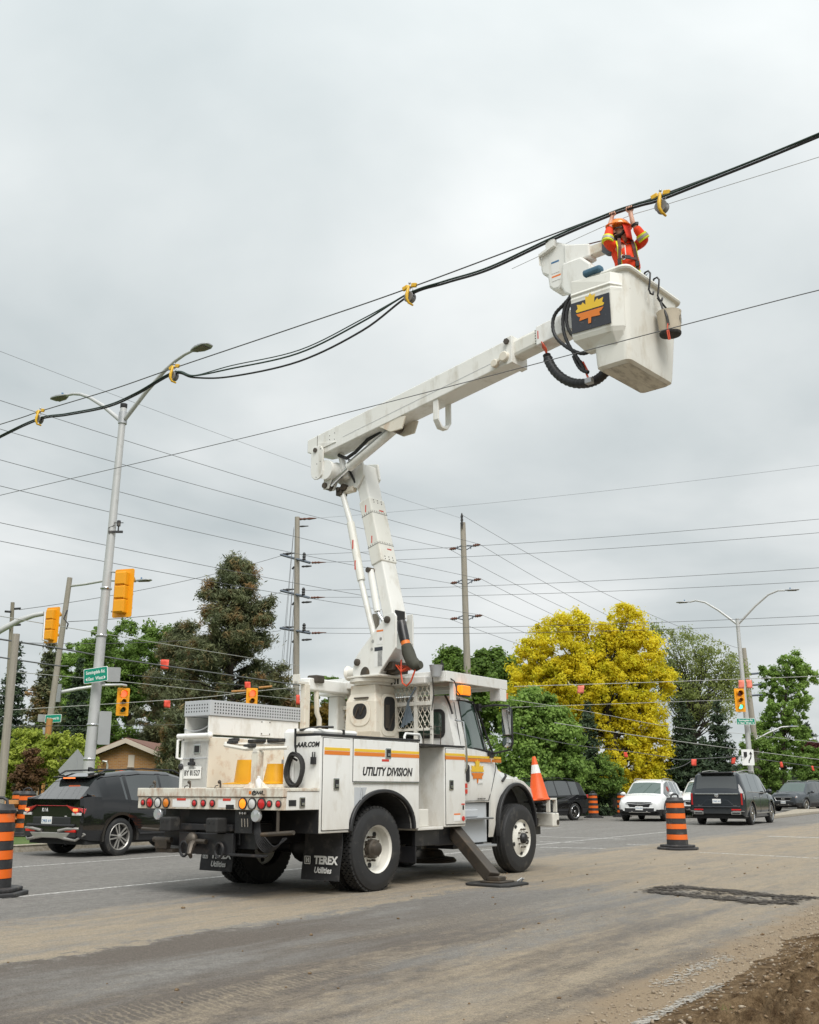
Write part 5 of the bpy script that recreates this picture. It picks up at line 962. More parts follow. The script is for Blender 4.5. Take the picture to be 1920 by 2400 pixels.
t = thing('white_bottle', 'small white plastic bottle standing on the truck tail beside the rest post', 'bottle', TM @ Vector((-1.72, .55, 1.312)), TA); MB().lathe([(.035, 0), (.04, .01), (.04, .09), (.02, .115), (.018, .12)], (0, 0, 0), Z1, 16).build('bottle_body', 'print_white', t, 0, 40); MB().lathe([(.022, .118), (.022, .145), (.001, .146)], (0, 0, 0), Z1, 14).build('bottle_cap', 'print_white', t, 0, 40)
# coiled cable on the rear of the right compartment
t = thing('cable_coil', 'dark grey rubber cable coiled and strapped on the rear of the truck body', 'cable', TM @ Vector((-1.25, .30, 1.33)), TA)
for k in range(11):
    rx, rz, dxx = .13+.006*(k % 4), .185+.007*(k % 5), -.012*k
    MB().tube([(dxx*.6+.01*math.sin(3*a), .05+(rx)*math.cos(a)+.006*math.sin(k), .20+rz*math.sin(a)+.008*math.cos(k*2)) for a in np.linspace(0, 6.28, 26)], .0125, 6).build('cable_turn', 'rubber', t, 0, 60)
MB().prism([(0, 0), (.035, 0), (.03, -.22), (.0, -.34), (-.02, -.34), (.0, -.2)], (-.02, .05, .72), (0, 1, 0), Z1, (-.006, 0, 0)).tube([(.0, .02, .70), (.15, -.18, .74), (.3, -.3, .74)], .016, 6).build('hanging_strap', 'ink_black', t)
MB().tube([(-.03, .06, .40), (-.04, .10, .36), (-.03, .02, .32)], .016, 6).build('coil_tie', 'rubber', t)
# ================================================================ the line worker
CAZ = R(126); CDV = Vector((math.sin(CAZ), math.cos(CAZ), 0)); H1 = Vector((2.8175, 12.5557, 0))
def cpt(t, z, off=0.): p = H1+CDV*t+Vector((CDV.y, -CDV.x, 0))*off; p.z = z; return p
def skin_obj(name, V, E, m, parent, sub=2, root=0):
    """V: list of (pos, (rx, ry)); joints grown into one continuous surface"""
    me = bpy.data.meshes.new(name); bm = bmesh.new(); ly = bm.verts.layers.skin.verify(); vs = []
    for i, (p, r) in enumerate(V):
        v = bm.verts.new(p); v[ly].radius = r if isinstance(r, tuple) else (r, r); v[ly].use_root = (i == root); vs.append(v)
    for a, c in E: bm.edges.new((vs[a], vs[c]))
    bm.to_mesh(me); bm.free(); o = finish(name, me, m, parent)
    md = o.modifiers.new('skin', 'SKIN'); md.use_smooth_shade = True; md.branch_smoothing = .6
    s = o.modifiers.new('sub', 'SUBSURF'); s.levels = s.render_levels = sub
    return o
PB = bw(4.98, .22, 6.97)
per = thing('person', 'person in orange high-visibility jacket and orange hard hat reaching up to the cable', 'person', PB)
def pj(u, v, D): return at(u, v, D)-PB
# joints
hip = pj(1474, 640, 12.66); chest = pj(1470, 595, 12.64); nb = pj(1466, 572, 12.64); neck = pj(1461, 562, 12.62); head = pj(1455, 545, 12.60); crown = pj(1457, 527, 12.62)
hR = cpt(.0, 8.985)-PB; hL = cpt(.25, 8.985)-PB
shR, elR, wrR = pj(1441, 580, 12.64), pj(1424, 568, 12.52), pj(1431, 523, 12.56); shL, elL, wrL = pj(1494, 574, 12.64), pj(1511, 562, 12.46), pj(1483, 522, 12.40)
pr = Vector((-.98, -.2, 0)); fw = Vector((-.2, -.98, 0))       # person's right and front
kn = [Vector((hip.x, hip.y, .52))+pr*s*.11+fw*.05 for s in (1, -1)]; an = [Vector((hip.x, hip.y, .09))+pr*s*.12 for s in (1, -1)]; to = [a+fw*.16-Vector((0, 0, .05)) for a in an]
V = [(hip, (.17, .13)), (chest, (.20, .14)), (nb, (.10, .09)), (neck, (.062, .062)), (head, (.095, .10)), (crown, (.085, .095)),
     (shR, .085), (elR, .055), (wrR, .036), (shL, .085), (elL, .055), (wrL, .036),
     (Vector((hip.x, hip.y, hip.z-.14))+pr*.09, .10), (kn[0], .065), (an[0], .05), (to[0], .04), (Vector((hip.x, hip.y, hip.z-.14))-pr*.09, .10), (kn[1], .065), (an[1], .05), (to[1], .04)]
E_ = [(0, 1), (1, 2), (2, 3), (3, 4), (4, 5), (1, 6), (6, 7), (7, 8), (1, 9), (9, 10), (10, 11), (0, 12), (12, 13), (13, 14), (14, 15), (0, 16), (16, 17), (17, 18), (18, 19)]
for hand, wr in ((hR, 8), (hL, 11)):
    wp_ = V[wr][0]; pal = hand.lerp(wp_, .32); i0 = len(V); V.append((pal, (.030, .042))); E_.append((wr, i0)); back = Vector((.25, .5, 0)).normalized()
    for k in range(4):
        off = CDV*((k-1.5)*.024); i = len(V)
        V += [(pal+off+back*.012+Vector((0, 0, .05)), .011), (hand+off+back*.012+Vector((0, 0, .032-.003*abs(k-1))), .010), (hand+off-back*.036+Vector((0, 0, .012)), .009), (hand+off*1.02-back*.034-Vector((0, 0, .016)), .008)]
        E_ += [(i0, i), (i, i+1), (i+1, i+2), (i+2, i+3)]
    i = len(V); th = CDV*(.045 if wr == 8 else -.045)
    V += [(pal+th*.7+Vector((0, 0, .02)), .013), (hand+th-back*.02-Vector((0, 0, .03)), .011), (hand+th*.9-back*.042-Vector((0, 0, .005)), .009)]; E_ += [(i0, i), (i, i+1), (i+1, i+2)]
skin_obj('body', V, E_, 'skin', per)
# jacket: torso and sleeves
jw = [wrR.lerp(elR, .18), wrL.lerp(elL, .18)]
JV = [(hip+Vector((0, 0, -.06)), (.21, .16)), (hip.lerp(chest, .5), (.215, .165)), (chest, (.225, .165)), (nb-Vector((0, 0, .02)), (.125, .115)), (shR, .098), (shR.lerp(elR, .5), .088), (elR, .074), (elR.lerp(wrR, .5), .064), (jw[0], .054), (shL, .098), (shL.lerp(elL, .5), .088), (elL, .074), (elL.lerp(wrL, .5), .064), (jw[1], .054)]
jk = skin_obj('jacket', JV, [(0, 1), (1, 2), (2, 3), (2, 4), (4, 5), (5, 6), (6, 7), (7, 8), (2, 9), (9, 10), (10, 11), (11, 12), (12, 13)], 'hivis_orange', per)
TV = [(hip-Vector((0, 0, .04)), (.18, .14)), (Vector((hip.x, hip.y, hip.z-.14))+pr*.09, .115), (kn[0], .082), (an[0], .07), (Vector((hip.x, hip.y, hip.z-.14))-pr*.09, .115), (kn[1], .082), (an[1], .07)]
skin_obj('trousers', TV, [(0, 1), (1, 2), (2, 3), (0, 4), (4, 5), (5, 6)], 'trouser_navy', per)
# reflective arm bands, chest harness
for a, c in ((elR, shR), (elL, shL)):
    ax = (a-c).normalized(); p = a.lerp(c, .05); p = p+ax*.0
    w2 = (wrR if a is elR else wrL); ax = (w2-a).normalized(); p = a+ax*.035
    MB().lathe([(.076, -.035), (.082, -.03), (.078, .055), (.072, .055)], p, ax, 20).build('arm_band', 'hivis_yellow', per, 0, 40); MB().lathe([(.081, -.010), (.085, -.006), (.083, .030), (.077, .032)], p, ax, 20).build('reflective_strip', 'reflective_grey', per, 0, 40)
def on_chest(s, h, d=.0):            # s to the person's right, h metres above the hip
    c = hip.lerp(chest, min(1.1, h/max((chest-hip).length, .01))); return c+pr*s+fw*(.172+d-abs(s)*.18)
def band(name, m, pts, wd, th=.012):
    b = MB(); rings = []
    P = [Vector(p) for p in pts]
    for i, p in enumerate(P):
        t = (P[min(i+1, len(P)-1)]-P[max(i-1, 0)]).normalized(); sd_ = t.cross(fw).normalized()*wd/2; rings.append([p-sd_, p+sd_, p+sd_+fw*th, p-sd_+fw*th])
    b.loft(rings); return b.build(name, m, per)
for s in (1, -1):
    band('yellow_strip', 'hivis_yellow', [on_chest(.125*s, -.05), on_chest(.12*s, .15), on_chest(.115*s, .30), nb+pr*s*.12+Vector((0, 0, .0))+fw*.06], .055)
    band('harness_strap', 'strap_brown', [on_chest(.13*s, -.02, .016), on_chest(.125*s, .12, .016), on_chest(.105*s, .28, .018), nb+pr*s*.095+fw*.09+Vector((0, 0, .02)), nb+pr*s*.10-fw*.02+Vector((0, 0, .075))], .042)
    band('harness_buckle', 'ink_black', [on_chest(.13*s, .02, .03), on_chest(.13*s, .09, .03)], .05, .02)
band('chest_strap', 'strap_brown', [on_chest(.13, .13, .02), on_chest(0, .13, .012), on_chest(-.13, .13, .02)], .035); band('chest_buckle', 'ink_black', [on_chest(.05, .13, .028), on_chest(-.04, .13, .028)], .05, .02)
MB().tube([on_chest(.07+.03*math.cos(a), .12+.035*math.sin(a), .04) for a in np.linspace(0, 6.28, 13)], .007, 6).build('harness_ring', 'chrome', per, 0, 40)
band('waist_band', 'hivis_yellow', [on_chest(.17, -.05, .004), on_chest(0, -.05, .002), on_chest(-.17, -.05, .004)], .05)
band('zip', 'print_white', [on_chest(.03, .16, .006), on_chest(.03, .24, .006), on_chest(.03, .32, .004)], .012)
# collar
for s in (1, -1): MB().hexa([nb+fw*.10+pr*s*.01-Vector((0, 0, .04)), nb+fw*.09+pr*s*.10-Vector((0, 0, .01)), nb+pr*s*.10+fw*.07-Vector((0, 0, .01)), nb+fw*.08+pr*s*.01-Vector((0, 0, .04)), nb+fw*.08+pr*s*.05+Vector((0, 0, .06)), nb+fw*.02+pr*s*.09+Vector((0, 0, .07)), nb+pr*s*.08+fw*.01+Vector((0, 0, .07)), nb+fw*.06+pr*s*.05+Vector((0, 0, .06))]).build('collar', 'hivis_orange', per, .008)
# head turned to the person's right: face axis
fx = Vector((-.93, -.36, -.02)).normalized(); fu = Vector((-.08, 0, 1)).normalized(); fs = fx.cross(fu)
def hp_(f, u, s): return head+fx*f+fu*u+fs*s
MB().ball(hp_(.105, -.015, 0), .022, 10, 8, (1.0, .9, 1.1)).tube([hp_(.095, .03, 0), hp_(.118, -.018, 0)], [.010, .017], 8).build('nose', 'skin', per, 0, 60)
MB().tube([hp_(.06, .02, .088), hp_(.098, .028, .045), hp_(.108, .028, 0), hp_(.098, .028, -.045), hp_(.05, .02, -.088), hp_(-.03, .03, -.098)], .011, 8).build('sunglasses', 'glass_dark', per, 0, 60)
b = MB(); b.ball(hp_(.060, -.090, 0), .047, 12, 8, (1.0, 1.0, .85)); b.tube([hp_(.0, -.02, .088), hp_(.04, -.07, .07), hp_(.085, -.085, .02), hp_(.085, -.085, -.02), hp_(.04, -.07, -.07), hp_(.0, -.02, -.088)], .021, 8).tube([hp_(.10, -.045, .03), hp_(.112, -.04, 0), hp_(.10, -.045, -.03)], .009, 6); b.build('beard', 'hair_dark', per, 0, 60)
MB().tube([hp_(.104, -.062, .022), hp_(.112, -.062, 0), hp_(.104, -.062, -.022)], .007, 6).build('mouth', 'skin', per, 0, 60)
for s in (1, -1): MB().ball(hp_(.0, .0, .098*s), .026, 8, 6, (.8, .6, 1.2)).build('ear', 'skin', per, 0, 60)
hc = head+fu*.075
rg = []
for j in range(9):
    t = j/8*math.pi/2; r = .135*math.cos(t); h = .125*math.sin(t); rg.append([hc+fu*h+(fx*math.cos(a)*1.12+fs*math.sin(a))*max(r, .002) for a in np.linspace(0, 2*math.pi, 25)[:-1]])
MB().loft(rg).build('hard_hat', 'helmet_orange', per, 0, 60)
brim = [[hc+fu*z+(fx*math.cos(a)*(r*1.12+(.05 if math.cos(a) > 0 else .0)*math.cos(a)**2)+fs*math.sin(a)*r) for a in np.linspace(0, 2*math.pi, 25)[:-1]] for r, z in ((.132, .012), (.155, .0), (.155, -.008), (.125, -.006))]
MB().loft(brim, True, False).build('hat_brim', 'helmet_orange', per, 0, 40); MB().tube([hc+fu*(.125*math.sin(t)+.004)+fx*math.cos(t)*.153 for t in np.linspace(.35, 2.6, 12)], .012, 6).build('hat_ridge', 'helmet_orange', per, 0, 60)
# neck shade hanging from the hat
b = MB(); rr = []
for k in range(6):
    q = k/5; rr.append([hc-fu*(.24*q)+(fx*(math.cos(a)*(.14-.02*q)-.015*q)+fs*math.sin(a)*(.128+.02*q+.008*math.sin(5*a+2*q))) for a in np.linspace(1.25, 2*math.pi-1.25, 20)])
b.loft(rr, closed=False, cap=False); o = b.build('neck_shade', 'hivis_red', per, 0, 70); s_ = o.modifiers.new('th', 'SOLIDIFY'); s_.thickness = .006
ax = (wrL-elL).normalized(); MB().lathe([(.040, -.018), (.046, -.016), (.046, .016), (.040, .018)], wrL.lerp(elL, .12), ax, 16).box(wrL.lerp(elL, .12)+Vector((.03, -.03, 0)), (.04, .04, .035)).build('wrist_watch', 'ink_black', per, 0, 40)
# ================================================================ cars
for nm, c, r in (('car_black', (.006, .006, .007), .03), ('car_charcoal', (.022, .027, .033), .12), ('car_white', (.72, .73, .73), .2), ('car_slate', (.05, .058, .068), .2)): mat(nm, c, r, var=.0, coat=.25, spec=.5, low=(.8, .2, (.12, .108, .09), .40))
mat('cladding', (.025, .025, .027), .6, var=.1); mat('alloy_dark', (.06, .06, .065), .3, metal=.8, var=.05); mat('silver_trim', (.40, .385, .36), .35, metal=.6, var=.05); mat('tail_red', (.42, .012, .015), .12, var=.1, coat=1.); mat('tail_lit', (1., .20, .06), .2, var=0, emis=.9)
def car(name, label, loc, az, Ln, Wd, Ht, paint, wheel_r=.36, boxy=0., rimm='chrome', rim='6', face='none', back='none', group='cars at the junction', seats=True, dark_glass='glass_dark'):
    t = thing(name, label, 'car', loc, R(90)-az, group); k = Ln/4.66; w_ = Wd/1.86; h = Ht/1.66
    def Z(z): return z if z < .5 else .5+(z-.5)*(Ht-.5)/(1.68-.5)
    bx_ = boxy
    keys = [(-2.33, .42, .74, 1.00, 1.03, .76, .84, .80, .70), (-2.29, .36, .78, 1.03, 1.10, .84, .90, .86, .74), (-2.16-.06*bx_, .32, .80, 1.06, 1.32, .87, .92, .89, .73), (-1.98-.18*bx_, .30, .82, 1.06, 1.58, .88, .93, .90, .69), (-1.78-.30*bx_, .30, .82, 1.06, 1.64, .88, .93, .90, .67),
            (-.7, .28, .82, 1.03, 1.68, .88, .93, .90, .66), (.15, .28, .82, 1.01, 1.67, .88, .93, .90, .66), (.50+.15*bx_, .28, .82, 1.0, 1.60, .88, .93, .90, .66), (.62+.15*bx_, .28, .82, 1.0, 1.54, .88, .93, .90, .67), (1.28+.05*bx_, .28, .81, .98, 1.09, .88, .93, .88, .78), (1.36+.05*bx_, .28, .80, .97, 1.06, .88, .93, .87, .76),
            (1.95, .30, .76, .92+.05*bx_, 1.00+.06*bx_, .86, .91, .82, .70), (2.20, .34, .70, .84+.06*bx_, .90+.08*bx_, .80, .86, .76, .62), (2.30, .38, .62, .74+.08*bx_, .79+.1*bx_, .72, .78, .68, .55), (2.33, .42, .58, .68+.1*bx_, .73+.12*bx_, .66, .72, .62, .50)]
    if back == 'sport': keys[2] = (-2.08,)+keys[2][1:4]+(1.30,)+keys[2][5:]; keys[3] = (-1.84,)+keys[3][1:4]+(1.53,)+keys[3][5:]; keys[4] = (-1.64,)+keys[4][1:4]+(1.62,)+keys[4][5:]
    keys = [(x*k, zb, Z(zs), Z(ze+(max(0, -x-.2)*.055 if back == 'sport' else 0)), Z(zr-(max(0, -x-.9)*.045 if back == 'sport' else 0)), a*w_, b*w_, c*w_, (d+.075*bx_*(1 if abs(x) < 2.1 else .5))*w_) for x, zb, zs, ze, zr, a, b, c, d in keys]
    ax_f, ax_r = 1.42*k, -1.36*k; ar = wheel_r*1.14; aw = [(ax_f, wheel_r, ar), (ax_r, wheel_r, ar)]
    rw0, rw1 = keys[1][0]+.03, keys[4][0]-.02; ws0, ws1 = keys[8][0]-.02, keys[9][0]-.01
    pil = [-1.15*k, -.22*k]                                      # pillars between the side panes
    def cls(x, band, side):
        if band == -1: return 'body'
        if band >= 6 and rw0 < x < rw1: return 'rear_window'
        if band >= 6 and ws0 < x < ws1: return 'windshield'
        if band == 4 and rw1+(.42 if back == 'sport' else .14) < x < ws1-.10 and all(abs(x-p) > .045 for p in pil): return 'side_window%d%d' % (side, sum(x > p for p in pil))
        if band == 0: return 'lower_cladding'
        return 'body'
    body = None; S = shell(keys, aw, cls, 1, .07)
    for q in ['body']+[q for q in S if q != 'body']:
        nm = 'side_window' if q.startswith('side_window') else q
        m = {'body': paint, 'lower_cladding': paint if back == 'lux' else 'cladding', 'windshield': 'glass_green' if dark_glass != 'glass_dark' else 'glass_dark'}.get(nm, 'glass_dark'); o = weld(S[q].build(nm, m, t))
        if q == 'body': body = o
    body_ = lambda nm, m, b, bev=0, sm=None, par=None: b.build(nm, m, par or t, bev, sm)
    hw = .93*w_; xr, xf = -2.33*k, 2.33*k
    body_('underbody', 'interior_dark', MB().bx(xr*.93, xf*.93, -hw*.9, hw*.9, .24, .5)); 
    for s in (-1, 1):
        for x in (ax_f, ax_r):
            body_('wheel_well', 'interior_dark', MB().cyl((x, s*hw*.55, wheel_r), (x, s*(hw-.035), wheel_r), ar*1.01, n=24)) if False else None
            wheel(t, (x, s*(hw-.015), wheel_r), (0, s, 0), wheel_r, .225, wheel_r*.70, rim, rimm)
            b = MB(); pts = [Vector((x+(ar+.0)*math.sin(a), s*hw, wheel_r+ar*math.cos(a))) for a in np.linspace(-1.75, 1.75, 18)]
            b.loft([[p+Vector((0, -s*.10, 0)), p+Vector((0, s*.012, 0)), p+Vector((0, s*.012, 0))+(p-Vector((x, s*hw, wheel_r)))*.13, p+Vector((0, -s*.10, 0))+(p-Vector((x, s*hw, wheel_r)))*.13] for p in pts]); body_('wheel_arch', paint if back == 'lux' else ('cladding' if paint == 'car_white' else paint), b, 0, 40)
        # seams, handles, mirror, rail
        for x in (-1.15*k, -.20*k, .98*k): body_('door_seam', 'ink_black', MB().tube([(x-.02, s*(hw+.001), .42), (x, s*(hw+.002), Z(.82)), (x+.01, s*hw*.973, Z(1.0))], .006, 5))
        for x in (-.92*k, .02*k): body_('door_handle', 'chrome' if back == 'lux' else paint, MB().bx(x, x+.19, s*hw*.985-.02, s*hw*.985+.02, Z(.90), Z(.925)), .008)
        o = body_('side_mirror', paint, MB().ball((.80*k, s*(hw+.10), Z(1.09)), .11, 12, 8, (.65, 1.1, .75)).bx(.76*k, .84*k, min(s*hw*.93, s*(hw+.08)), max(s*hw*.93, s*(hw+.08)), Z(1.04), Z(1.07)), 0, 40)
        body_('roof_rail', 'silver_trim' if paint != 'car_black' else 'plastic_black', MB().tube([(-1.75*k, s*.60*w_, Z(1.61)), (-1.6*k, s*.605*w_, Z(1.685)), (-.6*k, s*.605*w_, Z(1.735)), (.3*k, s*.605*w_, Z(1.715)), (.5*k, s*.60*w_, Z(1.64))], .018, 6), 0, 40)
        body_('sill_trim', 'silver_trim' if back == 'lux' else 'cladding', MB().bx(-.85*k, .95*k, s*hw-.015, s*hw+.012, .40, .44), .006)
        if back == 'lux': body_('window_trim', 'silver_trim', MB().tube([(-1.75*k, s*hw*.97, Z(1.08)), (.9*k, s*hw*.965, Z(1.03)), (.55*k, s*.70*w_, Z(1.56)), (-1.2*k, s*.685*w_, Z(1.62))], .014, 6))
    if seats:
        for x in (-.1, -1.0): body_('seat', 'interior_dark', MB().bx(x*k-.1, x*k+.1, -.55, .55, .6, Z(1.2)), .04)
    def on(x, y, z, dy, dz, th=.02): return MB().box((x, y, z), (th, dy, dz))
    # ----- rear end
    if back == 'sport':
        for s in (-1, 1):
            P = [(-.0, .17), (.34, .06), (.40, -.02), (.36, -.10), (.16, -.09), (.08, .02)]
            b = MB(); q = [Vector((np.interp(.42+a, [.4, .78, .84, .90], [xr-.008, xr-.008, xr+.02, xr+.14]), s*(.42+a)*w_*1.02, Z(.90+z))) for a, z in ((0, .10), (.16, .07), (.34, .05), (.46, .03), (.45, -.07), (.30, -.07), (.22, -.03))]
            q2 = [p+Vector((-.035, s*.012, 0)) for p in q]; n_ = len(q); b.add(q+q2, [tuple(range(n_))[::-1], tuple(range(n_, 2*n_))]+[(i, (i+1) % n_, n_+(i+1) % n_, n_+i) for i in range(n_)]); tl = body_('tail_light', 'tail_red', b, .004)
            body_('lit_lamp', 'tail_lit', on(xr-.040, s*.73*w_, Z(.905), .13, .055, .02), .01, None, tl); body_('reverse_lamp', 'lens_clear', on(xr-.005, s*.74*w_, Z(.825), .24, .055, .05), .01, None, tl)
            body_('rear_reflector', 'lens_red', on(xr+.0, s*.60*w_, .50, .30, .05, .06), .008); body_('bumper_mesh', 'interior_dark', on(xr+.005, s*.55*w_, .43, .42, .09, .06))
            body_('bumper_blade', 'silver_trim', MB().tube([(xr-.02, s*.26, .50), (xr-.03, s*.52*w_, .54), (xr+.02, s*.80*w_, .545), (xr+.10, s*.885*w_, .44), (xr+.03, s*.72*w_, .33), (xr-.02, s*.45*w_, .36)], .032, 8), 0, 50)
        body_('skid_plate', 'silver_trim', MB().prism([(-.62, .47), (.62, .47), (.45, .33), (.25, .36), (-.25, .36), (-.45, .33)], (xr-.03, 0, 0), (0, 1, 0), Z1, (.10, 0, 0)), .015)
        body_('light_bar', 'tail_red', on(xr+.005, 0, Z(.985), .9*w_, .012, .05), .004); text('badge_lettering', 'K I A', .095, 'print_white', (xr-.006, .22, Z(.90)), -Y1, Z1, t, bold=.002, xs=.9)
        text('badge_lettering', 'AWD', .03, 'print_white', (xr-.002, -.42, Z(.78)), -Y1, Z1, t)
        body_('plate_recess', 'plastic_black', on(xr+.01, 0, .68, 1.15, .17, .05), .02); pz, py = .69, .12
        body_('spoiler', paint, MB().hexa([(keys[3][0]-.13, -.52, Z(1.53)), (keys[3][0]-.13, .52, Z(1.53)), (keys[4][0]+.1, .56, Z(1.60)), (keys[4][0]+.1, -.56, Z(1.60)), (keys[3][0]-.15, -.52, Z(1.56)), (keys[3][0]-.15, .52, Z(1.56)), (keys[4][0]+.1, .56, Z(1.64)), (keys[4][0]+.1, -.56, Z(1.64))]), .01); body_('high_brake_light', 'tail_lit', MB().box((keys[3][0]-.142, .0, Z(1.532)), (.03, .34, .022)), .004)
        body_('aerial_fin', paint, MB().hexa([(-1.5, -.03, Z(1.67)), (-1.5, .03, Z(1.67)), (-1.25, .015, Z(1.68)), (-1.25, -.015, Z(1.68)), (-1.52, -.006, Z(1.76)), (-1.52, .006, Z(1.76)), (-1.45, .006, Z(1.76)), (-1.45, -.006, Z(1.76))])); body_('bumper_lip', paint, on(xr+.0, 0, .605, 1.45, .06, .10), .03)
    elif back == 'lux':
        for s in (-1, 1):
            body_('tail_light', 'tail_red', MB().hexa([(xr+.03, s*.80*w_, Z(.78)), (xr+.10, s*.87*w_, Z(.78)), (xr+.14, s*.87*w_, Z(.8)), (xr+.10, s*.80*w_, Z(.8)), (xr+.22, s*.665*w_, Z(1.50)), (xr+.26, s*.71*w_, Z(1.50)), (xr+.30, s*.71*w_, Z(1.5)), (xr+.26, s*.67*w_, Z(1.5))]), .006); body_('tail_light_lower', 'tail_red', on(xr+.0, s*.825*w_, Z(.86), .055, .42, .07), .01); body_('side_lamp', 'lens_clear', MB().box((xr+.09, s*.885*w_, Z(.90)), (.05, .03, .30)), .006)
            body_('rear_reflector', 'lens_red', on(xr-.005, s*.62*w_, .56, .34, .05, .05), .008); body_('exhaust_tip', 'chrome', on(xr-.02, s*.62*w_, .44, .36, .10, .08), .01); body_('exhaust_bore', 'interior_dark', on(xr-.062, s*.62*w_, .44, .28, .05, .004))
            body_('bumper_trim', 'silver_trim', on(xr-.02, s*.70*w_, .505, .42, .022, .06), .006)
        body_('chrome_bar', 'chrome', on(xr-.005, 0, Z(1.015), 1.45*w_, .045, .05), .008); body_('crest_badge', 'chrome', MB().lathe([(.085, 0), (.07, .02), (.001, .03)], (xr-.02, 0, Z(.97)), (-1, 0, 0), 18), 0, 40); body_('spoiler', 'plastic_black', MB().bx(keys[3][0]-.22, keys[4][0]+.05, -.62, .62, Z(1.62), Z(1.66)), .02)
        body_('hatch_recess', paint, MB().prism([(-.62, Z(.66)), (.62, Z(.66)), (.40, Z(.84)), (-.40, Z(.84))], (xr-.012, 0, 0), (0, 1, 0), Z1, (.02, 0, 0)), .012); body_('bumper_lip', paint, on(xr-.01, 0, .66, 1.55*w_, .06, .08), .03); pz, py = Z(.80), 0
        text('badge_lettering', 'ESCALADE', .05, 'chrome', (xr-.006, .58, Z(.675)), -Y1, Z1, t); text('badge_lettering', '4WD', .05, 'chrome', (xr-.006, -.66, Z(.675)), -Y1, Z1, t)
    else:
        for s in (-1, 1): body_('tail_light', 'tail_red', on(xr+.06, s*.74*w_, Z(.98), .30, .16, .12), .02)
        pz, py = Z(.80), 0
    pl = body_('licence_plate', 'print_white', on(xr-.025, py, pz, .31, .155, .012), .004); text('plate_lettering', 'CMKR 419', .085, 'print_blue', (xr-.0325, py, pz-.01), -Y1, Z1, pl, xs=.75)
    # ----- front end
    gz = Z(.66+.06*bx_)
    gr = body_('grille', 'plastic_black', MB().prism([(-.52*w_, gz+.10), (.52*w_, gz+.10), (.40*w_, gz-.10), (-.40*w_, gz-.10)], (xf-.04, 0, 0), (0, 1, 0), Z1, (.055, 0, 0)), .01)
    for j in range(4): body_('grille_bar', 'alloy_dark', on(xf+.018, 0, gz-.07+j*.045, .82*w_, .010, .01), 0, None, gr)
    body_('grille_trim', 'chrome', MB().tube([(xf+.012, -.52*w_, gz+.10), (xf+.015, .52*w_, gz+.10), (xf+.015, .40*w_, gz-.10), (xf+.015, -.40*w_, gz-.10), (xf+.012, -.52*w_, gz+.10)] if face != 'crossover' else [(xf+.012, -.56*w_, gz+.05), (xf+.02, -.12, gz+.02), (xf+.02, .12, gz+.02), (xf+.012, .56*w_, gz+.05)], .014, 6), 0, None, gr)
    for s in (-1, 1):
        hl = body_('headlight', 'headlamp', MB().hexa([(xf-.05, s*.50*w_, gz+.02), (xf-.24, s*.80*w_, gz+.06), (xf-.30, s*.78*w_, gz+.06), (xf-.12, s*.48*w_, gz+.02), (xf-.06, s*.50*w_, gz+.10), (xf-.27, s*.79*w_, gz+.15), (xf-.32, s*.77*w_, gz+.15), (xf-.12, s*.48*w_, gz+.10)]), .01)
        if face in ('crossover', 'tiger'): body_('lit_lamp', 'lens_amber_lit' if (s > 0) else 'headlamp', MB().box((xf-.12, s*.66*w_, gz+.085), (.05, .18, .03), Matrix.Rotation(-s*.6, 3, 'Z')), .006, None, hl)
        body_('fog_surround', 'cladding', on(xf-.10, s*.60*w_, .50, .26, .12, .10), .02); body_('bumper_blade', 'silver_trim', MB().tube([(xf+.0, s*.28, .40), (xf-.03, s*.46*w_, .42), (xf-.12, s*.68*w_, .52)], .018, 6), 0, 40)
    body_('lower_grille', 'plastic_black', on(xf-.045, 0, .46, 1.25*w_, .20, .10), .03); body_('skid_plate', 'silver_trim', on(xf-.04, 0, .37, .9*w_, .035, .08), .01); body_('front_bumper', paint, on(xf-.035, 0, .545, 1.15*w_, .05, .10), .02)
    if face == 'crossover': body_('badge', 'chrome', MB().bx(xf+.018, xf+.03, -.07, -.05, gz-.06, gz+.08).bx(xf+.018, xf+.03, .05, .07, gz-.06, gz+.08).bx(xf+.018, xf+.03, -.05, .05, gz-.005, gz+.02), .004)
    if face == 'tiger': text('badge_lettering', 'K I A', .10, 'print_white', (xf+.022, 0, gz), Y1, Z1, t, bold=.002, xs=.9)
    fp = body_('licence_plate', 'print_white', on(xf+.02, 0, .53, .31, .155, .012), .004); text('plate_lettering', 'CPW 6796', .085, 'print_blue', (xf+.0275, 0, .525), Y1, Z1, fp, xs=.75)
    for s in (1, -1): body_('wiper', 'plastic_black', MB().tube([(ws1+.02, s*.1, Z(1.105)), (ws1-.12, s*.1+.35, Z(1.17))], .008, 5))
    return t
def place(u, v, az, dx, dy):
    """origin of a car whose wheel contact (local dx, dy) is seen at (u, v)"""
    g_ = gnd(u, v); f = Vector((math.sin(az), math.cos(az), 0)); l = Vector((-math.cos(az), math.sin(az), 0)); return g_-f*dx-l*dy
a1 = R(33); car('parked_car', 'black compact SUV with lit brake lights waiting left of the truck', place(276, 2006, a1, -1.36, -.90), a1, 4.66, 1.87, 1.66, 'car_black', .37, 0, 'silver_trim', '5', 'none', 'sport')
a2 = R(31); car('parked_car', 'dark grey large SUV seen from behind with chrome bar and twin exhausts', place(1765, 1933.7, a2, -1.56, -.98), a2, 5.34, 2.06, 1.93, 'car_charcoal', .40, .9, 'chrome', '6', 'none', 'lux')
a3 = R(206); car('parked_car', 'white crossover facing the camera behind the right barrel', place(1563, 1925, a3, 1.39, .90), a3, 4.60, 1.86, 1.68, 'car_white', .36, .2, 'chrome', '10', 'crossover', 'none', dark_glass='green')
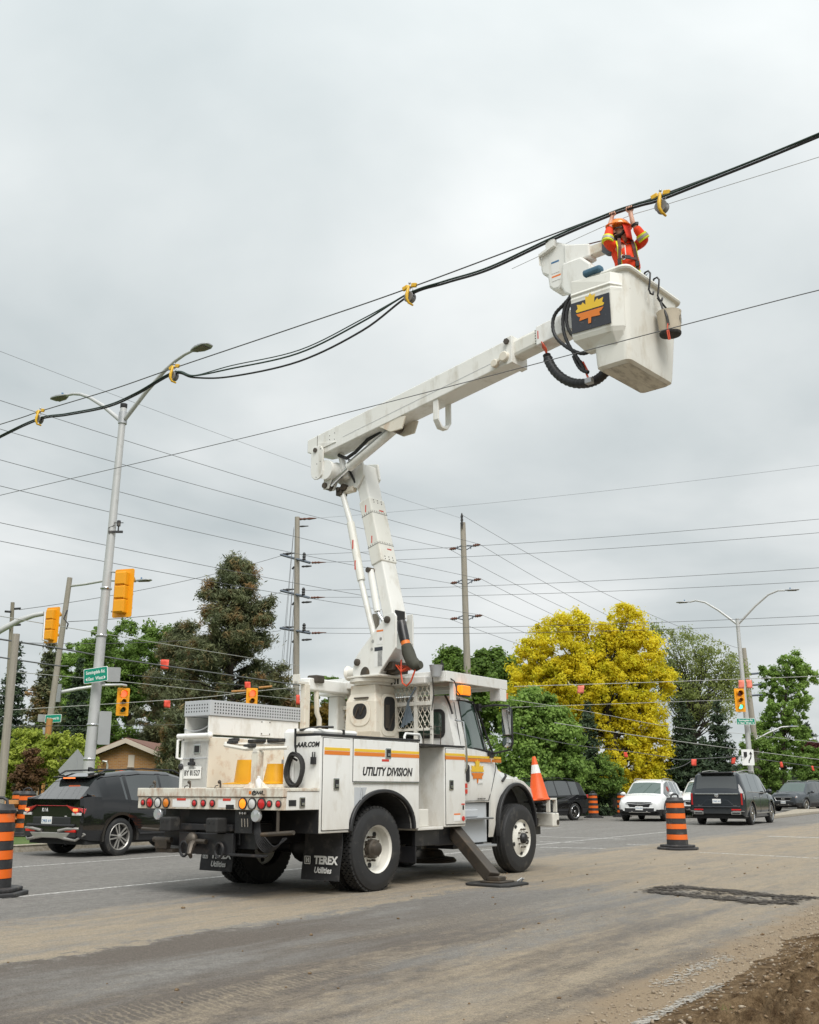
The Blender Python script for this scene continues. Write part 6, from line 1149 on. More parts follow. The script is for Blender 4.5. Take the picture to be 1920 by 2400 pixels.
a4 = R(208); car('parked_car', 'white SUV mostly hidden between the white crossover and the dark grey SUV', place(1690, 1917, a4, 1.45, .9), a4, 4.8, 1.9, 1.75, 'car_white', .37, .4, 'chrome', '10', 'crossover', 'none', dark_glass='green')
a5 = R(228); car('parked_car', 'black SUV half hidden behind the truck front and the orange cone', place(1350, 1923, a5, -1.36, .90), a5, 4.60, 1.85, 1.70, 'car_black', .36, .1, 'chrome', '10', 'none', 'none', dark_glass='green')
a6 = R(226); car('parked_car', 'dark slate SUV facing the camera at the right edge beyond the island', place(1893, 1902, a6, 1.5, .97), a6, 5.0, 1.98, 1.76, 'car_slate', .38, .8, 'chrome', '10', 'tiger', 'none', dark_glass='green')
a7 = R(226); car('parked_car', 'pale grey car cut off by the right edge of the picture', place(1985, 1900, a7, 1.4, .9), a7, 4.6, 1.86, 1.6, 'car_white', .36, .3, 'chrome', '10', 'crossover', 'none', dark_glass='green')
# ================================================================ cable, rollers, wires
def wire(name, label, pts, r, m='wire_grey', cat='wire', group=None, sagm=0., n=14, sides=5):
    P = [Vector(p) for p in pts]
    if len(P) == 2: P = sag(P[0], P[1], sagm, n)
    else:
        Q = []
        for i in range(len(P)-1):                       # smooth through the given points
            p0, p1, p2, p3 = P[max(i-1, 0)], P[i], P[i+1], P[min(i+2, len(P)-1)]
            for k in range(8): t = k/8; Q.append(.5*((2*p1)+(p2-p0)*t+(2*p0-5*p1+4*p2-p3)*t*t+(3*p1-p0-3*p2+p3)*t**3))
        P = Q+[P[-1]]
    o = MB().tube(P, r, sides).build(name, m, None, 0, 60); return tag(o, label, cat, group)
wire('messenger_wire', 'steel messenger wire above the green cable bundle, held by the yellow rollers', [cpt(-22, 9.25), cpt(-14.62, 9.04), cpt(-13.18, 9.02), cpt(-10.8, 8.95), cpt(-8.97, 8.95), cpt(-5.8, 8.93), cpt(-3.48, 8.93), cpt(0, 9.02), cpt(.68, 9.02), cpt(2.77, 9.10), cpt(6, 9.4)], .011)
def bundle(label, offs, pts, r, m): return wire('cable', label, [cpt(t, z+offs[1], offs[0]) for t, z in pts], r, m, 'cable', 'cables pulled through the rollers', sides=8)
base_b = [(-22, 8.2), (-17.5, 8.35), (-14.57, 8.72), (-13.15, 8.83), (-12.2, 8.72), (-10.9, 8.60), (-10, 8.66), (-8.96, 8.83), (-8.4, 8.62), (-7.44, 8.40), (-5.8, 8.27), (-4.42, 8.46), (-3.48, 8.80), (-2.8, 8.80), (-1.99, 8.78), (-.91, 8.91), (0, 8.98), (.4, 8.97), (.68, 8.95), (1.3, 8.98), (2.77, 9.07), (6, 9.35)]
bundle('black cable sagging lowest in the bundle between the yellow rollers', (0, 0), base_b, .017, 'plastic_black')
bundle('dark green cable in the bundle, hanging just above the black one', (.02, .012), [(t, z+(.13 if -8.2 < t < -4.2 else .015)) for t, z in base_b], .015, 'cable_green')
bundle('thin dark green cable topmost of the bundle under the messenger wire', (-.02, .02), [(t, z+(.20 if -8.2 < t < -4.2 else .03)) for t, z in base_b], .010, 'cable_green')
mat('sheave_light', (.20, .20, .20), .5, metal=.3, var=.15)
def roller(t, z, label):
    g_ = thing('cable_roller', label, 'roller', cpt(t, z), math.atan2(CDV.y, CDV.x), 'yellow cable rollers on the messenger wire')
    for s in (-1, 1): MB().box((s*.085, 0, .0), (.10, .045, .07), Matrix.Rotation(s*.25, 3, 'Y')).build('clamp', 'roller_yellow', g_, .012)
    MB().box((0, 0, -.01), (.16, .025, .03)).ball((0, 0, .06), .022, 8, 6).build('clamp_bar', 'galvanised', g_, .004); MB().tube([(0, -.03, .0), (.01, -.055, -.06), (.0, -.075, -.16), (.0, -.078, -.24), (.025, -.06, -.31), (.04, .03, -.32)], [.022, .022, .030, .024, .020, .016], 8).build('bracket', 'roller_yellow', g_, 0, 50)
    for s in (-1, 1): MB().lathe([(.028, -.045), (.085, -.05), (.09, -.042), (.045, -.01), (.045, 0)] if s < 0 else [(.045, 0), (.045, .01), (.09, .042), (.085, .05), (.028, .045)], (.005, .0, -.19), (0, 1, 0), 20).build('pulley_flange', 'sheave_light', g_, 0, 40)
    MB().tube([(.05+.03*math.cos(a), -.02, -.075+.03*math.sin(a)) for a in np.linspace(0, 6.28, 12)], .006, 6).build('safety_ring', 'galvanised', g_, 0, 60); return g_
roller(-13.15, 9.02, 'yellow cable roller nearest the left edge of the picture'); roller(-8.96, 8.97, 'yellow cable roller in front of the double street light arm'); roller(-3.48, 8.95, 'yellow cable roller over the raised boom, between street light and worker'); roller(.70, 9.03, 'yellow cable roller on the wire right beside the worker')
wire('overhead_wire', 'lone wire crossing in front of the boom and the bucket', [cpt(-20, 6.75, 1.2), cpt(-4.2, 6.45, 1.2), cpt(.2, 6.42, 1.2), cpt(6, 6.45, 1.2)], .007) if False else None
def plane_pt(u, v, off):
    n = Vector((CDV.y, -CDV.x, 0)); r = ray(u, v); o = H1+n*off; t = (o-Vector((0, 0, CAMH))).dot(n)/r.dot(n); return Vector((0, 0, CAMH))+r*t
wire('overhead_wire', 'lone thin wire crossing in front of the boom and the bucket', [plane_pt(-200, 1208, 1.3), plane_pt(0, 1161, 1.3), plane_pt(560, 1029, 1.3), plane_pt(960, 930, 1.3), plane_pt(1590, 765, 1.3), plane_pt(1920, 680, 1.3), plane_pt(2100, 640, 1.3)], .006)
wire('pull_line', 'thin pale pull line running just below the cable at the worker', [plane_pt(1200, 630, -.1), plane_pt(1440, 520, -.1), plane_pt(1560, 480, -.1), plane_pt(1920, 368, -.1), plane_pt(2000, 340, -.1)], .004, 'wire_pale')
U1T, U2T = 60., 60.
left = [((0, 812, 34), (1085, 1216, 60), 'topmost'), ((0, 927, 34), (1126, 1276, 60), 'second'), ((0, 994, 34), (1053, 1287, 60), 'third'), ((0, 1066, 34), (1128, 1357, 60), 'fourth'), ((0, 1127, 34), (1056, 1367, 60), 'fifth'), ((0, 1213, 34), (1131, 1442, 60), 'sixth'), ((0, 1256, 34), (1055, 1451, 60), 'lowest')]
for a, c, q in left:
    A, Cc = at(*a), at(*c); A = A+(A-Cc)*.25; wire('overhead_wire', '%s of the wires running from the upper left down to the right utility pole' % q, [A, Cc], .007 if q == 'topmost' else .0115, group='wires from the left to the right utility pole', sagm=.28)
right = [((724, 1216, 60), (1920, 1085, 46), 'topmost'), ((712, 1300, 60), (1920, 1211, 46), 'second'), ((758, 1318, 60), (1920, 1243, 46), 'third'), ((712, 1384, 60), (1920, 1325, 46), 'fourth'), ((754, 1400, 60), (1920, 1356, 46), 'fifth'), ((714, 1472, 60), (1920, 1437, 46), 'sixth'), ((760, 1484, 60), (1920, 1455, 46), 'lowest')]
for a, c, q in right:
    A, Cc = at(*a), at(*c); Cc = Cc+(Cc-A)*.15; wire('overhead_wire', '%s of the wires running right from the utility pole left of the boom' % q, [A, Cc], .007 if q == 'topmost' else .0115, group='wires from the left utility pole to the right', sagm=.25)
for a, c, q in (((1125, 1276, 60), (1762, 1580, 74), 'upper right'), ((1053, 1287, 60), (1742, 1582, 74), 'upper left'), ((1128, 1357, 60), (1768, 1606, 74), 'middle right'), ((1056, 1367, 60), (1745, 1607, 74), 'middle left'), ((1131, 1442, 60), (1775, 1630, 74), 'lower right'), ((1055, 1451, 60), (1750, 1632, 74), 'lower left'), ((1085, 1208, 60), (1745, 1524, 74), 'top pin')):
    wire('overhead_wire', 'wire from the %s insulator right of the boom towards the yellow tree' % q, [at(*a), at(*c)], .012, group='wires between the two right poles', sagm=.7)
for a, c, q in (((658, 1303, 60), (45, 1429, 46), 'upper'), ((659, 1388, 60), (160, 1457, 41), 'middle'), ((658, 1478, 60), (40, 1506, 46), 'lower')):
    wire('overhead_wire', '%s wire from the left utility pole to the wooden poles at the left edge' % q, [at(*a), at(*c)], .014, group='wires left of the utility pole', sagm=.3)
low = [([(0, 1444, 30), (270, 1490, 36), (480, 1525, 42), (700, 1560, 52)], 'upper pale wire sloping across the left trees', .012, 'wire_pale'), ([(-40, 1492, 25), (140, 1520, 27), (280, 1545, 30), (480, 1574, 34), (660, 1600, 39), (860, 1628, 46)], 'thick black wire pair with the upper red flag across the left trees', .022, 'wire_grey'), ([(-30, 1536, 24), (125, 1559, 26), (160, 1561, 27)], 'short black wire ending at the grey wooden pole', .018, 'wire_grey'), ([(36, 1575, 30), (280, 1597, 36), (480, 1618, 42), (700, 1640, 50), (880, 1660, 58)], 'pale wire below the black pair across the left trees', .012, 'wire_pale'),
       ([(28, 1664, 38), (300, 1647, 42), (480, 1634, 44), (582, 1622, 45), (700, 1610, 47), (860, 1592, 50)], 'pale span wire that carries the hanging traffic signal', .014, 'wire_pale'), ([(26, 1702, 34), (435, 1698, 46), (700, 1690, 54)], 'lowest thin green wire above the brick house', .010, 'wire_grey'), ([(300, 1582, 40), (690, 1617, 52), (900, 1634, 58)], 'thin wire just above the hanging traffic signal', .012, 'wire_grey'),
       ([(1205, 1609, 46), (1500, 1600, 47), (1750, 1591, 48), (1960, 1583, 49)], 'pale span wire with two salmon flags across the yellow tree', .014, 'wire_pale'), ([(1190, 1658, 46), (1460, 1649, 46), (1720, 1640, 47)], 'thin span wire below the flagged one across the yellow tree', .010, 'wire_pale'), ([(1200, 1640, 44), (1380, 1668, 48), (1570, 1703, 52), (1750, 1721, 60), (1960, 1745, 62)], 'pale wire sloping right below the yellow crown', .012, 'wire_pale'), ([(1300, 1694, 44), (1480, 1722, 48), (1730, 1756, 54), (1960, 1785, 60)], 'paired wire sloping right across the dark spruces', .016, 'wire_pale'),
       ([(1180, 1712, 42), (1340, 1745, 46), (1466, 1760, 48), (1560, 1774, 49), (1600, 1780, 50), (1720, 1774, 51), (1770, 1778, 52), (1830, 1786, 53), (1960, 1804, 55)], 'low black wire with the five red flags on the right', .016, 'wire_grey'), ([(1560, 1805, 51), (1600, 1795, 51), (1625, 1780, 51)], 'short black wire end hanging below the leftmost spruce flag', .012, 'wire_grey')]
for pts, lab, r, m in low: wire('span_wire', lab, [at(*p) for p in pts], r, m)
# red marker flags
def flag(u, v, D, lab, w_=.30, h=.34, m='flag_red'):
    w_ *= .84; h *= .88; p = at(u, v, D); b = MB(); n = 5; rr = []
    a = rng.uniform(-.4, .4); wx = Vector((math.cos(a), math.sin(a), 0))
    for j in range(n): rr.append([p+wx*((i/(n-1)-.5)*w_+.03*j/(n-1)*math.sin(u))+Vector((0, .04*math.sin(i*1.4+j+u), h*.5-h*j/(n-1))) for i in range(n)])
    b.loft(rr, closed=False, cap=False); o = b.build('marker_flag', m, None, 0, 70); s = o.modifiers.new('th', 'SOLIDIFY'); s.thickness = .006; return tag(o, lab, 'flag', 'red marker flags on the wires')
mat('flag_salmon', (.80, .22, .15), .6, var=.08)
for a in ((386, 1557, 32.5, 'red marker flag on the thick black wire left of the pine'), (391, 1650, 43, 'red marker flag low on the pale span wire left of the truck'), (580, 1606, 45.5, 'salmon marker flag just above the hanging traffic signal'), (1466, 1769, 48, 'small red marker flag in front of the yellow tree trunk side', .19, .26), (1627, 1787, 50, 'red marker flag leftmost in front of the dark spruces'), (1720, 1783, 51, 'red marker flag left of the keep-right arrow sign', .2, .34), (1831, 1792, 53, 'narrow red marker flag right of the keep-right arrow sign', .16, .32), (1905, 1801, 54, 'small red marker flag closest to the right edge', .16, .28), (698, 1640, 47, 'red marker flag half hidden behind the boom rest mast', .2, .5)): flag(*a)
flag(1362, 1616, 46.5, 'square salmon marker flag in front of the yellow crown', .36, .40, 'flag_salmon'); flag(1738, 1604, 47.9, 'salmon marker flag on the left of the street light above the green light', .30, .44, 'flag_salmon'); flag(1756, 1603, 47.9, 'salmon marker flag between the street light and the wooden pole', .34, .44, 'flag_salmon')

# ================================================================ poles
def pole_pts(b0, t0, D, z=.13): b = at(b0[0], b0[1], D); t = at(t0[0], t0[1], D); d = (t-b)/(t.z-b.z); return b-d*(b.z-z), t
mat('lamp_grey', (.17, .15, .13), .4, var=.2, vs=20)
def lamp_head(parent, p, d, o0, name='lamp_head', lit=False):
    """LED head of a street light at p pointing along d (world), relative to thing origin o0"""
    d = Vector((d.x, d.y, 0)).normalized(); s = Vector((-d.y, d.x, 0)); p = p-o0; rr = []
    for t, wd, th in ((0, .05, .05), (.1, .10, .07), (.3, .17, .08), (.55, .17, .06), (.68, .10, .04)): rr.append([p+d*t+s*wd*c+Vector((0, 0, e*th*.5+.02)) for c, e in ((-1, -1), (1, -1), (1, .3), (.5, 1), (-.5, 1), (-1, .3))])
    h = MB().loft(rr).build(name, 'galvanised', parent, .008, 40); q = [p+d*t+s*w_+Vector((0, 0, -.026)) for t, w_ in ((.12, -.08), (.12, .08), (.55, .14), (.55, -.14))]; MB().add(q+[x-Vector((0, 0, .006)) for x in q], [(0, 1, 2, 3), (4, 5, 6, 7), (0, 1, 5, 4), (1, 2, 6, 5), (2, 3, 7, 6), (3, 0, 4, 7)]).build('lamp_lens', 'lamp_grey', h)
    c = p+d*.25+Vector((0, 0, .06)); MB().cyl(c, c+Vector((0, 0, .07)), .03, n=10).build('photocell', 'print_blue', h, 0, 40)
def pole(name, label, cat, b, t, r0, r1, m, n=14, group=None):
    g_ = thing(name, label, cat, b, 0, group); MB().tube([Vector((0, 0, -.3)), (t-b)*.5, t-b], [r0, (r0+r1)/2, r1], n).build('shaft', m, g_, 0, 40); return g_
def bands(g_, b, t, fr, r):
    for f in fr: p = (t-b)*f; MB().lathe([(r, -.03), (r*1.06, -.02), (r*1.06, .02), (r, .03)], p, (t-b).normalized(), 16, cap=False).build('pole_band', 'chrome', g_, 0, 40)
b, t = pole_pts((203, 1850), (290, 957), 25.5); sl = pole('street_light', 'tall grey steel street light with two curved arms beside the black SUV', 'street light', b, t, .145, .085, 'pole_steel', 20); O1 = b
MB().lathe([(.086, 0), (.092, .01), (.092, .12), (.001, .13)], t-b, Z1, 18).build('pole_cap', 'plastic_black', sl, 0, 40); MB().lathe([(.10, -.45), (.115, -.44), (.115, -.12), (.10, -.11)], t-b, Z1, 16).build('arm_clamp', 'galvanised', sl, 0, 40)
for s in (1, -1):
    d = CDV*s; P = [t-b+Vector((0, 0, z))+d*x for x, z in ((.1, -.32), (.9, .28), (1.55, .68), (1.95, .86), (2.3, .95), (2.6, .98))]; MB().tube(P, [.06, .055, .05, .045, .04, .035], 12).build('lamp_arm', 'pole_steel', sl, 0, 50); lamp_head(sl, t+d*2.55+Vector((0, 0, .97)), d, O1)
bands(sl, b, t, (.445, .555, .17, .245), .135)
p = at(278, 1235, 25.4)-b; MB().bx(p.x-.25, p.x+.12, p.y-.02, p.y+.02, p.z-.16, p.z-.10).cyl(p+Vector((0, 0, -.12)), p+Vector((0, 0, .05)), .02, n=8).lathe([(.05, .02), (.05, .16), (.04, .17), (.001, .18)], p, Z1, 12).bx(p.x-.12, p.x+.12, p.y-.01, p.y+.01, p.z+.10, p.z+.12).build('camera_sensor', 'barrel_black', sl, .004); MB().tube([p+Vector((-.22, 0, -.2)), p+Vector((-.25, 0, -.02)), p+Vector((-.1, 0, .05))], .008, 6).build('sensor_cable', 'plastic_black', sl)
# traffic signals
def signal(label, loc, az, h=1.2, lit=None, sc_=1., bb=True):
    """az: compass direction the lenses face"""
    f = Vector((math.sin(az), math.cos(az), 0)); g_ = thing('traffic_signal', label, 'traffic light', loc, math.atan2(f.y, f.x), 'traffic signals at the junction'); k = h/1.2
    if bb: oval(MB(), (.0, 0, 0), Y1, Z1, .54*k, 1.2*k, .05*k, X1*.02).build('backboard', 'signal_yellow', g_, .004)
    hs = MB()
    for j, z in enumerate((.34, 0, -.34)): MB().bx(-.17*k, .04*k, -.145*k, .145*k, (z-.165)*k, (z+.165)*k).build('signal_section', 'signal_yellow', g_, .02*k); MB().bx(-.19*k, -.165*k, -.13*k, .13*k, (z-.14)*k, (z+.14)*k).build('section_door', 'signal_yellow', g_, .01)
    for j, (z, c, r) in enumerate(((.34, 'red', .145), (0, 'amber', .11), (-.34, 'green', .11))):
        col = {'red': 'sig_red', 'amber': 'sig_amber', 'green': 'sig_green'}[c]+('_lit' if lit == c else ''); MB().lathe([(r*k, 0), (r*.7*k, .03*k), (.001, .04*k)], (.04*k, 0, z*k), (1, 0, 0), 18).build('lens', col, g_, 0, 50)
        hd = MB(); rr = []
        for x in (0., .22):
            rr.append([Vector((.03*k+x*k+(.06*k if x and False else 0), (r+.015)*k*math.cos(a), z*k+(r+.015)*k*math.sin(a))) for a in np.linspace(R(-35) if x == 0 else R(-5), R(215) if x == 0 else R(185), 15)])
        hd.loft(rr, closed=False, cap=False); o = hd.build('visor', 'signal_yellow', g_, 0, 50); s = o.modifiers.new('th', 'SOLIDIFY'); s.thickness = .01
        # dark inner face of the visor
    return g_
for nm, c, cl in (('sig_red', (.10, .012, .01), (1., .10, .04)), ('sig_amber', (.12, .05, .008), (1, .5, .05)), ('sig_green', (.01, .06, .05), (.10, .95, .62))): mat(nm, c, .15, var=0, coat=.5); mat(nm+'_lit', cl, .2, var=0, emis=1.1)
signal('yellow traffic signal seen from behind on the grey street light pole', at(289, 1390, 25.0), R(18), 1.22)
for v in (1340, 1433): q0, q1 = at(262, v, 25.45)-O1, at(286, v+2, 25.1)-O1; MB().tube([q0, q1], .025, 8).build('signal_bracket', 'pole_steel', sl, 0, 50)
signal('yellow traffic signal seen from behind on the arm from the left edge', at(122, 1465, 32), R(22), 1.14)
signal('yellow traffic signal showing red on the arm of the grey wooden pole', at(288, 1645, 42), R(150), 1.12, 'red')
signal('yellow traffic signal showing red hung on the span wire above the truck tray', at(590, 1643, 45), R(160), 1.12, 'red', bb=True)
for x0, x1, v0, v1 in ((543, 577, 1621, 1619), (607, 638, 1612, 1609)): tag(MB().tube([at(x0, v0, 45), at(x1, v1, 45)], .05, 8).build('wire_guard', 'wood_orange', None, 0, 50), 'yellow wire guard sleeve %s the hanging traffic signal' % ('left of' if x0 < 580 else 'right of'), 'sleeve')
signal('yellow traffic signal showing green on the right street light', at(1734, 1641, 51.5), R(176), 1.15, 'green')
# signs on the first pole
def plate_sign(parent, o, u, v, w_, h, m, name='sign_plate', r=.03, th=.012):
    u, v = Vector(u).normalized(), Vector(v).normalized(); n = u.cross(v); return oval(MB(), Vector(o), u, v, w_, h, r, n*th, 4).build(name, m, parent, 0)
u1 = Vector((.93, -.25, .10)).normalized(); v1 = (Z1-u1*u1.z).normalized(); n1_ = u1.cross(v1); o1 = at(225, 1582, 25.15)-O1
p1 = plate_sign(sl, o1, u1, v1, .66, .36, 'sign_white', 'street_sign'); plate_sign(p1, o1+n1_*.013, u1, v1, .63, .33, 'sign_green', 'sign_face', .025, .003)
text('sign_lettering', 'Sunningdale Rd.', .115, 'print_white', o1+n1_*.0165+v1*.07, u1, v1, p1, bold=.002, xs=.72); text('sign_lettering', 'East  West', .115, 'print_white', o1+n1_*.0165-v1*.085, u1, v1, p1, bold=.002, xs=.78)
for s in (-1, 1): MB().prism([(s*.275, 0), (s*.225, .045), (s*.225, -.045)], o1+n1_*.0165-v1*.085, u1, v1, n1_*.002).build('sign_arrow', 'print_white', p1)
plate_sign(sl, at(266, 1581, 25.6)-O1, (.75, .65, .05), Z1, .36, .36, 'sign_back', 'sign_back_plate'); plate_sign(sl, at(245, 1706, 25.5)-O1, (.85, .5, .0), Z1, .30, .80, 'sign_back', 'sign_back_plate'); MB().bx(o1.x+.1, o1.x+.2, o1.y+.1, o1.y+.14, o1.z-.22, o1.z-.16).build('sign_bracket', 'galvanised', sl)
# grey wooden pole with lamp arm and signal arm
b, t = pole_pts((94, 1850), (164, 1354), 40); wpz = pole('utility_pole', 'weathered grey wooden pole with street lamp arm and signal arm at left', 'utility pole', b, t, .135, .10, 'wood_pole'); P = [at(u, v, 40-k*.2)-b for k, (u, v) in enumerate(((168, 1373), (200, 1369), (250, 1360), (300, 1361), (318, 1362)))]
MB().tube(P, .05, 10).build('lamp_arm', 'pole_steel', wpz, 0, 50); lamp_head(wpz, P[-1]+b, P[-1]-P[0], b); P = [at(u, v, 41+k*.25)-b for k, (u, v) in enumerate(((131, 1625), (180, 1615), (240, 1606), (285, 1605), (296, 1607)))]; MB().tube(P, [.08, .07, .06, .05, .05], 10).build('signal_arm', 'pole_steel', wpz, 0, 50)
MB().bx(P[0].x-.1, P[0].x+.25, P[0].y-.2, P[0].y-.1, P[0].z-.35, P[0].z+.35).build('arm_plate', 'galvanised', wpz); o2 = at(125, 1684, 39.5)-b; s2 = plate_sign(wpz, o2, (1, 0, .05), Z1, .62, .30, 'sign_white', 'street_sign'); plate_sign(s2, o2+Vector((0, -.013, 0)), (1, 0, .05), Z1, .59, .27, 'sign_green', 'sign_face', .02, .003); text('sign_lettering', 'Richmond St.', .125, 'print_white', o2+Vector((0, -.017, 0)), (1, 0, .05), Z1, s2, bold=.003, xs=.70)
plate_sign(wpz, at(98, 1683, 40)-b, (.8, .6, 0), Z1, .30, .28, 'sign_back', 'sign_back_plate'); q = at(98, 1743, 39.6)-b; MB().bx(q.x-.12, q.x+.12, q.y-.1, q.y+.1, q.z-.11, q.z+.11).build('meter_box', 'print_white', wpz, .01); q = at(104, 1713, 39.6)-b; MB().bx(q.x-.05, q.x+.05, q.y-.08, q.y+.08, q.z-.12, q.z+.12).build('meter_box', 'sign_back', wpz, .01)
MB().tube([at(158, 1430, 39.7)-b, at(150, 1450, 39.6)-b, at(160, 1462, 39.6)-b, at(156, 1475, 39.6)-b], .03, 6).build('cable_drop', 'plastic_black', wpz)
b, t = pole_pts((98, 1845), (117, 1684), 37.5); tag(MB().tube([b-Vector((0, 0, .2)), t], [.115, .11], 12).build('timber_post', 'wood_orange', None, 0, 40), 'fresh orange-brown timber post in front of the grey wooden pole', 'post')
b, t = pole_pts((3, 1850), (38, 1486), 24); tag(MB().tube([b-Vector((0, 0, .2)), t], [.105, .085], 14).build('wooden_pole', 'wood_pole', None, 0, 40), 'pale cut-off wooden pole at the left edge without any wires', 'pole')
b, t = pole_pts((6, 1850), (30, 1412), 46); pd = pole('utility_pole', 'thin wooden utility pole with small insulators at the far left edge', 'utility pole', b, t, .12, .085, 'wood_pole_dark')
for v, s in ((1427, 1), (1434, -1), (1465, 1), (1470, -1)): q = at(30+s*10, v, 45.8)-b; MB().cyl(q-Vector((s*.12, 0, 0)), q+Vector((s*.16, 0, .02)), .05, n=10).build('insulator', 'plastic_black', pd, 0, 40)
bs_ = base(-75, 1800, 32, .13); sp_ = thing('signal_pole', 'signal pole beyond the left edge whose curved grey arm reaches into view', 'signal pole', bs_)
MB().tube([(0, 0, -.2), at(-75, 1500, 32)-bs_, at(-75, 1300, 32)-bs_], [.13, .11, .09], 14).build('shaft', 'pole_steel', sp_, 0, 50); MB().tube([at(-75, 1530, 32)-bs_, at(0, 1478, 32)-bs_, at(45, 1454, 32)-bs_, at(80, 1442, 32)-bs_, at(103, 1438, 32)-bs_], [.11, .10, .09, .08, .075], 12).build('signal_arm', 'pole_steel', sp_, 0, 50)
MB().tube([at(106, 1436, 32)-bs_, at(106, 1440, 31.9)-bs_, at(101, 1500, 31.9)-bs_, at(112, 1503, 31.8)-bs_], .035, 8).build('signal_hanger', 'pole_steel', sp_, 0, 50)
# two tall utility poles
b, t = pole_pts((693, 1800), (697, 1212), 60, 0); up1 = pole('utility_pole', 'tall wooden utility pole with three blue-grey crossarms left of the boom', 'utility pole', b, t, .22, .15, 'wood_pole')
mat('crossarm_blue', (.10, .12, .15), .6, var=.15)
for (x0, v0, x1, v1) in ((658, 1300, 727, 1319), (658, 1384, 725, 1401), (657, 1472, 727, 1484)):
    A, Cc = at(x0, v0, 61.2)-b, at(x1, v1, 58.8)-b; MB().tube([A, Cc], .075, 4).build('crossarm', 'crossarm_blue', up1)
    for q, dz_ in ((A.lerp(Cc, .80), .0), ): MB().lathe([(.09, .05), (.11, .12), (.08, .18), (.11, .26), (.08, .33), (.11, .41), (.05, .52), (.001, .53)], q, Z1, 12).build('post_insulator', 'barrel_black', up1, 0, 40)
    q = Cc; d = (at(1920, v1-40, 46)-at(x1, v1, 59)).normalized(); MB().lathe([(.03, .1), (.075, .18), (.045, .26), (.075, .38), (.045, .48), (.075, .6), (.045, .7), (.03, .95), (.02, 1.1)], q, d, 10).build('string_insulator', 'insulator', up1, 0, 40)
    q = A; MB().lathe([(.04, .1), (.09, .2), (.06, .3), (.09, .45), (.06, .6), (.03, 1.0)], q, (1, -.4, .02), 10).build('string_insulator', 'barrel_black', up1, 0, 40)
    q = at(707, v0+28, 60)-b; MB().lathe([(.03, 0), (.07, .1), (.05, .2), (.07, .3), (.04, .6)], q, (1, 0, .06), 8).build('side_pin', 'barrel_black', up1, 0, 40); MB().tube([at(690, v0+28, 60)-b, at(685, v0+34, 60)-b], .06, 6).build('guy_bracket', 'barrel_black', up1)
q = at(700, 1217, 60)-b; MB().lathe([(.03, 0), (.08, .12), (.05, .24), (.08, .36), (.05, .5), (.08, .65), (.03, 1.1)], q, (1, -.1, .03), 10).build('string_insulator', 'insulator', up1, 0, 40)
for v, x in ((1234, 700), (1480, 702)): q = at(x, v, 60)-b; MB().lathe([(.03, 0), (.06, .2), (.04, .4), (.03, .6)], q, (1, 0, .05), 8).build('side_pin', 'barrel_black', up1, 0, 40)
for k, (v0, x1) in enumerate(((1236, 552), (1240, 566), (1330, 580), (1334, 592), (1418, 604), (1422, 614), (1500, 628))):
    wire('guy_wire', 'steel guy wire slanting left from the left utility pole, anchored %s from the left' % ['first', 'second', 'third', 'fourth', 'fifth', 'sixth', 'seventh'][k], [at(689, v0, 60), at(x1+90-k*8, 1760, 57)], .012, group='guy wires of the left utility pole', n=2)
b, t = pole_pts((1097, 1620), (1085, 1225), 60, 0); up2 = pole('utility_pole', 'tall wooden utility pole with bracket insulators right of the boom', 'utility pole', b, t, .25, .16, 'wood_pole')
q = at(1083, 1238, 59.8)-b; MB().lathe([(.05, 0), (.05, .2), (.09, .3), (.06, .4), (.09, .5), (.06, .62), (.09, .72), (.03, .95)], q, Z1, 10).build('top_insulator', 'barrel_black', up2, 0, 40)
for (xl, vl, xr_, vr, xc, vc) in ((1053, 1287, 1126, 1276, 1088, 1283), (1056, 1367, 1128, 1357, 1090, 1363), (1055, 1451, 1131, 1442, 1092, 1447)):
    c = at(xc, vc, 59.9)-b
    for (x, v, s) in ((xl, vl, -1), (xr_, vr, 1)):
        e = at(x, v, 60)-b; mid = c.lerp(e, .55); MB().tube([c+Vector((s*.15, 0, .12)), mid], .035, 6).tube([c+Vector((s*.15, 0, -.14)), mid], .035, 6).tube([c+Vector((s*.4, 0, .08)), c+Vector((s*.4, 0, -.10))], .03, 6).build('bracket_arm', 'crossarm_blue', up2); d = (e-mid); L_ = d.length; MB().lathe([(.05, 0), (.10, .08*L_), (.06, .22*L_), (.11, .35*L_), (.06, .5*L_), (.10, .65*L_), (.06, .8*L_), (.03, L_)], mid, d, 10).build('string_insulator', 'insulator', up2, 0, 40)
# right street light and the wooden pole behind it
b, t = pole_pts((1765, 1860), (1728, 1450), 52); sr = pole('street_light', 'grey street light with two curved arms right of the yellow tree', 'street light', b, t, .15, .09, 'pole_steel', 16)
for s, tip in ((-1, (1616, 1411)), (1, (1840, 1384))):
    e = at(tip[0], tip[1], 52+s*-1.2)-b; T0 = t-b; P = [T0-Vector((0, 0, .3)), T0.lerp(e, .38)+Vector((0, 0, .10)), T0.lerp(e, .66)+Vector((0, 0, .28)), T0.lerp(e, .86)+Vector((0, 0, .20)), e]; MB().tube(P, [.065, .055, .05, .045, .04], 10).build('lamp_arm', 'pole_steel', sr, 0, 50); lamp_head(sr, e+b, Vector((s, -.3*s, 0)), b)
o3 = at(1748, 1691, 51.6)-b; s3 = plate_sign(sr, o3, (1, 0, .0), Z1, .92, .32, 'sign_white', 'street_sign'); plate_sign(s3, o3+Vector((0, -.013, 0)), (1, 0, 0), Z1, .88, .28, 'sign_green', 'sign_face', .02, .003); text('sign_lettering', 'Sunningdale Rd.', .12, 'print_white', o3+Vector((0, -.017, .055)), X1, Z1, s3, bold=.003, xs=.92); text('sign_lettering', 'East  West', .12, 'print_white', o3+Vector((0, -.017, -.075)), X1, Z1, s3, bold=.003)
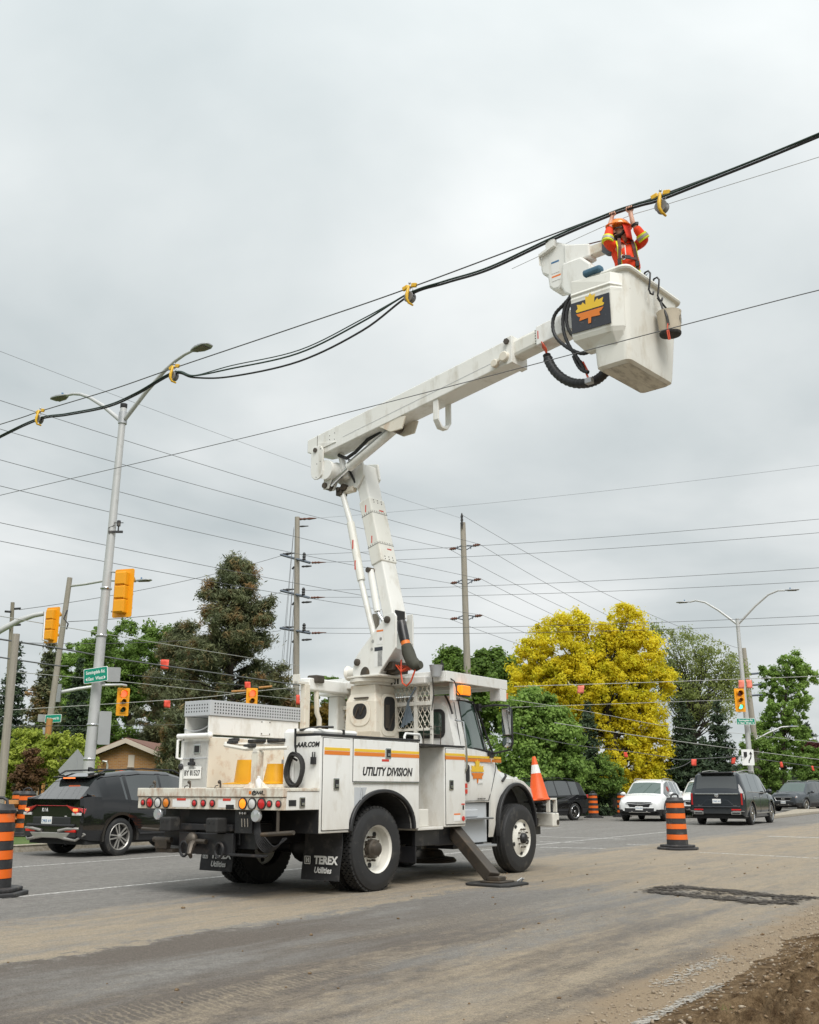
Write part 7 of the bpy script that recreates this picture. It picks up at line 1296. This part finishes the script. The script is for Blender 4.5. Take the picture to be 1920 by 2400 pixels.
for s in (-1, 1): MB().prism([(s*.40, 0), (s*.34, .045), (s*.34, -.045)], o3+Vector((0, -.017, -.075)), X1, Z1, (0, -.002, 0)).build('sign_arrow', 'print_white', s3)
plate_sign(sr, at(1767, 1691, 52.3)-b, (.7, .7, 0), Z1, .4, .3, 'sign_back', 'sign_back_plate')
o4 = at(1753, 1775, 51.5)-b; s4 = plate_sign(sr, o4, X1, Z1, .60, .76, 'sign_white', 'keep_right_sign', .04); MB().prism([(-.20, .26), (-.03, .26), (-.03, .06), (-.06, .02), (-.115, -.02), (-.17, .02), (-.20, .06)], o4+Vector((0, -.0125, 0)), X1, Z1, (0, -.003, 0)).build('shield_symbol', 'ink_black', s4)
MB().prism([(.05, -.27), (.10, -.27), (.11, -.18), (.20, -.04), (.22, .06), (.215, .14), (.27, .14), (.19, .28), (.10, .14), (.165, .14), (.17, .06), (.15, -.01), (.06, -.15)], o4+Vector((-.04, -.0125, 0)), X1, Z1, (0, -.003, 0)).build('arrow_symbol', 'ink_black', s4)
b, t = pole_pts((1779, 1820), (1743, 1519), 72, 0); wr_ = pole('utility_pole', 'slim wooden utility pole with crossarms behind the right street light', 'utility pole', b, t, .24, .16, 'wood_pole')
for v, x in ((1580, 1757), (1606, 1762), (1630, 1765)): A, Cc = at(x-24, v+2, 72)-b, at(x+22, v-2, 72)-b; MB().tube([A, Cc], .07, 4).build('crossarm', 'crossarm_blue', wr_)
P = [at(u, v, 71.8)-b for u, v in ((1772, 1733), (1800, 1718), (1832, 1704), (1848, 1703))]; MB().tube(P, .05, 8).build('lamp_arm', 'pole_steel', wr_, 0, 50); lamp_head(wr_, P[-1]+b, Vector((1, 0, 0)), b)
# diamond warning sign from behind
b = base(178, 1805, 27.5, .13); ds = thing('warning_sign', 'grey back of a diamond warning sign behind the black SUV roof', 'sign', b); q = at(178, 1806, 27.5)-b; MB().prism([(0, .55), (.46, 0), (0, -.55), (-.46, 0)], q, (.86, .5, 0), Z1, (.006, -.01, 0)).build('sign_plate', 'sign_back', ds); MB().tube([(0, 0, -.2), q+Vector((0, .02, .5))], .035, 8).build('sign_post', 'galvanised', ds, 0, 40)
# ================================================================ barrels
def barrel(u, v, z, lab, az=0.):
    g_ = thing('traffic_barrel', lab, 'barrel', gnd(u, v, z), az, 'orange and black striped traffic barrels')
    MB().prism([(-.40, -.22), (-.22, -.40), (.22, -.40), (.40, -.22), (.40, .22), (.22, .40), (-.22, .40), (-.40, .22)], (0, 0, 0), X1, Y1, Z1*.055).prism([(-.33, -.2), (-.2, -.33), (.2, -.33), (.33, -.2), (.33, .2), (.2, .33), (-.2, .33), (-.33, .2)], (0, 0, .055), X1, Y1, Z1*.05).build('rubber_base', 'barrel_black', g_, .015)
    z0, z1_, r0, r1 = .10, 1.00, .235, .197; n = 8
    for k in range(n):
        za, zb = z0+(z1_-z0)*k/n, z0+(z1_-z0)*(k+1)/n; ra, rb = r0+(r1-r0)*k/n, r0+(r1-r0)*(k+1)/n; MB().lathe([(ra-.012, za), (ra, za+.004), (rb+.001, zb-.004), (rb-.012, zb)], (0, 0, 0), Z1, 28, cap=False).build('orange_band' if k % 2 else 'black_band', 'barrel_orange' if k % 2 else 'barrel_black', g_, 0, 40)
    MB().lathe([(.205, 1.00), (.212, 1.01), (.212, 1.04), (.19, 1.06), (.17, 1.11), (.001, 1.12)], (0, 0, 0), Z1, 28).build('cap', 'barrel_black', g_, 0, 40); MB().tube([(-.10, 0, 1.10), (-.09, 0, 1.16), (-.04, 0, 1.19), (.04, 0, 1.19), (.09, 0, 1.16), (.10, 0, 1.10)], .020, 8).build('handle', 'barrel_black', g_, 0, 50); return g_
barrel(-22, 2100, 0, 'large orange and black barrel cut by the left edge in the foreground'); barrel(1589, 1991, 0, 'orange and black barrel standing alone on the road at right', .4); barrel(1392, 1917, 0, 'small far orange and black barrel left of the yellow tree trunk', .2); barrel(1459, 1915, 0, 'small far orange and black barrel beside the white crossover', .7); barrel(56, 1960, .13, 'orange and black barrel behind the kerb, right of the foreground barrel'); barrel(38, 1946, .13, 'farthest orange and black barrel behind the kerb at left', .3)
o = barrel(1462, 1900, .13, 'partly hidden orange barrel at the foot of the yellow tree')
# timber and rail stack at left, house
for k, (z, m) in enumerate(((.42, 'wood_orange'), (.62, 'wood_pole'), (.80, 'wood_orange'))):
    A = at(-40, 1875, 26); B = at(80, 1872, 28); A.z = B.z = z+.13; tag(MB().tube([A, B], .10, 4).build('timber_beam', m, None), '%s horizontal timber beam behind the barrels at left' % ['lowest', 'middle', 'top'][k], 'beam', 'timber beams behind the barrels')
mat('brick', (.36, .19, .065), .85, var=.12, vs=2); mat('shingle', (.19, .10, .075), .9, var=.25, vs=1.2, bump=.4, bs=9); mat('trim_beige', (.55, .48, .40), .7, var=.05)
def brick_nodes():
    m = MATS['brick']; t = m.node_tree; bt = t.nodes.new('ShaderNodeTexBrick'); bt.inputs['Color1'].default_value = (.40, .20, .06, 1); bt.inputs['Color2'].default_value = (.30, .14, .045, 1); bt.inputs['Mortar'].default_value = (.34, .27, .19, 1); bt.inputs['Scale'].default_value = 1.; bt.inputs['Brick Width'].default_value = .24; bt.inputs['Row Height'].default_value = .085; bt.inputs['Mortar Size'].default_value = .008
    tcn = t.nodes.new('ShaderNodeTexCoord'); mp = t.nodes.new('ShaderNodeMapping'); mp.inputs['Rotation'].default_value = (R(90), 0, 0); t.links.new(tcn.outputs['Object'], mp.inputs[0]); t.links.new(mp.outputs[0], bt.inputs[0]); t.links.new(bt.outputs[0], t.nodes['Principled BSDF'].inputs['Base Color'])
brick_nodes()
hb = base(295, 1800, 58, 0); hs_ = thing('brick_house', 'low brick house with brown shingle gable roof behind the black SUV', 'house', hb); za = at(295, 1737, 58).z; ze = za-1.25; W_ = 3.2
MB().prism([(-W_+.3, 0), (W_-.3, 0), (W_-.3, ze), (0, za-.12), (-W_+.3, ze)], (0, 0, 0), X1, Z1, (0, 9, 0)).build('wall', 'brick', hs_)
for s in (-1, 1): MB().hexa([(0, -.4, za), (s*(W_+.2), -.4, ze-.1), (s*(W_+.2), -.4, ze+.08), (0, -.4, za+.18), (0, 10, za), (s*(W_+.2), 10, ze-.1), (s*(W_+.2), 10, ze+.08), (0, 10, za+.18)]).build('roof', 'shingle', hs_); MB().hexa([(0, -.46, za-.12), (s*(W_+.22), -.46, ze-.22), (s*(W_+.22), -.46, ze+.02), (0, -.46, za+.14), (0, -.40, za-.12), (s*(W_+.22), -.40, ze-.22), (s*(W_+.22), -.40, ze+.02), (0, -.40, za+.14)]).build('barge_board', 'trim_beige', hs_)
MB().hexa([(1.2, 1.5, za-.5), (9, 1.5, ze-.1), (9, 9, ze-.1), (1.2, 9, za-.5), (1.0, 3, za+.02), (8.5, 4.4, za-.1), (8.5, 6, za-.1), (1.0, 6, za+.02)]).build('side_roof', 'shingle', hs_); MB().bx(1.2, 8.8, 1.9, 8.8, 0, ze-.05).build('side_wall', 'brick', hs_); MB().bx(.1, .45, -.03, .0, za-1.4, za-.75).build('gable_vent', 'trim_beige', hs_, .01); MB().bx(.08, .47, -.05, -.03, za-1.42, za-1.36).build('vent_sill', 'trim_beige', hs_)
MB().tube([(-1.2, -.02, za-1.1), (-1.2, -.3, za-1.1), (-1.0, -.3, za-1.1), (-1.0, -.1, za-1.3), (-1.0, -.1, .5)], .06, 8).build('drain_pipe', 'print_white', hs_, 0, 50); MB().bx(-3, -1.8, -.03, .0, 1.0, 2.2).build('window', 'glass_dark', hs_); MB().bx(-3.1, -1.7, -.06, -.03, .9, 1.0).build('window_sill', 'trim_beige', hs_)
# ================================================================ trees
def leaf_mat(name, c1, c2, c3=None, tr=.35, ns=.55, lo=.5):
    m = bpy.data.materials.new(name); m.use_nodes = True; MATS[name] = m; t = m.node_tree; t.nodes.clear(); g = NT(t)
    at_ = g.n('ShaderNodeAttribute', attribute_name='tint').outputs['Fac']; P = g.n('ShaderNodeTexCoord').outputs['Object']
    col = g.mix(at_, (*c1, 1), (*c2, 1)); col = g.mix(g.rng(g.noise(P, ns, 4), lo, lo+.2, 0., .7), col, (*(c3 or c2), 1))
    d = g.n('ShaderNodeBsdfPrincipled', {'Base Color': col, 'Roughness': .6, 'Specular IOR Level': .25}); tl = g.n('ShaderNodeBsdfTranslucent', {'Color': col}); mx = g.n('ShaderNodeMixShader', {0: tr, 1: d.outputs[0], 2: tl.outputs[0]}); o = g.n('ShaderNodeOutputMaterial', {0: mx.outputs[0]})
leaf_mat('leaf_maple', (.075, .14, .028), (.23, .35, .075), (.17, .29, .05), .45); leaf_mat('leaf_bright', (.12, .21, .045), (.32, .47, .11), (.24, .38, .07), .45); leaf_mat('leaf_lime', (.22, .29, .04), (.48, .54, .09), (.30, .40, .055), .45); leaf_mat('leaf_yellow', (.60, .52, .02), (.94, .82, .06), (.62, .64, .045), .55, .9, .48)
leaf_mat('leaf_olive', (.17, .21, .06), (.36, .42, .14), (.26, .28, .10), .5); leaf_mat('needle_dark', (.026, .046, .026), (.085, .125, .062), (.05, .075, .035), .2); leaf_mat('needle_pine', (.07, .09, .045), (.19, .205, .10), (.33, .17, .065), .3, 1.0, .50); leaf_mat('leaf_brown', (.08, .045, .022), (.18, .10, .045)); leaf_mat('leaf_rust', (.10, .07, .012), (.22, .14, .022), (.14, .12, .02)); leaf_mat('leaf_purple', (.05, .014, .014), (.11, .03, .028))
mat('bark', (.085, .065, .05), .9, var=.3, vs=6, bump=.6, bs=20); mat('bark_dark', (.035, .028, .022), .9, var=.3, vs=6)
def leaves(name, P, N, size, m, parent, aspect=1., jitter=.6, tint=None):
    """P (k,3) leaf centres, N (k,3) preferred normals; one small quad each"""
    k = len(P); N = N+rng.normal(0, jitter, (k, 3)); N /= np.linalg.norm(N, axis=1, keepdims=True)+1e-9; A = rng.normal(0, 1, (k, 3)); A -= (A*N).sum(1, keepdims=True)*N; A /= np.linalg.norm(A, axis=1, keepdims=True)+1e-9; B = np.cross(N, A)
    s = (size*rng.uniform(.6, 1.35, (k, 1))); a = A*s; b = B*s*aspect
    V = np.stack([P-a, P-b*.75+a*.1, P+a*1.05, P+b*.75+a*.1], 1).reshape(-1, 3); F = np.arange(4*k).reshape(k, 4)
    me = bpy.data.meshes.new(name); np_mesh(me, V, F); at_ = me.attributes.new('tint', 'FLOAT', 'FACE'); at_.data.foreach_set('value', (rng.random(k) if tint is None else tint).astype(np.float32)); return finish(name, me, m, parent)
def clumps(C, Rr, n, flat=.75, shell_=.5):
    """n leaves around every clump centre"""
    k = len(C); D = rng.normal(0, 1, (k, n, 3)); D /= np.linalg.norm(D, axis=2, keepdims=True); r = Rr[:, None, None]*(shell_+(1-shell_)*rng.random((k, n, 1)))*rng.uniform(.5, 1.15, (k, n, 1)); P = C[:, None, :]+D*r*np.array([1, 1, flat])*rng.uniform(.7, 1.35, (k, 1, 3)); N = D+np.array([0, 0, .5]); return P.reshape(-1, 3), N.reshape(-1, 3), np.repeat(rng.random(k), n)*.6+rng.random(k*n)*.4
def limbs(C, trunk, n, m, parent, r0=.09, up=.5):
    b = MB()
    for i in rng.choice(len(C), min(n, len(C)), replace=False):
        e = Vector(C[i]); h = max(.12, min(.88, e.z/trunk[-1].z*(.62 if up else .8))); j = h*(len(trunk)-1); q = trunk[int(j)].lerp(trunk[min(int(j)+1, len(trunk)-1)], j-int(j)); md = q.lerp(e, .5)+Vector((rng.normal(0, .25), rng.normal(0, .25), -.25+rng.normal(0, .2))); b.tube([q, q.lerp(md, .5), md, md.lerp(e, .55), e], [r0, r0*.8, r0*.55, r0*.35, r0*.12], 5)
    return b.build('branch', m, parent)
def deciduous(name, label, u, D, blobs, m, nc=170, nl=130, size=.13, cr=(.45, .95), bark='bark', trunk_r=.22, nlimb=26, cat='tree', group=None, hollow=.55, z0=.13, lean=0., cover=1.):
    """blobs: (u, v, half-width px, half-height px, depth factor) ellipsoids of the crown as seen"""
    b0 = base(u, 1849, D, z0); t = thing(name, label, cat, b0, 0, group); px = D/2440; Cs = []; size *= .62; nc = int(nc*1.45); nl = int(nl*1.15); cr = (cr[0]*.62, cr[1]*.78); tot = sum(b[2]*b[3] for b in blobs)
    for (bu, bv, hw, hh, *dd) in blobs:
        c = np.array(at(bu, bv, D)-b0); k = max(6, int(nc*hw*bv**0*hh/tot)); d = rng.normal(0, 1, (k, 3)); d /= np.linalg.norm(d, axis=1, keepdims=True); r = hollow+(1-hollow)*rng.random((k, 1))**.5; Cs.append(c+d*r*np.array([hw*px, (dd[0] if dd else .85)*hw*px, hh*px]))
    C = np.concatenate(Cs); C = C[C[:, 2] > .25]; Rr = rng.uniform(cr[0], cr[1], len(C)); P, N, T = clumps(C, Rr, nl); ok = P[:, 2] > .05; leaves('crown', P[ok], N[ok], size, m, t, tint=T[ok]); top = max(C[:, 2]); tc_ = C[C[:, 2] > top*.7].mean(0)
    tr = [Vector((0, 0, -.2)), Vector((tc_[0]*.12, tc_[1]*.12, top*.18)), Vector((tc_[0]*.3, tc_[1]*.3, top*.42)), Vector((tc_[0]*.55, tc_[1]*.55, top*.60)), Vector((tc_[0]*.8, tc_[1]*.8, top*.74))]
    if trunk_r: MB().tube(tr, [trunk_r*1.25, trunk_r, trunk_r*.7, trunk_r*.36, trunk_r*.10], 9).build('trunk', bark, t, 0, 60); limbs(C, tr, nlimb, bark, t, trunk_r*.22)
    return t
def spruce(label, u, D, vtop, hw, m='needle_dark', z0=.1, dens=1., start=.04, size=.12, group='conifers behind the junction', droop=.28):
    b0 = base(u, 1849, D, z0); t = thing('spruce_tree', label, 'tree', b0, 0, group); H = at(u, vtop, D).z-z0; Rb = hw*D/2440; Ps, Ns, Ts = [], [], []; bb = MB(); lv = int(H/.30*dens)
    for i in range(lv):
        f = start+(1-start)*(i+rng.random()*.6)/lv; z = H*f; R_ = Rb*(1-f)**.85*(.78+.35*rng.random())+.08; nb_ = max(5, int(9*(1-f)+5))
        for j in range(nb_):
            a = 2*math.pi*(j+rng.random())/nb_; L_ = R_*rng.uniform(.65, 1.12); k = max(12, int(L_*75)); s = rng.random(k)**.7; q = np.stack([np.cos(a)*L_*s, np.sin(a)*L_*s, z-droop*L_*s+.22*L_*s*s], 1); wd = .10+.26*(1-s)*min(1, L_); q += np.stack([-np.sin(a)*rng.normal(0, 1, k)*wd, np.cos(a)*rng.normal(0, 1, k)*wd, rng.normal(-.05, .08, k)], 1); Ps.append(q); Ns.append(np.tile([np.cos(a)*.5, np.sin(a)*.5, .8], (k, 1))); Ts.append(np.full(k, rng.random())*.5+.5*rng.random(k)*s)
            if j % 3 == 0: bb.tube([(0, 0, z), (math.cos(a)*L_*.8, math.sin(a)*L_*.8, z-droop*L_*.6)], [.03, .01], 4)
    leaves('crown', np.concatenate(Ps), np.concatenate(Ns), size, m, t, .45, .7, np.concatenate(Ts)); MB().tube([(0, 0, -.2), (0, 0, H*.5), (0, 0, H*.98)], [.2, .12, .02], 8).build('trunk', 'bark_dark', t); bb.build('branch', 'bark_dark', t); return t
def pine(label, u, D, vtop, hw, prof, z0=.1, m='needle_pine', nb_=120, npt=190, size=.125):
    b0 = base(u, 1849, D, z0); t = thing('pine_tree', label, 'tree', b0, 0, 'conifers behind the junction'); H = at(u, vtop, D).z-z0; Rb = hw*D/2440; C = []; bb = MB(); tr = [Vector((0, 0, -.2)), Vector((.1, 0, H*.35)), Vector((-.1, .1, H*.7)), Vector((0, 0, H*.98))]
    for i in range(nb_):
        f = rng.uniform(.08, 1.0)**.9; rad = np.interp(f, *zip(*prof)); a = rng.uniform(0, 2*math.pi); L_ = Rb*rad*rng.uniform(.45, 1.05); z = H*f; e = Vector((math.cos(a)*L_, math.sin(a)*L_, z+.12*L_)); bb.tube([(0, 0, z-.25*L_), e*.55+Vector((0, 0, z*.45-.12*L_)), e], [.05, .035, .012], 4)
        for k in range(3): s = rng.uniform(.55, 1.05); C.append((e.x*s+rng.normal(0, .18), e.y*s+rng.normal(0, .18), z+.12*L_*s+rng.normal(0, .12)))
    C = np.array(C); P, N, T = clumps(C, rng.uniform(.32, .78, len(C)), npt, .8, .2); leaves('crown', P, N, size, m, t, .28, .9, T); MB().tube(tr, [.26, .2, .13, .03], 9).build('trunk', 'bark', t, 0, 60); bb.build('branch', 'bark_dark', t); return t
G1, G2 = 'broadleaf trees behind the junction', 'shrubs behind the junction'
pine('tall pine with rusty brown needle tips left of the utility pole', 528, 54, 1318, 150, [(0, .8), (.3, 1.0), (.55, .98), (.75, .74), (.9, .42), (1, .06)], nb_=230)
pine('grey-green pine lower left of the rusty pine, behind the house', 405, 70, 1470, 110, [(0, .9), (.5, 1.), (.8, .7), (1, .2)], nb_=120)
pine('low spreading pine branch mass directly right of the brick house', 452, 52, 1665, 105, [(0, 1.), (.5, 1.), (.9, .6), (1, .2)], nb_=80)
spruce('dark spruce with thin drooping tip between the two left wooden poles', 88, 52, 1452, 78, m='needle_pine'); spruce('dark spruce behind the leftmost pole at the picture edge', 8, 56, 1500, 70); spruce('dark conifer behind the grey street light pole', 165, 60, 1540, 75)
deciduous('maple_tree', 'fresh green maple behind the big yellow signal', 290, 74, [(300, 1540, 115, 85), (240, 1600, 90, 80), (370, 1560, 80, 90), (300, 1680, 130, 90)], 'leaf_maple', 330, 150, .15, group=G1)
deciduous('maple_tree', 'fresh green tree between the grey wooden pole and the street light', 205, 84, [(190, 1590, 70, 90), (240, 1640, 80, 90), (150, 1680, 60, 70)], 'leaf_bright', 200, 140, .17, (.5, 1.), group=G1)
deciduous('lime_bush', 'lime green bush behind the orange timber post at left', 95, 33, [(60, 1770, 60, 60), (140, 1780, 70, 60), (30, 1820, 50, 50), (190, 1810, 40, 40)], 'leaf_lime', 150, 130, .075, (.2, .45), trunk_r=.05, nlimb=14, cat='bush', group=G2)
deciduous('brown_bush', 'reddish brown bush beside the orange timber post at left', 72, 31.5, [(72, 1805, 30, 48), (60, 1830, 34, 26)], 'leaf_brown', 50, 110, .055, (.15, .32), trunk_r=.03, nlimb=10, cat='bush', group=G2)
deciduous('green_bush', 'dark green hedge under the left trees beside the house', 130, 66, [(150, 1790, 90, 60), (30, 1810, 70, 60), (420, 1790, 60, 60)], 'leaf_maple', 140, 130, .10, (.3, .6), trunk_r=.05, nlimb=8, cat='hedge', group=G2)
deciduous('small_tree', 'small green tree behind the pedestal left of the boom', 770, 58, [(765, 1640, 45, 50), (800, 1670, 40, 60), (720, 1690, 40, 40)], 'leaf_maple', 80, 130, .13, (.3, .6), trunk_r=.1, nlimb=10, group=G1)
deciduous('rust_bush', 'rusty brown bush behind the boom rest mast', 762, 50, [(765, 1690, 50, 40), (740, 1720, 45, 60), (800, 1720, 40, 60)], 'leaf_rust', 90, 130, .09, (.25, .5), trunk_r=.05, nlimb=10, cat='bush', group=G2); pine('low dark pine right of the tall rusty pine', 640, 57, 1610, 70, [(0, 1.), (.5, 1.), (.9, .6), (1, .2)], nb_=60)
deciduous('maple_tree', 'round green maple right of the boom above the cab canopy', 1075, 62, [(1060, 1570, 45, 50), (1145, 1575, 65, 55), (1200, 1590, 45, 50), (1110, 1640, 110, 90), (1030, 1590, 14, 20)], 'leaf_maple', 220, 140, .15, group=G1)
deciduous('maple_tree', 'bright green leafy tree right behind the truck cab', 1262, 47, [(1250, 1690, 75, 75), (1300, 1730, 60, 80), (1215, 1760, 60, 90), (1320, 1790, 50, 60), (1250, 1820, 80, 50)], 'leaf_bright', 260, 150, .12, (.35, .75), group=G1)
deciduous('yellow_tree', 'tall golden yellow tree with two crowns right of the truck', 1448, 56, [(1310, 1520, 80, 80), (1250, 1590, 60, 70), (1345, 1610, 90, 80), (1455, 1475, 55, 62), (1500, 1540, 55, 75), (1450, 1600, 80, 90), (1500, 1690, 65, 80), (1530, 1760, 50, 55), (1470, 1790, 75, 60), (1390, 1690, 50, 60), (1520, 1820, 45, 30), (1235, 1520, 26, 22), (1392, 1545, 48, 60), (1420, 1500, 30, 40), (1290, 1650, 60, 50), (1225, 1640, 40, 40), (1355, 1460, 30, 26), (1560, 1600, 26, 36)], 'leaf_yellow', 820, 115, .105, (.26, .95), trunk_r=.42, nlimb=120, bark='bark_dark', group=G1, hollow=.35)
spruce('dark evergreen under the left side of the yellow crown', 1385, 54, 1640, 62, start=.0, dens=1.1); deciduous('green_bush', 'dark green bush at the foot of the yellow tree', 1400, 53, [(1400, 1820, 60, 50), (1350, 1830, 60, 40)], 'leaf_maple', 90, 130, .09, (.25, .5), trunk_r=.04, nlimb=6, cat='bush', group=G2)
deciduous('locust_tree', 'sparse olive green locust tree with bare limbs right of the yellow tree', 1630, 66, [(1600, 1530, 75, 65), (1680, 1560, 60, 65), (1570, 1600, 50, 70), (1640, 1640, 90, 70), (1545, 1480, 30, 30), (1720, 1600, 40, 60)], 'leaf_olive', 300, 40, .10, (.4, 1.0), trunk_r=.26, nlimb=110, bark='bark_dark', group=G1, hollow=.2)
spruce('dark blue-green spruce left of the right street light', 1612, 56, 1632, 82, start=.0, dens=1.1); spruce('dark spruce directly behind the green traffic light', 1695, 57, 1640, 72, start=.0, dens=1.1); spruce('short dark spruce between the two tall dark spruces', 1655, 54, 1720, 60, start=.0); spruce('dark spruce at the right edge behind the maple', 1905, 84, 1690, 70, start=.0)
deciduous('maple_tree', 'narrow upright maple with fingered branch tips at right', 1835, 76, [(1850, 1570, 50, 36), (1800, 1590, 26, 34), (1895, 1590, 26, 30), (1845, 1650, 62, 60), (1835, 1740, 75, 70), (1860, 1545, 14, 28), (1790, 1760, 50, 70)], 'leaf_bright', 300, 120, .12, (.28, .6), trunk_r=.2, nlimb=60, group=G1, hollow=.3)
deciduous('green_bush', 'green bushes under the upright maple at right', 1800, 72, [(1775, 1790, 45, 70), (1850, 1810, 70, 50), (1910, 1810, 40, 60)], 'leaf_maple', 170, 130, .11, (.3, .6), trunk_r=.05, nlimb=8, cat='bush', group=G2); deciduous('purple_bush', 'dark purple-leaved bush at the right edge', 1908, 74, [(1908, 1770, 26, 32)], 'leaf_purple', 40, 120, .11, (.3, .5), trunk_r=.06, nlimb=6, cat='bush', group=G2)
deciduous('green_bush', 'low hedge behind the cars at the far kerb', 1300, 62, [(1150, 1830, 150, 40), (1330, 1835, 100, 30), (1620, 1840, 120, 35)], 'leaf_maple', 150, 120, .12, (.35, .6), trunk_r=.04, nlimb=4, cat='hedge', group=G2)
# far woodland closes the view ahead; unseen ring behind added for dark car reflections
Ps = []; 
for k in range(3400):
    a = rng.uniform(-.62, .62) if k < 1400 else rng.uniform(.62, 2*math.pi-.62); D = rng.uniform(105, 135) if k < 1400 else rng.uniform(62, 95); c = np.array([math.sin(a)*D, math.cos(a)*D, rng.uniform(.3, 3.2)*rng.uniform(.5, 1) if k < 1400 else rng.uniform(.2, 9)*(.6+.4*math.sin(a*9))]); Ps.append(c)
C = np.array(Ps); P, N, T = clumps(C, rng.uniform(.9, 1.8, len(C)), 60); ok = P[:, 2] > 0; o = leaves('distant_wood', P[ok], N[ok], .32, 'leaf_maple', None, tint=T[ok]); struct(o, 'stuff')
